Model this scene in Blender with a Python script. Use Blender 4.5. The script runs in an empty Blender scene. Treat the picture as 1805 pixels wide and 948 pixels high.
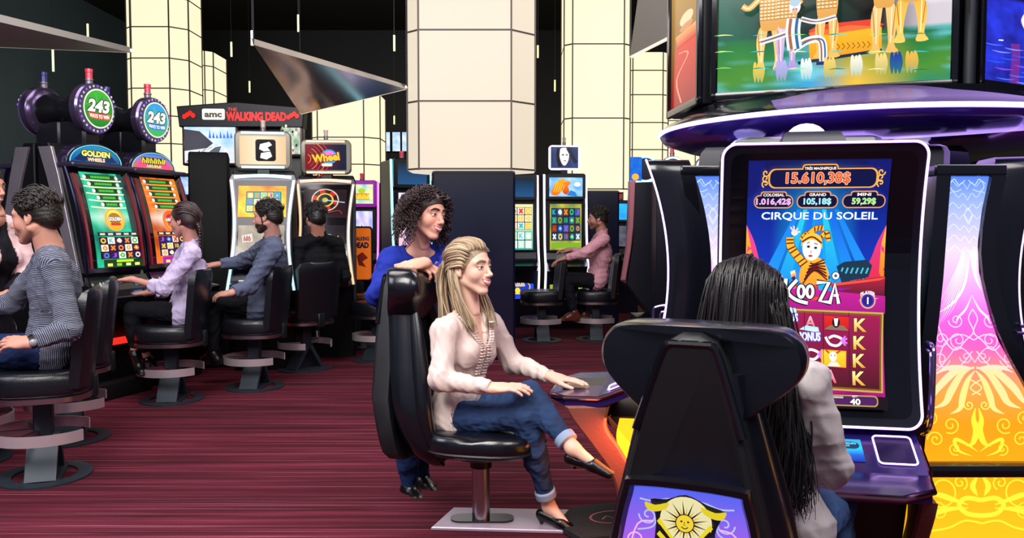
import bpy, math, random
import numpy as np
from mathutils import Vector, Matrix
from mathutils.geometry import tessellate_polygon

PI = math.pi
random.seed(7)
C = bpy.context.scene.collection
SC = bpy.context.scene

# ------------------------------------------------------------------ camera, world, lights, exposure
FPX, HC = 1500.0, 1.27
PITCH = math.atan(77 / 1500)
cam_d = bpy.data.cameras.new('camera')
cam_d.sensor_width = 36.0
cam_d.lens = 36.0 * FPX / 1805.0
cam_d.clip_end = 100
cam = bpy.data.objects.new('camera', cam_d)
cam.location = (0, 0, HC)
cam.rotation_euler = (PI / 2 - PITCH, 0, 0)
C.objects.link(cam)
SC.camera = cam
SC.view_settings.view_transform = 'Standard'
SC.view_settings.look = 'None'
SC.view_settings.exposure = 0.0
SC.view_settings.gamma = 1.0
SC.view_settings.use_curve_mapping = False
w = bpy.data.worlds.new('world')
SC.world = w
w.use_nodes = True
w.node_tree.nodes['Background'].inputs[0].default_value = (0.55, 0.6, 0.9, 1)
w.node_tree.nodes['Background'].inputs[1].default_value = 0.22


def area(name, loc, target, size, energy, col, size_y=None, spread=None):
    d = bpy.data.lights.new(name, 'AREA')
    d.energy = energy
    d.color = col
    d.size = size
    if size_y:
        d.shape = 'RECTANGLE'
        d.size_y = size_y
    if spread:
        d.spread = spread
    o = bpy.data.objects.new(name, d)
    o.location = loc
    o.rotation_euler = (Vector(target) - Vector(loc)).to_track_quat('-Z', 'Y').to_euler()
    C.objects.link(o)
    return o


area('overhead_fill', (-1.5, 0.6, 4.3), (0.2, 3.9, 0.8), 2.4, 295, (1.0, 0.96, 0.92))  # these overhead area lamps are added fill to brighten the people, not fixtures
area('overhead_fill', (-2.2, 5.0, 4.5), (-1.8, 5.6, 0), 2.5, 120, (1.0, 0.93, 0.92))
area('overhead_fill', (1.8, 6.5, 4.5), (1.0, 8.0, 0), 2.5, 110, (1.0, 0.9, 0.95))
area('overhead_fill', (3.2, 1.2, 3.6), (1.2, 2.2, 0.7), 1.2, 45, (0.9, 0.88, 1.0))
area('overhead_fill', (-4.0, 2.5, 3.0), (-2.4, 4.5, 0.8), 1.6, 65, (0.85, 0.8, 1.0))

area('overhead_fill', (1.2, 0.9, 3.4), (-0.1, 3.7, 0.9), 1.3, 60, (1.0, 0.93, 0.9))
area('panel_glow', (0.44, 3.30, 0.42), (0.05, 3.42, 0.05), 0.22, 2.2, (1.0, 0.22, 0.07))
area('canopy_light', (1.62, 3.4, 1.58), (1.3, 2.6, 0.4), 1.1, 9, (0.55, 0.35, 1.0))


def lin(c):
    return c / 12.92 if c <= 0.04045 else ((c + 0.055) / 1.055) ** 2.4


def hx(s):
    s = s.lstrip('#')
    return tuple(lin(int(s[i:i + 2], 16) / 255) for i in (0, 2, 4))


def W(px, py, Y):
    """the point at depth Y that the photograph shows at px, py"""
    u = (px - 902.5) / FPX
    v = (474 - py) / FPX
    c, s = math.cos(PITCH), math.sin(PITCH)
    t = Y / (c + v * s)
    return Vector((u * t, Y, HC + (-s + v * c) * t))


def G(px, py, Z=0.0):
    u = (px - 902.5) / FPX
    v = (474 - py) / FPX
    c, s = math.cos(PITCH), math.sin(PITCH)
    t = (Z - HC) / (-s + v * c)
    return Vector((u * t, t * (c + v * s), Z))


# ------------------------------------------------------------------ materials
MATS = {}


def mat(name, col, rough=0.5, metal=0.0, em=None, es=0.0, bump=0.0, bscale=60.0, coat=0.0, var=0.0, vscale=8.0, spec=None, stretch=None, sheen=0.0):
    if name in MATS:
        return MATS[name]
    m = bpy.data.materials.new(name)
    m.use_nodes = True
    nt = m.node_tree
    b = nt.nodes['Principled BSDF']
    if isinstance(col, str):
        col = hx(col)
    b.inputs['Base Color'].default_value = (*col, 1)
    b.inputs['Roughness'].default_value = rough
    b.inputs['Metallic'].default_value = metal
    if coat:
        b.inputs['Coat Weight'].default_value = coat
        b.inputs['Coat Roughness'].default_value = 0.12
    if sheen:
        b.inputs['Sheen Weight'].default_value = sheen
    if spec is not None:
        b.inputs['Specular IOR Level'].default_value = spec
    if em is not None:
        if isinstance(em, str):
            em = hx(em)
        b.inputs['Emission Color'].default_value = (*em, 1)
        b.inputs['Emission Strength'].default_value = es
    if bump or var:
        tc = nt.nodes.new('ShaderNodeTexCoord')
        vec = tc.outputs['Object']
        if stretch:
            mp = nt.nodes.new('ShaderNodeMapping')
            mp.inputs['Scale'].default_value = stretch
            nt.links.new(vec, mp.inputs['Vector'])
            vec = mp.outputs['Vector']
    if bump:
        n = nt.nodes.new('ShaderNodeTexNoise')
        n.inputs['Scale'].default_value = bscale
        n.inputs['Detail'].default_value = 3
        nt.links.new(vec, n.inputs['Vector'])
        bp = nt.nodes.new('ShaderNodeBump')
        bp.inputs['Strength'].default_value = bump
        bp.inputs['Distance'].default_value = 0.01
        nt.links.new(n.outputs['Fac'], bp.inputs['Height'])
        nt.links.new(bp.outputs['Normal'], b.inputs['Normal'])
    if var:
        n = nt.nodes.new('ShaderNodeTexNoise')
        n.inputs['Scale'].default_value = vscale
        n.inputs['Detail'].default_value = 4
        nt.links.new(vec, n.inputs['Vector'])
        r = nt.nodes.new('ShaderNodeMapRange')
        r.inputs['From Min'].default_value = 0.3
        r.inputs['From Max'].default_value = 0.7
        r.inputs['To Min'].default_value = 1 - var
        r.inputs['To Max'].default_value = 1 + var
        nt.links.new(n.outputs['Fac'], r.inputs['Value'])
        mx = nt.nodes.new('ShaderNodeVectorMath')
        mx.operation = 'SCALE'
        mx.inputs[0].default_value = col
        nt.links.new(r.outputs['Result'], mx.inputs['Scale'])
        nt.links.new(mx.outputs['Vector'], b.inputs['Base Color'])
    MATS[name] = m
    return m


def vmat(name, rough=0.5, es=0.0, bump=0.0, bscale=80.0, spec=0.5, streak=None, sss=0.0, coat=0.0, stripes=None):
    """material that takes its colour from the mesh's own colour attribute"""
    if name in MATS:
        return MATS[name]
    m = bpy.data.materials.new(name)
    m.use_nodes = True
    nt = m.node_tree
    b = nt.nodes['Principled BSDF']
    a = nt.nodes.new('ShaderNodeAttribute')
    a.attribute_name = 'Col'
    b.inputs['Roughness'].default_value = rough
    b.inputs['Specular IOR Level'].default_value = spec
    if coat:
        b.inputs['Coat Weight'].default_value = coat
    if es:
        b.inputs['Specular IOR Level'].default_value = .22
        b.inputs['Base Color'].default_value = (0.004, 0.004, 0.005, 1)
        nt.links.new(a.outputs['Color'], b.inputs['Emission Color'])
        b.inputs['Emission Strength'].default_value = es
    else:
        nt.links.new(a.outputs['Color'], b.inputs['Base Color'])
    if sss:
        b.inputs['Subsurface Weight'].default_value = sss
        b.inputs['Subsurface Radius'].default_value = (0.02, 0.008, 0.004)
        b.inputs['Subsurface Scale'].default_value = 0.4
    if bump:
        tc = nt.nodes.new('ShaderNodeTexCoord')
        vec = tc.outputs['Object']
        if streak:
            mp = nt.nodes.new('ShaderNodeMapping')
            mp.inputs['Scale'].default_value = streak
            nt.links.new(vec, mp.inputs['Vector'])
            vec = mp.outputs['Vector']
        n = nt.nodes.new('ShaderNodeTexNoise')
        n.inputs['Scale'].default_value = bscale
        n.inputs['Detail'].default_value = 3
        nt.links.new(vec, n.inputs['Vector'])
        bp = nt.nodes.new('ShaderNodeBump')
        bp.inputs['Strength'].default_value = bump
        bp.inputs['Distance'].default_value = 0.006
        nt.links.new(n.outputs['Fac'], bp.inputs['Height'])
        nt.links.new(bp.outputs['Normal'], b.inputs['Normal'])
    if stripes:
        # stripes = (period in metres, dark colour): bands running round the sleeve or trunk
        at = nt.nodes.new('ShaderNodeAttribute')
        at.attribute_name = 'along'
        mu = nt.nodes.new('ShaderNodeMath')
        mu.operation = 'MULTIPLY'
        mu.inputs[1].default_value = 2 * PI / stripes[0]
        nt.links.new(at.outputs['Fac'], mu.inputs[0])
        si = nt.nodes.new('ShaderNodeMath')
        si.operation = 'SINE'
        nt.links.new(mu.outputs[0], si.inputs[0])
        gt = nt.nodes.new('ShaderNodeMath')
        gt.operation = 'GREATER_THAN'
        gt.inputs[1].default_value = -0.1
        nt.links.new(si.outputs[0], gt.inputs[0])
        mx = nt.nodes.new('ShaderNodeMixRGB')
        nt.links.new(gt.outputs[0], mx.inputs['Fac'])
        mx.inputs['Color2'].default_value = (*hx(stripes[1]), 1)
        nt.links.new(a.outputs['Color'], mx.inputs['Color1'])
        nt.links.new(mx.outputs[0], b.inputs['Base Color'])
    MATS[name] = m
    return m


black = mat('black_plastic', '#0c0e14', 0.42, bump=0.05, bscale=300)
black_gloss = mat('black_gloss', '#0a0b12', 0.16, coat=0.4)
navy = mat('navy_panel', '#12142c', 0.3, coat=0.3, var=0.15)
dark_metal = mat('dark_metal', '#22262c', 0.45, 0.6, bump=0.05, bscale=200)
slate = mat('slate_steel', '#2c353e', 0.5, 0.3, var=0.12)
chrome = mat('chrome', '#d8cfc8', 0.18, 1.0)
steel = mat('brushed_steel', '#b9aeb4', 0.28, 1.0, bump=0.05, bscale=400, stretch=(1, 1, 0.05))
silver = mat('silver_paint', '#8d8790', 0.35, 0.6, var=0.06)
leather = mat('black_leather', '#0d1018', 0.36, bump=0.12, bscale=130, coat=0.15)
leather_blue = mat('black_leather_shiny', '#0c0f17', 0.26, bump=0.025, bscale=160, coat=0.35)
art = vmat('screen_art', 0.2, 0.95)
art_hot = vmat('screen_art_bright', 0.2, 1.25)
vpaint = vmat('printed_panel', 0.4)
neon = mat('neon_violet', '#ffffff', 0.4, em='#c78cff', es=1.9)
neon_ring = mat('ring_light', '#ffffff', 0.4, em='#c3a4ff', es=2.8)
cyan_glow = mat('cyan_glow', '#ffffff', 0.4, em='#7ff2ff', es=1.5)


# ------------------------------------------------------------------ objects
def link(o, parent=None):
    C.objects.link(o)
    if parent is not None:
        o.parent = parent
    return o


def empty(name, loc, rz=0.0, label=None, cat=None, group=None):
    o = bpy.data.objects.new(name, None)
    o.empty_display_size = 0.1
    o.location = loc
    o.rotation_euler = (0, 0, rz)
    C.objects.link(o)
    tag(o, label, cat, group)
    return o


def tag(o, label=None, cat=None, group=None, kind=None):
    if label:
        o['label'] = label
    if cat:
        o['category'] = cat
    if group:
        o['group'] = group
    if kind:
        o['kind'] = kind
    return o


def copy_tree(o, parent=None):
    c = o.copy()
    C.objects.link(c)
    if parent is not None:
        c.parent = parent
    for ch in list(o.children):
        copy_tree(ch, c)
    return c


class MB:
    def __init__(s):
        s.v = []
        s.f = []
        s.c = None

    def add(s, vs, fs):
        b = len(s.v)
        s.v += [tuple(map(float, p)) for p in vs]
        s.f += [tuple(i + b for i in f) for f in fs]
        return s

    def box(s, c, d, rz=0, rx=0, ry=0, bev=0.0):
        """box of size d about c; bev chamfers its edges"""
        hxx, hy, hz = d[0] / 2, d[1] / 2, d[2] / 2
        M = Matrix.Rotation(rz, 3, 'Z') @ Matrix.Rotation(ry, 3, 'Y') @ Matrix.Rotation(rx, 3, 'X')
        b = min(bev, hxx * .95, hy * .95, hz * .95)
        if b <= 0:
            pts = [(x, y, z) for z in (-hz, hz) for x, y in ((-hxx, -hy), (hxx, -hy), (hxx, hy), (-hxx, hy))]
            fs = [(3, 2, 1, 0), (4, 5, 6, 7)] + [(i, (i + 1) % 4, 4 + (i + 1) % 4, 4 + i) for i in range(4)]
        else:
            def ring(z, off, cut):
                a, bb = hxx - off, hy - off
                return [(-a + cut, -bb, z), (a - cut, -bb, z), (a, -bb + cut, z), (a, bb - cut, z),
                        (a - cut, bb, z), (-a + cut, bb, z), (-a, bb - cut, z), (-a, -bb + cut, z)]
            pts = ring(-hz, b, b * .6) + ring(-hz + b * .3, b * .3, b) + ring(-hz + b, 0, b) + ring(hz - b, 0, b) + ring(hz - b * .3, b * .3, b) + ring(hz, b, b * .6)
            fs = [tuple(range(7, -1, -1)), tuple(range(40, 48))]
            for r in range(5):
                for i in range(8):
                    j = (i + 1) % 8
                    fs.append((r * 8 + i, r * 8 + j, r * 8 + 8 + j, r * 8 + 8 + i))
        cv = Vector(c)
        s.add([M @ Vector(p) + cv for p in pts], fs)
        return s

    def tube(s, path, r, n=10, cap=True, closed=False, flat=None):
        P = [Vector(p) for p in path]
        m = len(P)
        rs = r if hasattr(r, '__len__') else [r] * m
        vs = []
        up = None
        for i in range(m):
            if closed:
                t = P[(i + 1) % m] - P[i - 1]
            else:
                t = P[min(i + 1, m - 1)] - P[max(i - 1, 0)]
            t = t.normalized() if t.length > 1e-9 else Vector((0, 0, 1))
            if up is None:
                up = Vector((0, 0, 1)) if abs(t.z) < .9 else Vector((1, 0, 0))
            a = t.cross(up)
            if a.length < 1e-6:
                a = t.orthogonal()
            a.normalize()
            b = a.cross(t).normalized()
            up = b
            fl = flat or 1.0
            for k in range(n):
                an = 2 * PI * k / n
                vs.append(P[i] + (a * math.cos(an) + b * math.sin(an) * fl) * rs[i])
        fs = []
        for i in range(m if closed else m - 1):
            for k in range(n):
                k2 = (k + 1) % n
                i2 = (i + 1) % m
                fs.append((i * n + k, i * n + k2, i2 * n + k2, i2 * n + k))
        if cap and not closed:
            fs.append(tuple(range(n - 1, -1, -1)))
            fs.append(tuple((m - 1) * n + k for k in range(n)))
        s.add(vs, [tuple(reversed(f)) for f in fs])
        return s

    def cyl(s, a, b, r, r2=None, n=20):
        return s.tube([a, b], [r, r if r2 is None else r2], n)

    def lathe(s, prof, c=(0, 0, 0), n=32, axis='Z', a0=0, a1=2 * PI):
        full = abs(a1 - a0 - 2 * PI) < 1e-6
        m = n if full else n + 1
        vs = []
        for i in range(m):
            a = a0 + (a1 - a0) * i / n
            for r, z in prof:
                p = (r * math.cos(a), r * math.sin(a), z)
                if axis == 'Y':
                    p = (r * math.cos(a), z, r * math.sin(a))
                elif axis == 'X':
                    p = (z, r * math.cos(a), r * math.sin(a))
                vs.append((p[0] + c[0], p[1] + c[1], p[2] + c[2]))
        k = len(prof)
        fs = []
        for i in range(n):
            j = (i + 1) % m
            for q in range(k - 1):
                f = (i * k + q, j * k + q, j * k + q + 1, i * k + q + 1)
                fs.append(f if axis != 'Y' else tuple(reversed(f)))
        s.add(vs, fs)
        return s

    def prism(s, poly, a, b, plane='XZ', bev=0.0):
        """extrude a 2D outline from a to b along the axis normal to the plane"""
        def P(x, y, t):
            return {'XZ': (x, t, y), 'XY': (x, y, t), 'YZ': (t, x, y)}[plane]
        n = len(poly)
        ar = sum(poly[i][0] * poly[(i + 1) % n][1] - poly[(i + 1) % n][0] * poly[i][1] for i in range(n))
        if ar < 0:
            poly = list(reversed(poly))

        def inset(d):
            out = []
            for i in range(n):
                p0, p1, p2 = Vector(poly[i - 1]), Vector(poly[i]), Vector(poly[(i + 1) % n])
                e1 = (p1 - p0).normalized()
                e2 = (p2 - p1).normalized()
                nn = Vector((-e1.y - e2.y, e1.x + e2.x))
                if nn.length < 1e-6:
                    nn = Vector((-e1.y, e1.x))
                nn.normalize()
                cs = max(.5, nn.dot(Vector((-e1.y, e1.x))))
                out.append(tuple(p1 + nn * d / cs))
            return out
        lo, hi = min(a, b), max(a, b)
        if bev:
            rings = [(inset(bev), lo), (poly, lo + bev), (poly, hi - bev), (inset(bev), hi)]
        else:
            rings = [(poly, lo), (poly, hi)]
        vs = []
        for pl, t in rings:
            vs += [P(x, y, t) for x, y in pl]
        fs = [tuple(range(n - 1, -1, -1)), tuple((len(rings) - 1) * n + i for i in range(n))]
        for r in range(len(rings) - 1):
            for i in range(n):
                j = (i + 1) % n
                fs.append((r * n + i, r * n + j, r * n + n + j, r * n + n + i))
        if plane == 'XZ':
            fs = [tuple(reversed(f)) for f in fs]
        s.add(vs, fs)
        return s

    def slab(s, rows, close=True):
        """loft of closed rings with equal point counts"""
        n = len(rows[0])
        vs = [p for r in rows for p in r]
        fs = []
        for r in range(len(rows) - 1):
            for i in range(n):
                j = (i + 1) % n
                fs.append((r * n + i, r * n + j, r * n + n + j, r * n + n + i))
        if close:
            fs.append(tuple(range(n - 1, -1, -1)))
            fs.append(tuple((len(rows) - 1) * n + i for i in range(n)))
        s.add(vs, fs)
        return s

    def mv(s, M):
        s.v = [tuple(M @ Vector(p)) for p in s.v]
        return s

    def build(s, name, m, parent=None, smooth=35, loc=None, rot=None, label=None):
        me = bpy.data.meshes.new(name)
        me.from_pydata(s.v, [], s.f)
        me.materials.append(m)
        if smooth:
            me.shade_smooth()
            try:
                me.set_sharp_from_angle(angle=math.radians(smooth))
            except Exception:
                pass
        o = bpy.data.objects.new(name, me)
        if loc is not None:
            o.location = loc
        if rot is not None:
            o.rotation_euler = rot
        if label:
            o['label'] = label
        return link(o, parent)


def arc(cx, cy, r, a0, a1, n=12, ry=None):
    ry = ry or r
    return [(cx + r * math.cos(math.radians(a0 + (a1 - a0) * i / n)), cy + ry * math.sin(math.radians(a0 + (a1 - a0) * i / n))) for i in range(n + 1)]


def rrect(x0, y0, x1, y1, r, n=5):
    return arc(x1 - r, y1 - r, r, 0, 90, n) + arc(x0 + r, y1 - r, r, 90, 180, n) + arc(x0 + r, y0 + r, r, 180, 270, n) + arc(x1 - r, y0 + r, r, 270, 360, n)


def cr(pts, n=6, closed=False):
    """Catmull-Rom through pts"""
    P = [np.array(p, float) for p in pts]
    out = []
    m = len(P)
    for i in range(m if closed else m - 1):
        p0 = P[i - 1] if (i > 0 or closed) else P[0]
        p1 = P[i]
        p2 = P[(i + 1) % m]
        p3 = P[(i + 2) % m] if (closed or i + 2 < m) else P[-1]
        for k in range(n):
            t = k / n
            out.append(tuple(.5 * ((2 * p1) + (-p0 + p2) * t + (2 * p0 - 5 * p1 + 4 * p2 - p3) * t * t + (-p0 + 3 * p1 - 3 * p2 + p3) * t ** 3)))
    if not closed:
        out.append(tuple(P[-1]))
    return out


# ------------------------------------------------------------------ drawings: lettering and pictures on screens and signs
_TXT = {}


def glyphs(txt, bold=0.0):
    k = (txt, bold)
    if k not in _TXT:
        cu = bpy.data.curves.new('t', 'FONT')
        cu.body = txt
        cu.offset = bold
        cu.resolution_u = 3
        o = bpy.data.objects.new('t', cu)
        C.objects.link(o)
        dg = bpy.context.evaluated_depsgraph_get()
        me = bpy.data.meshes.new_from_object(o.evaluated_get(dg))
        vs = [(v.co.x, v.co.y) for v in me.vertices]
        fs = [tuple(p.vertices) for p in me.polygons]
        bpy.data.objects.remove(o)
        bpy.data.curves.remove(cu)
        bpy.data.meshes.remove(me)
        xs = [p[0] for p in vs]
        ys = [p[1] for p in vs]
        x0, x1, y0, y1 = min(xs), max(xs), min(ys), max(ys)
        vs = [((x - x0) / (x1 - x0), (y - y0) / (y1 - y0)) for x, y in vs]
        _TXT[k] = (vs, fs, (x1 - x0) / (y1 - y0))
    return _TXT[k]


class Canvas:
    """picture space: x0..x1 across, y0 (top)..y1 (bottom), laid on a w by h panel whose lower edge is at z=zb, facing -Y"""

    def __init__(s, x0, y0, x1, y1, w, h, zb=0.0, xc=0.0, fn=None, step=0.0003, maxe=None):
        s.x0, s.y0, s.x1, s.y1, s.w, s.h, s.zb, s.xc = x0, y0, x1, y1, w, h, zb, xc
        s.fn, s.step, s.maxe = fn, step, maxe
        s.v, s.f, s.c = [], [], []
        s.l = 0

    def P(s, x, y, l=None):
        X = ((x - s.x0) / (s.x1 - s.x0) - .5) * s.w + s.xc
        Z = (s.y1 - y) / (s.y1 - s.y0) * s.h + s.zb
        q = (X, -(s.l if l is None else l), Z)
        return s.fn(*q) if s.fn else q

    def col(s, c):
        return hx(c) if isinstance(c, str) else c

    def tris(s, pts, fs, cols):
        b = len(s.v)
        s.v += [s.P(*p) for p in pts]
        s.c += cols
        s.f += [tuple(i + b for i in f) for f in fs]

    def bg(s, cf, nx=24, ny=24, rect=None, clip=None):
        x0, y0, x1, y1 = rect or (s.x0, s.y0, s.x1, s.y1)
        pts, cols = [], []
        for j in range(ny + 1):
            for i in range(nx + 1):
                x = x0 + (x1 - x0) * i / nx
                y = y0 + (y1 - y0) * j / ny
                if clip:
                    a, b = clip(y)
                    x = a + (b - a) * i / nx
                pts.append((x, y))
                cols.append(s.col(cf((x - x0) / (x1 - x0), (y - y0) / (y1 - y0))))
        fs = [(j * (nx + 1) + i, (j + 1) * (nx + 1) + i, (j + 1) * (nx + 1) + i + 1, j * (nx + 1) + i + 1) for j in range(ny) for i in range(nx)]
        s.tris(pts, fs, cols)
        s.l += s.step
        return s

    def poly(s, pts, c, c2=None):
        c = s.col(c)
        pts = [tuple(p) for p in pts]
        if c2 is not None:
            c2 = s.col(c2)
            ys = [p[1] for p in pts]
            lo, hi = min(ys), max(ys)
            cols = [tuple(a + (b - a) * (p[1] - lo) / max(hi - lo, 1e-6) for a, b in zip(c, c2)) for p in pts]
        else:
            cols = [c] * len(pts)
        if s.maxe:
            tr = tessellate_polygon([[Vector((x, y, 0)) for x, y in pts]])
            P, Cc, T = list(pts), list(cols), [tuple(t) for t in tr]
            out = []
            while T:
                t = T.pop()
                es = [(math.dist(P[t[a]], P[t[b]]), a, b) for a, b in ((0, 1), (1, 2), (2, 0))]
                L, a, b = max(es)
                if L > s.maxe:
                    k = 3 - a - b
                    P.append(tuple((P[t[a]][q] + P[t[b]][q]) / 2 for q in (0, 1)))
                    Cc.append(tuple((Cc[t[a]][q] + Cc[t[b]][q]) / 2 for q in (0, 1, 2)))
                    T += [(t[a], len(P) - 1, t[k]), (t[b], len(P) - 1, t[k])]
                else:
                    out.append(t)
            s.tris(P, out, Cc)
        else:
            s.tris(pts, [tuple(range(len(pts)))], cols)
        s.l += s.step
        return s

    def stroke(s, pts, wd, c, smooth=0, closed=False, taper=False, c2=None):
        if smooth:
            pts = cr(pts, smooth, closed)
        P = [np.array(p, float)[:2] for p in pts]
        m = len(P)
        L, R, cols = [], [], []
        c = s.col(c)
        c2 = s.col(c2) if c2 else c
        for i in range(m):
            t = (P[(i + 1) % m] - P[i - 1]) if closed else (P[min(i + 1, m - 1)] - P[max(i - 1, 0)])
            ln = np.hypot(*t) or 1
            nn = np.array([-t[1], t[0]]) / ln
            ww = wd / 2 * (math.sin(PI * min(.97, max(.06, i / max(m - 1, 1)))) if taper else 1)
            L.append(tuple(P[i] + nn * ww))
            R.append(tuple(P[i] - nn * ww))
            f = i / max(m - 1, 1)
            cols.append(tuple(a + (b - a) * f for a, b in zip(c, c2)))
        pts2 = L + R
        fs = [(i, (i + 1) % m, m + (i + 1) % m, m + i) for i in range(m if closed else m - 1)]
        s.tris(pts2, fs, cols + cols)
        s.l += s.step * .35
        return s

    def ell(s, cx, cy, rx, ry, c, n=22, c2=None):
        return s.poly(arc(cx, cy, rx, 0, 360 * (n - 1) / n, n - 1, ry), c, c2)

    def rr(s, x0, y0, x1, y1, r, c, c2=None):
        return s.poly(rrect(x0, y0, x1, y1, r), c, c2)

    def fr(s, x0, y0, x1, y1, r, wd, c):
        return s.stroke(rrect(x0, y0, x1, y1, r), wd, c, closed=True)

    def text(s, t, cx, cy, h, c, wd=None, bold=0.02, out=None, ow=1.0, c2=None, shear=0, rot=0, arcr=None):
        vs, fs, asp = glyphs(t, bold)
        wd = wd or asp * h
        c = s.col(c)
        c2 = s.col(c2) if c2 else c
        ca, sa = math.cos(rot), math.sin(rot)

        def pos(u, v, dx=0, dy=0):
            x, y = (u - .5) * wd + shear * (v - .5) * h + dx, (.5 - v) * h + dy
            if arcr:
                y += (x * x) / (2 * arcr)
            return (cx + x * ca - y * sa, cy + x * sa + y * ca)
        if out:
            oc = s.col(out)
            for k in range(8):
                a = k * PI / 4
                s.tris([pos(u, v, math.cos(a) * ow, math.sin(a) * ow) for u, v in vs], fs, [oc] * len(vs))
            s.l += s.step
        s.tris([pos(u, v) for u, v in vs], fs, [tuple(q + (r - q) * (1 - v) for q, r in zip(c, c2)) for u, v in vs])
        s.l += s.step
        return s

    def scrawl(s, t, cx, cy, h, c, wd, bold=0, out=None, ow=0, **k):
        """lettering too small to read: a row of short marks"""
        n = max(3, int(wd / (h * .62)))
        if out:
            s.stroke([(cx - wd / 2, cy), (cx + wd / 2, cy)], h + 2 * ow, out)
        for i in range(n):
            x = cx - wd / 2 + (i + .5) * wd / n
            q = wd / n * .32
            s.stroke([(x - q, cy + h / 2), (x - q * .5, cy - h / 2), (x + q, cy - h * (.3 if i % 2 else -.1)), (x + q * .4, cy + h / 2)], h * .2, c)
        return s

    def build(s, name, m, parent=None, loc=None, rot=None, label=None, back=0.0):
        me = bpy.data.meshes.new(name)
        v, f, c = list(s.v), list(s.f), list(s.c)
        if back:   # body of the panel behind the picture, so that it has thickness
            b = len(v)
            for yy in (0.0, back):
                for X, Z in ((-s.w / 2, s.zb), (s.w / 2, s.zb), (s.w / 2, s.zb + s.h), (-s.w / 2, s.zb + s.h)):
                    q = (X + s.xc, yy + 1e-4, Z)
                    v.append(s.fn(*q) if s.fn else q)
                    c.append((0, 0, 0))
            f += [(b + 4, b + 5, b + 6, b + 7), (b, b + 1, b + 5, b + 4), (b + 1, b + 2, b + 6, b + 5), (b + 2, b + 3, b + 7, b + 6), (b + 3, b, b + 4, b + 7)]
        me.from_pydata(v, [], f)
        at = me.color_attributes.new('Col', 'FLOAT_COLOR', 'POINT')
        at.data.foreach_set('color', np.array([(*k, 1.0) for k in c], np.float32).ravel())
        me.materials.append(m)
        o = bpy.data.objects.new(name, me)
        if loc is not None:
            o.location = loc
        if rot is not None:
            o.rotation_euler = rot
        if label:
            o['label'] = label
        return link(o, parent)


def mix(a, b, t):
    a = hx(a) if isinstance(a, str) else a
    b = hx(b) if isinstance(b, str) else b
    t = min(1, max(0, t))
    return tuple(x + (y - x) * t for x, y in zip(a, b))


def ramp(stops, t):
    for i in range(len(stops) - 1):
        if t <= stops[i + 1][0]:
            return mix(stops[i][1], stops[i + 1][1], (t - stops[i][0]) / (stops[i + 1][0] - stops[i][0]))
    return mix(stops[-1][1], stops[-1][1], 0)


def nz(x, y, sd=0.0):
    """smooth value between 0 and 1"""
    v = 0
    for i, (a, b, p) in enumerate(((3.1, 1.7, .3), (-2.3, 4.1, 1.9), (6.3, -5.2, 2.2), (9.7, 8.3, 4.0), (-15.1, 11.3, .7))):
        v += math.sin(a * x + b * y + p + sd * (i + 1) + 1.3 * math.sin(b * x * .7 - a * y * .6 + sd)) / (1.2 + i * .5)
    return min(1, max(0, .5 + v * .22))
# ------------------------------------------------------------------ the room
def structure(o, name=None):
    o['kind'] = 'structure'
    return o


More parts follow.
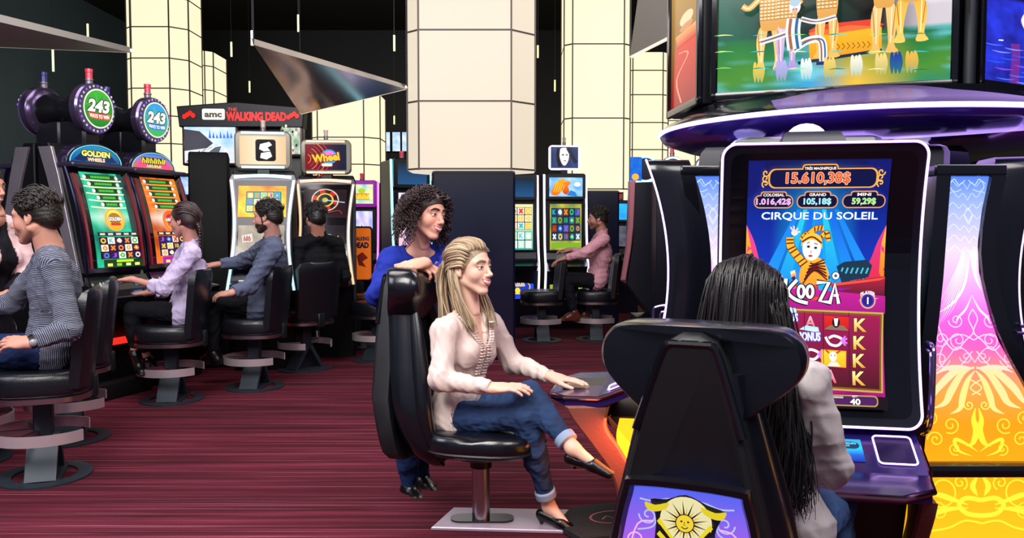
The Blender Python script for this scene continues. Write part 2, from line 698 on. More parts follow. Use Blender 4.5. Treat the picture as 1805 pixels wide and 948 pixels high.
def carpet_mat():
    m = bpy.data.materials.new('carpet')
    m.use_nodes = True
    nt = m.node_tree
    b = nt.nodes['Principled BSDF']
    b.inputs['Roughness'].default_value = 0.93
    b.inputs['Specular IOR Level'].default_value = 0.15
    tc = nt.nodes.new('ShaderNodeTexCoord')

    def noise(scale, sx, sy, det=3, rot=0.06, off=0):
        mp = nt.nodes.new('ShaderNodeMapping')
        mp.inputs['Rotation'].default_value = (0, 0, rot)
        mp.inputs['Scale'].default_value = (sx, sy, 1)
        mp.inputs['Location'].default_value = (off, off * .7, 0)
        nt.links.new(tc.outputs['Object'], mp.inputs['Vector'])
        n = nt.nodes.new('ShaderNodeTexNoise')
        n.inputs['Scale'].default_value = scale
        n.inputs['Detail'].default_value = det
        n.inputs['Roughness'].default_value = 0.6
        nt.links.new(mp.outputs['Vector'], n.inputs['Vector'])
        return n.outputs['Fac']

    def rampn(fac, stops):
        r = nt.nodes.new('ShaderNodeValToRGB')
        e = r.color_ramp.elements
        e[0].position, e[0].color = stops[0][0], (*hx(stops[0][1]), 1)
        e[1].position, e[1].color = stops[-1][0], (*hx(stops[-1][1]), 1)
        for p, c in stops[1:-1]:
            q = e.new(p)
            q.color = (*hx(c), 1)
        nt.links.new(fac, r.inputs['Fac'])
        return r.outputs['Color']
    base = rampn(noise(1.0, 0.6, 21, 4), [(0.3, '#351019'), (0.46, '#491622'), (0.56, '#5c1d2c'), (0.72, '#762c3f')])
    thin = rampn(noise(1.0, 0.55, 75, 2, off=3.3), [(0.61, '#000000'), (0.70, '#ffffff')])
    blk = noise(1.0, 0.7, 3.2, 1, off=9.0)
    mx = nt.nodes.new('ShaderNodeMixRGB')
    nt.links.new(thin, mx.inputs['Fac'])
    nt.links.new(base, mx.inputs['Color1'])
    mx.inputs['Color2'].default_value = (*hx('#91505f'), 1)
    mr = nt.nodes.new('ShaderNodeMapRange')
    mr.inputs['From Min'].default_value = .35
    mr.inputs['From Max'].default_value = .65
    mr.inputs['To Min'].default_value = .78
    mr.inputs['To Max'].default_value = 1.18
    nt.links.new(blk, mr.inputs['Value'])
    sc = nt.nodes.new('ShaderNodeVectorMath')
    sc.operation = 'SCALE'
    nt.links.new(mx.outputs[0], sc.inputs[0])
    nt.links.new(mr.outputs[0], sc.inputs['Scale'])
    nt.links.new(sc.outputs[0], b.inputs['Base Color'])
    bp = nt.nodes.new('ShaderNodeBump')
    bp.inputs['Strength'].default_value = .35
    bp.inputs['Distance'].default_value = .01
    nt.links.new(noise(1.0, 90, 160, 2), bp.inputs['Height'])
    nt.links.new(bp.outputs[0], b.inputs['Normal'])
    return m


structure(MB().box((-1, 8, -.05), (18, 22, .1)).build('floor', carpet_mat(), smooth=0))
structure(MB().box((-1, 8, 5.25), (18, 22, .1)).build('ceiling', mat('ceiling_black', '#07080c', .8), smooth=0))
structure(MB().box((-1, 17.5, 2.6), (18, .2, 5.4)).build('wall_back', mat('wall_navy', '#0b0e16', .6), smooth=0))
structure(MB().box((-7.6, 8, 2.6), (.2, 22, 5.4)).build('wall_left', mat('wall_slate', '#43545f', .6, var=.1, vscale=1), smooth=0))
structure(MB().box((6.5, 8, 2.6), (.2, 22, 5.4)).build('wall_right', mat('wall_navy', '#0b0e16', .6), smooth=0))

col_light = mat('column_light', '#6a6258', .5, em='#fff0d8', es=.76)
col_light_far = mat('column_light_far', '#6a6258', .5, em='#fff3cc', es=1.06)
seam_m = mat('column_seam', '#4a4038', .5)
col_base = mat('column_base', '#10142c', .22, coat=.5)


def column(xl, xr, y, z0, z1, cl, cr_, seams, lm, base=None, thick=.7, sw=.016):
    """octagonal luminous column: front face xl..xr at depth y, chamfers cl and cr_ wide"""
    o = [(xl, y), (xr, y), (xr + cr_, y + cr_), (xr + cr_, y + thick), (xr, y + thick + cr_), (xl, y + thick + cr_), (xl - cl, y + thick), (xl - cl, y + cl)]
    root = MB().prism(o, z0, z1, 'XY').build('column', lm, smooth=0)
    root['kind'] = 'structure'
    fr = MB()
    c = (sum(p[0] for p in o) / 8, sum(p[1] for p in o) / 8)
    g = .004

    def grow(p):
        return (p[0] + (g if p[0] > c[0] else -g), p[1] + (g if p[1] > c[1] else -g))
    og = [grow(p) for p in o]
    for z in seams + [z0 + .012]:
        fr.prism(og, z - sw / 2, z + sw / 2, 'XY')
    for p in og:
        fr.box((p[0], p[1], (z0 + z1) / 2), (sw, sw, z1 - z0))
    fr.build('seam_frame', seam_m, root, smooth=0)
    if base:
        b0, b1, by = base
        MB().box(((b0 + b1) / 2, by + .28, z0 / 2), (b1 - b0, .56, z0), bev=.02).build('base_cladding', col_base, root, smooth=0)
    return root


def zy(py, s):
    return HC + (397 - py) / s


column(-.855, -.01, 7.9, 1.78, 5.2, .12, .225, [zy(y, 190) for y in (180, 57, -70, -200, -330)], col_light, base=(-.75, .03, 7.98), thick=.5)
column(.757, 1.39, 10.7, 1.713, 5.2, .1, .09, [zy(y, 140) for y in (210, 82, -46)], col_light_far, base=(.9, 1.36, 10.8))
column(-5.31, -4.78, 12, 1.35, 5.2, .1, .2, [zy(y, 125) for y in (312, 254, 206, 158, 106, 52, 0)], col_light_far)
column(-4.98, -4.72, 13.2, 1.2, 3.94, .05, .1, [zy(y, 114) for y in (300, 255, 208, 160, 118)], col_light_far)
column(-2.72, -2.08, 12, 1.05, 3.12, .1, .2, [zy(y, 125) for y in (336, 290, 243)], col_light_far)
column(1.83, 2.28, 13, 1.0, 3.88, .04, .1, [zy(y, 115) for y in (265, 218, 170, 128)], col_light_far)
column(2.42, 3.1, 14.5, .9, 3.5, .05, .1, [zy(y, 103) for y in (262, 215)], col_light_far)
column(.95, 1.7, 14, .5, 1.95, .05, .05, [1.5], col_light_far)

# three hanging sails
sail_m = mat('sail_mirror', '#b4b0b0', .16, .85)
sail_g = mat('sail_grey', '#b0aea8', .5, .1)
rim_m = mat('sail_rim', '#f3efe2', .4, em='#fff6e0', es=.75)


def sail(pts, m, rim, label, rods):
    P = [Vector(p) for p in pts]
    c = sum(P, Vector()) / 3
    n = (P[1] - P[0]).cross(P[2] - P[0]).normalized()
    if n.z < 0:
        n = -n
    b = MB()
    b.slab([[p - c for p in P], [p - c + n * .05 for p in P]])
    o = b.build('ceiling_sail', m, loc=c, smooth=0)
    tag(o, label, 'ceiling panel', 'hanging triangular ceiling panels')
    a, d = P[rim[0]] - c, P[rim[1]] - c
    out = (a + d).normalized() * .012
    MB().tube([a + out + n * .02, d + out + n * .02], .02, 8).build('lit_rim', rim_m, o)
    for p in P:
        MB().cyl(p - c, Vector((p.x - c.x, p.y - c.y, 5.2 - c.z)), .004, n=6).build('cable', dark_metal, o)


sail([W(447, 79, 5.6), W(717, 157, 8.0), W(530, 201, 7.4)], sail_m, (1, 2), 'mirrored triangular ceiling panel reflecting the games, left of the big cream column', 0)
sail([W(-60, 25, 5.0), W(232, 93, 8.0), W(-80, 80, 6.2)], sail_g, (1, 2), 'plain grey triangular ceiling panel in the top left corner', 0)
sail([W(1110, 99, 8.5), W(1260, 22, 6.2), W(1128, -30, 7.2)], sail_g, (0, 1), 'grey triangular ceiling panel beside the large picture screens', 0)

rod_m = mat('rod_glow', '#ffffff', .4, em='#dfe87a', es=1.0)
rods = [(94, 84, 126, 8.5, 'above the pair of round 243 signs'), (155, 42, 70, 9.0, 'between the grey sail and the leftmost column'), (408, 74, 100, 9.5, 'just right of the leftmost tall column'),
        (440, 143, 163, 11.0, 'below and left of the mirrored sail'), (445, 54, 80, 5.7, 'at the tip of the mirrored sail'), (526, 26, 56, 8.5, 'above the mirrored sail'),
        (695, 62, 90, 9.0, 'above the right end of the mirrored sail'), (695, 204, 219, 12.5, 'low down, left of the big cream column'), (948, 80, 102, 10.0, 'close to the right edge of the big cream column'),
        (978, 141, 161, 11.5, 'between the two tall cream columns'), (721, 226, 240, 12.5, 'lowest, right above the far bright screens')]
for px, a, b, Y, where in rods:
    p, q = W(px, a, Y), W(px, b, Y)
    o = MB().cyl((0, 0, 0), (0, 0, (p.z - q.z)), .011, n=8).build('light_rod', rod_m, loc=q)
    tag(o, 'thin glowing pendant rod ' + where, 'pendant light', 'hanging light rods')
    MB().cyl((0, 0, p.z - q.z), (0, 0, 5.2 - q.z), .002, n=5).build('cord', black, o)


# ------------------------------------------------------------------ the round island of big games on the right
def flourish(cv, ax, items, wd, colf):
    """symmetric scrollwork about the axis line ax(y): items are point lists (dx, y)"""
    for it in items:
        w0 = it[0] * wd
        for sgn in (1, -1):
            pts = cr([(sgn * x, y) for x, y in it[1]], 5)
            pts = [(ax(y) + x, y) for x, y in pts]
            lo = [p for p in pts]
            ok = cv.clipx
            seg = []
            for p in lo + [None]:
                if p is not None:
                    a, b = ok(p[1])
                if p is not None and a + 1 < p[0] < b - 1 and cv.ylo < p[1] < cv.yhi:
                    seg.append(p)
                else:
                    if len(seg) > 1:
                        ym = sum(q[1] for q in seg) / len(seg)
                        cv.stroke(seg, w0, colf(ym), taper=it[2] if len(it) > 2 else False)
                        cv.l -= cv.step * .3
                    seg = []


def spiral(cx, cy, r, turns, a0, sgn=1, n=16):
    return [(cx + r * (1 - t / n * .85) * math.cos(a0 + sgn * turns * 2 * PI * t / n), cy + r * (1 - t / n * .85) * math.sin(a0 + sgn * turns * 2 * PI * t / n)) for t in range(n + 1)]


PSTOPS = [(310, '#4d78e8'), (350, '#93aef5'), (400, '#c3c4fa'), (440, '#e9d4fb'), (490, '#f3b4f0'), (560, '#ee62dd'), (610, '#f25fc0'), (650, '#f88a82'), (690, '#fda049'), (750, '#fd9a17'), (815, '#fda412'), (880, '#fbb31a'), (990, '#f7c21c')]


def pcol(y):
    for i in range(len(PSTOPS) - 1):
        if y <= PSTOPS[i + 1][0]:
            return mix(PSTOPS[i][1], PSTOPS[i + 1][1], (y - PSTOPS[i][0]) / (PSTOPS[i + 1][0] - PSTOPS[i][0]))
    return hx(PSTOPS[-1][1])


def lace(y):
    if y < 430:
        return mix('#a9d0ff', '#f6ecff', (y - 310) / 120)
    if y < 640:
        return mix('#ffffff', '#ffc6f4', (y - 430) / 210)
    return mix('#ffd9c8', '#ffe53a', (y - 640) / 90)


def scroll_items():
    it = []
    # top: nested brackets
    for k in range(7):
        y = 322 + k * 19
        it.append((.7, [(0, y + 12), (8, y), (16, y + 7), (26, y - 3), (38, y + 6), (50, y - 4)]))
    it.append((1.0, [(3, 318), (14, 326), (22, 316), (30, 328), (22, 338), (10, 334)]))
    it.append((.9, [(0, 395), (7, 380), (0, 366)]))
    # rays
    for k in range(9):
        x = 14 + k * 7
        it.append((1.0, [(3 + k * 1.2, 440), (8 + k * 2.5, 480), (x + 8, 520 + k * 6), (x + 30 + k * 3, 560 + k * 9)], True))
    it.append((3.0, [(0, 440), (10, 495), (30, 530), (60, 552)], True))
    it.append((2.5, [(0, 520), (12, 545), (26, 560), (30, 572)], True))
    # knots
    it += [(1.0, spiral(30, 565, 14, 1.4, 0)), (1.0, spiral(28, 600, 16, 1.5, 2, -1)), (1.0, spiral(58, 598, 14, 1.4, 1)), (1.0, spiral(60, 634, 16, 1.5, 3, -1)), (1.0, spiral(15, 630, 12, 1.3, 0))]
    it.append((1.2, [(0, 545), (8, 562), (0, 585), (14, 600), (34, 618), (52, 600), (62, 575)]))
    it.append((1.2, [(0, 600), (24, 590), (52, 606), (62, 640), (40, 655), (20, 640), (4, 620)]))
    it.append((1.0, [(0, 640), (12, 622), (30, 612), (46, 630), (70, 655), (95, 660)]))
    # plumes
    it.append((8, [(2, 648), (24, 660), (44, 690), (56, 712), (78, 722)], True))
    it.append((8, [(2, 650), (34, 655), (66, 684), (86, 712), (112, 726)], True))
    it.append((7, [(1, 655), (14, 672), (24, 700), (30, 722), (48, 732)], True))
    it.append((5, [(2, 650), (50, 650), (90, 676), (120, 710), (150, 716)], True))
    it.append((1.4, [(-10, 670), (10, 685), (-8, 698)]))
    # lower scrolls
    it += [(1.4, spiral(14, 716, 9, 1.3, 0)), (1.3, spiral(48, 752, 16, 1.5, 1)), (1.3, spiral(76, 778, 15, 1.5, 0, -1)), (1.2, spiral(84, 738, 13, 1.3, 2)), (1.2, spiral(42, 795, 12, 1.4, 2, -1))]
    it.append((7, [(3, 722), (7, 742), (3, 762), (10, 784), (22, 790)], True))
    it.append((4, [(2, 800), (22, 786), (42, 778), (36, 798), (12, 808)], True))
    it += [(1.6, spiral(70, 870, 36, 1.3, 0, 1, 22)), (1.5, spiral(36, 856, 14, 1.4, 2)), (1.3, spiral(78, 910, 26, 1.2, 1, -1, 20))]
    it.append((6, [(4, 845), (14, 862), (6, 880)], True))
    it.append((5, [(0, 888), (26, 884), (40, 896), (26, 912), (0, 916)], False))
    it.append((6, [(24, 896), (52, 886), (76, 878), (96, 880)], True))
    it.append((6, [(24, 902), (58, 904), (84, 912), (108, 930)], True))
    it.append((2, [(0, 930), (30, 925), (60, 938), (100, 945)], False))
    return it


def art_panel(name, label, edges, Y, ax, rot=0.0):
    """an upright back-lit panel; edges: list of (py, left px, right px) on the plane at depth Y"""
    s = FPX / Y
    z = lambda py: HC + (397 - py) / s
    x = lambda px: (px - 902.5) / s

    def lr(y):
        for i in range(len(edges) - 1):
            if y <= edges[i + 1][0]:
                t = (y - edges[i][0]) / (edges[i + 1][0] - edges[i][0])
                return (edges[i][1] + (edges[i + 1][1] - edges[i][1]) * t, edges[i][2] + (edges[i + 1][2] - edges[i][2]) * t)
        return edges[-1][1:]
    y0, y1 = edges[0][0], edges[-1][0]
    xm = sum(lr(y1)) / 2
    root = empty(name, (x(xm), Y, 0), rot, label, 'lit panel', 'back-lit scrollwork panels of the round island')
    hh = z(y0) - z(y1)
    cv = Canvas(xm - 100, y0, xm + 100, y1, 200 / s, hh, z(y1), step=.0004)
    cv.clipx, cv.ylo, cv.yhi = lr, y0, y1
    cv.bg(lambda u, v: pcol(y0 + (y1 - y0) * v), 4, 60, clip=lr)
    flourish(cv, ax, scroll_items(), 1.7, lambda y: lace(y))
    cv.build('lit_sheet', art_hot, root)
    o = [(lr(yy)[0], yy) for yy in np.linspace(y0, y1, 16)]
    r = [(lr(yy)[1], yy) for yy in np.linspace(y1, y0, 16)]
    bm = MB()
    out = [((p[0] - xm) / s, z(p[1])) for p in o + r]
    bm.prism(out, .004, .05, 'XZ')
    bm.build('backing', black, root)
    fr = MB()
    for side in (o, r):
        sg = -1 if side is o else 1
        pts = [((p[0] - xm) / s + sg * .022, z(p[1])) for p in side]
        q = pts + [(a + sg * .028, b) for a, b in reversed(pts)]
        q2 = [(a - sg * .022, b) for a, b in pts] + [(a + sg * .028, b) for a, b in reversed(pts)]
        fr.prism(q2, -.02, .06, 'XZ')
    a, b = lr(y0)
    fr.box((((a + b) / 2 - xm) / s, .02, z(y0) + .02), ((b - a) / s + .11, .08, .042), bev=.006)
    fr.build('frame', black_gloss, root)
    if y1 > 850:
        a, b = lr(828)
        MB().box((((a + b) / 2 - xm) / s, -.03, z(828)), ((b - a) / s + .1, .07, .05), bev=.018).build('crossbar', black_gloss, root)
    return root


art_panel('scrollwork_panel', 'tall glowing panel of white scrollwork fading blue, pink and orange, right of the big game', [(311, 1668, 1740), (370, 1665, 1729), (430, 1662, 1723), (480, 1660, 1727), (520, 1657, 1737), (560, 1654, 1749), (600, 1650, 1764), (650, 1645, 1792), (700, 1641, 1822), (760, 1636, 1850), (815, 1632, 1868), (985, 1630, 1872)], 3.0, lambda y: 1700 + (y - 310) * .072)
art_panel('scrollwork_panel', 'narrow glowing panel of pale scrollwork left of the big game, behind the dark hair', [(311, 1222, 1290), (370, 1231, 1296), (420, 1233, 1298), (470, 1228, 1300), (520, 1215, 1304), (566, 1200, 1306), (640, 1198, 1310)], 3.3, lambda y: 1256)

# ring, drum, screens
RX, RY = 1.62, 3.95
ring = empty('ring_canopy', (RX, RY, 0), 0, 'round glossy purple canopy with a bright strip of light around its rim', 'canopy')
MB().lathe([(.0, 1.602), (.45, 1.605), (.80, 1.625), (.905, 1.66), (.925, 1.685)], n=96).build('underside', mat('canopy_purple', '#4a2cc0', .18, .35, coat=.6), ring)
MB().lathe([(.925, 1.708), (.90, 1.73), (.82, 1.765), (.80, 1.79), (0, 1.795)], n=96).build('upper_rim', black_gloss, ring)
MB().tube([(.925 * math.cos(2 * PI * i / 128), .925 * math.sin(2 * PI * i / 128), 1.697) for i in range(128)], .0095, 8, closed=True).build('light_strip', neon_ring, ring)
drum = MB().lathe([(.30, 0), (.30, 1.597), (0, 1.597)], n=8).build('core_drum', navy, loc=(RX - .1, RY + .2, 0), rot=(0, 0, .2))
tag(drum, 'dark faceted drum holding up the round canopy behind the big game', 'pillar')

# big picture screens standing on the canopy
def stage_art(cv):
    def bgc(u, v):
        n = nz(u * 3, v * 2)
        if v < .75:
            c = mix('#02080a', '#0c5a48', n * max(0, 1 - u * 1.5) * 1.5)
            if u > .72:
                c = mix(c, '#e4dce4', min(1, (u - .72) * 5) * (.9 if v < .64 else .75))
            return c
        t = (v - .75) / .25
        c = ramp([(0, '#064a3a'), (.35, '#1f7a36'), (.7, '#4a8a2a'), (1, '#12806a')], t * .8 + n * .3)
        c = mix(c, '#e6b93a', max(0, 1 - abs(u - .62) * 4) * t * 1.1)
        c = mix(c, '#2a9fd8', max(0, 1 - abs(u - .42) * 6) * t)
        c = mix(c, '#7de0f2', .6 * max(0, nz(u * 2, v * 14, 3) - .55) * 3)
        return c
    cv.bg(bgc, 48, 60)
    # chest and drum in the middle
    cv.poly([(1425, 62), (1445, 52), (1535, 50), (1560, 62), (1535, 72), (1440, 76)], '#d8402a')
    cv.poly([(1425, 66), (1500, 58), (1555, 66), (1540, 74), (1430, 78)], '#f06a32')
    cv.poly([(1425, 75), (1555, 66), (1556, 108), (1428, 122)], '#f9b21e', '#e0941a')
    cv.poly([(1405, 122), (1556, 108), (1556, 114), (1408, 128)], '#15283a')
    for k in range(9):
        cv.stroke([(1468 + k * 9, 92), (1473 + k * 9, 99), (1468 + k * 9, 104)], 1.5, '#7a4a10')
    # performers in gold
    def performer(x, top, hip, foot, c1, c2, spread=14, arms=None, sc=1.0):
        for sgn in (-1, 1):
            cv.poly(cr([(x + sgn * 2, hip - 6), (x + sgn * (spread * .9 + 5), hip + 6), (x + sgn * (spread + 9), (hip + foot) / 2 - 8), (x + sgn * (spread + 5), foot - 14), (x + sgn * (spread + 12), foot), (x + sgn * (spread - 8), foot + 1), (x + sgn * (spread - 5), foot - 16), (x + sgn * (spread - 7), (hip + foot) / 2)], 3, True), c1, c2)
            cv.stroke([(x + sgn * (spread), hip + 10), (x + sgn * (spread - 1), foot - 16)], 1.5, '#fff4c0')
            cv.stroke([(x + sgn * (spread + 6), hip + 14), (x + sgn * (spread + 2), foot - 30)], 1.3, '#a8640c')
        cv.poly(cr([(x - 22, top), (x + 22, top), (x + 20, (top + hip) / 2), (x + 17, hip + 4), (x, hip + 12), (x - 17, hip + 4), (x - 20, (top + hip) / 2)], 3, True), '#efc88c', '#d89a44')
        for r in range(int((hip - top) / 7)):
            cv.stroke([(x - 18, top + 6 + r * 7), (x + 18, top + 6 + r * 7)], 1, '#7b5226')
            for q in range(5):
                cv.ell(x - 14 + q * 7, top + 3 + r * 7, 1.8, 1.8, '#fff3cf', 6)
        for a in arms or []:
            cv.stroke(a, 11, '#e9a24a', 4)
            cv.stroke(a, 4, '#ffd79a', 4)
    performer(1352, -80, 44, 134, '#e7b04e', '#f4d08a', 16, [[(1335, -6), (1315, 12), (1302, 6)], [(1370, -30), (1400, 0), (1412, 12)]])
    performer(1386, -90, 46, 138, '#dcc8e8', '#a98ad2', 11)
    performer(1460, -90, 40, 124, '#e2b66a', '#e9b858', 12, [[(1440, -4), (1410, 4), (1398, 18)], [(1478, -20), (1500, 2), (1520, 16)]])
    performer(1558, -100, 32, 126, '#f1c787', '#e8b25c', 13, [[(1540, -6), (1520, 8), (1505, 18)]])
    performer(1602, -100, 30, 113, '#f0a92e', '#f5c860', 17, [[(1616, -6), (1636, 4), (1660, 14)]])
    # kneeling figure in stripes
    def band(pts, wd):
        cv.stroke(pts, wd, '#dfe4ea', 5)
        cv.stroke([(x + wd * .22, y) for x, y in pts], wd * .2, '#2d5f92', 5)
        cv.stroke([(x - wd * .22, y) for x, y in pts], wd * .2, '#a35d3b', 5)
    band([(1398, 84), (1370, 92), (1345, 98)], 11)
    band([(1404, 118), (1430, 102), (1454, 104), (1458, 142)], 14)
    band([(1406, 58), (1404, 84), (1408, 116)], 26)
    band([(1418, 60), (1445, 68), (1478, 62)], 9)
    cv.ell(1407, 36, 10, 14, '#e3e6ea')
    cv.ell(1407, 44, 5, 6, '#d9a892')
    cv.ell(1404, 41, 1.2, 1.2, '#222222', 6)
    cv.ell(1410, 41, 1.2, 1.2, '#222222', 6)
    cv.ell(1407, 28, 9, 8, '#a9c3d8')
    cv.poly([(1446, 143), (1478, 143), (1478, 150), (1446, 149)], '#1a2c6a')
    # bright shapes upper right and reflections on the stage floor
    cv.poly([(1612, -20), (1680, -60), (1680, 40), (1640, 20)], '#f6e9f4', '#c8a8c8')
    for x, c in ((1345, '#e8c84a'), (1386, '#b8a8e8'), (1470, '#f0c860'), (1515, '#f4ecd8'), (1556, '#f2cf7a'), (1580, '#1c2a9a'), (1605, '#e9b23a'), (1430, '#e8f4f8')):
        for k in range(3):
            cv.poly(cr([(x - 10 + k * 6, 138 + k % 2 * 3), (x - 6 + k * 6, 137), (x - 4 + k * 7, 156), (x - 7 + k * 6, 176), (x - 11 + k * 6, 158)], 3, True), c, mix(c, '#1f8a6a', .55))
    for k in range(26):
        x = 1262 + (k * 67) % 400
        y = 80 + (k * 37) % 95
        cv.stroke([(x, y), (x + 14, y - 1), (x + 30, y + 1)], 1.8, ['#8fe06a', '#39c0d8', '#f4f08a', '#1d6f3c'][k % 4], 3, taper=True)


def big_screen(label, A, B, z0, z1, drawf, px):
    A, B = Vector((*A, 0)), Vector((*B, 0))
    d = B - A
    wd = d.length
    rz = math.atan2(d.y, d.x)
    m = (A + B) / 2
    root = empty('display_screen', (m.x, m.y, z0), rz, label, 'screen', 'picture screens standing on the round canopy')
    MB().box((0, .05, (z1 - z0) / 2), (wd, .09, z1 - z0), bev=.01).build('casing', black, root)
    fr = MB()
    t = .03
    for bx in (((-wd / 2 + t / 2), (z1 - z0) / 2, t, z1 - z0), ((wd / 2 - t / 2), (z1 - z0) / 2, t, z1 - z0)):
        fr.box((bx[0], -.006, bx[1]), (bx[2], .024, bx[3]), bev=.005)
    for zz in (t * .6, z1 - z0 - t * .6):
        fr.box((0, -.006, zz), (wd, .024, t * 1.2), bev=.005)
    fr.build('bezel', black_gloss, root)
    cv = Canvas(*px, wd - 2 * t, z1 - z0 - 2 * t, t, fn=lambda x, y, z: (x, y - .001, z), step=.0004)
    drawf(cv)
    cv.build('picture', art_hot, root)
    return root


def red_art(cv):
    cv.bg(lambda u, v: mix('#caa24a', '#5a1a10', v), 6, 20)
    cv.poly([(1206, 95), (1214, 78), (1226, 76), (1232, 92), (1232, 240), (1200, 240), (1203, 160)], '#d3372c', '#8e1a1c')
    cv.ell(1219, 40, 8, 15, '#e8c9a0')
    cv.ell(1219, 58, 8, 8, '#c88a60')
    cv.poly([(1206, 66), (1232, 66), (1232, 96), (1208, 96)], '#e2a05c', '#c22f2a')
    cv.stroke([(1210, 110), (1222, 125), (1208, 170), (1214, 230)], 2, '#f28a70', 4)


def blue_art(cv):
    cv.bg(lambda u, v: mix('#050616', '#140c30', nz(u * 2, v)) if v < .62 else mix('#1a1670', '#2a3ae0', nz(u * 5, v * 9) * (1.1 - u * .3)), 40, 50)
    cv.stroke([(1760, 96), (1762, 120), (1760, 168)], 16, '#6a2a8e', 4)
    cv.poly([(1775, 66), (1803, 64), (1806, 86), (1798, 106), (1801, 110), (1794, 112), (1790, 92), (1786, 112), (1780, 111), (1780, 88)], '#c22a7c', '#8e1c5c')
    cv.poly([(1774, 32), (1784, 28), (1798, 28), (1806, 40), (1806, 66), (1776, 68)], '#e9dcd4', '#c8a0a8')
    cv.stroke([(1778, 38), (1772, 52), (1778, 66)], 6, '#efe4e0', 4)
    cv.ell(1789, 18, 6, 8, '#e9e2e4')
    cv.stroke([(1730, 95), (1738, 94)], 2, '#ffffff')
    for k in range(30):
        x = 1705 + (k * 53) % 190
        y = 104 + (k * 31) % 66
        cv.stroke([(x, y), (x + 16, y + 1), (x + 34, y - 1)], 2.4, ['#4a6af6', '#8a4ae0', '#2a50f0', '#7a8aff'][k % 4], 3, taper=True)


big_screen('large bright screen showing gold-costumed acrobats and a striped kneeling figure', (.855, 3.70), (1.73, 3.33), 1.80, 2.72, stage_art, (1252, -240, 1672, 178))
big_screen('narrow sliver of screen with a red-robed figure, left of the large one', (.79, 4.30), (.825, 3.75), 1.80, 2.72, red_art, (1200, -190, 1234, 240))
big_screen('dark blue screen with a small figure in magenta trousers, at the right edge', (1.80, 3.33), (2.53, 3.75), 1.80, 2.72, blue_art, (1703, -220, 1905, 172))
post = MB().cyl((0, 0, 0), (0, 0, .94), .022, n=16).build('screen_post', dark_metal, loc=(1.755, 3.30, 1.79))
tag(post, 'slim round post between the acrobat screen and the blue screen', 'post')
# ------------------------------------------------------------------ big curved game cabinets of the round island
ZB, ZT, MW = .64, 1.525, .615


def yo(z):
    return -.088 * ((z - 1.08) / .44) ** 2


def monitor_rows(hw, z0, z1, r, n=26):
    out = []
    for i in range(n + 1):
        t = i / n
        z = z0 + (z1 - z0) * (.5 - .5 * math.cos(PI * t))
        e = max(0, r - (z - z0), r - (z1 - z))
        w_ = hw - r + math.sqrt(max(0, r * r - e * e))
        out.append((z, w_))
    return out


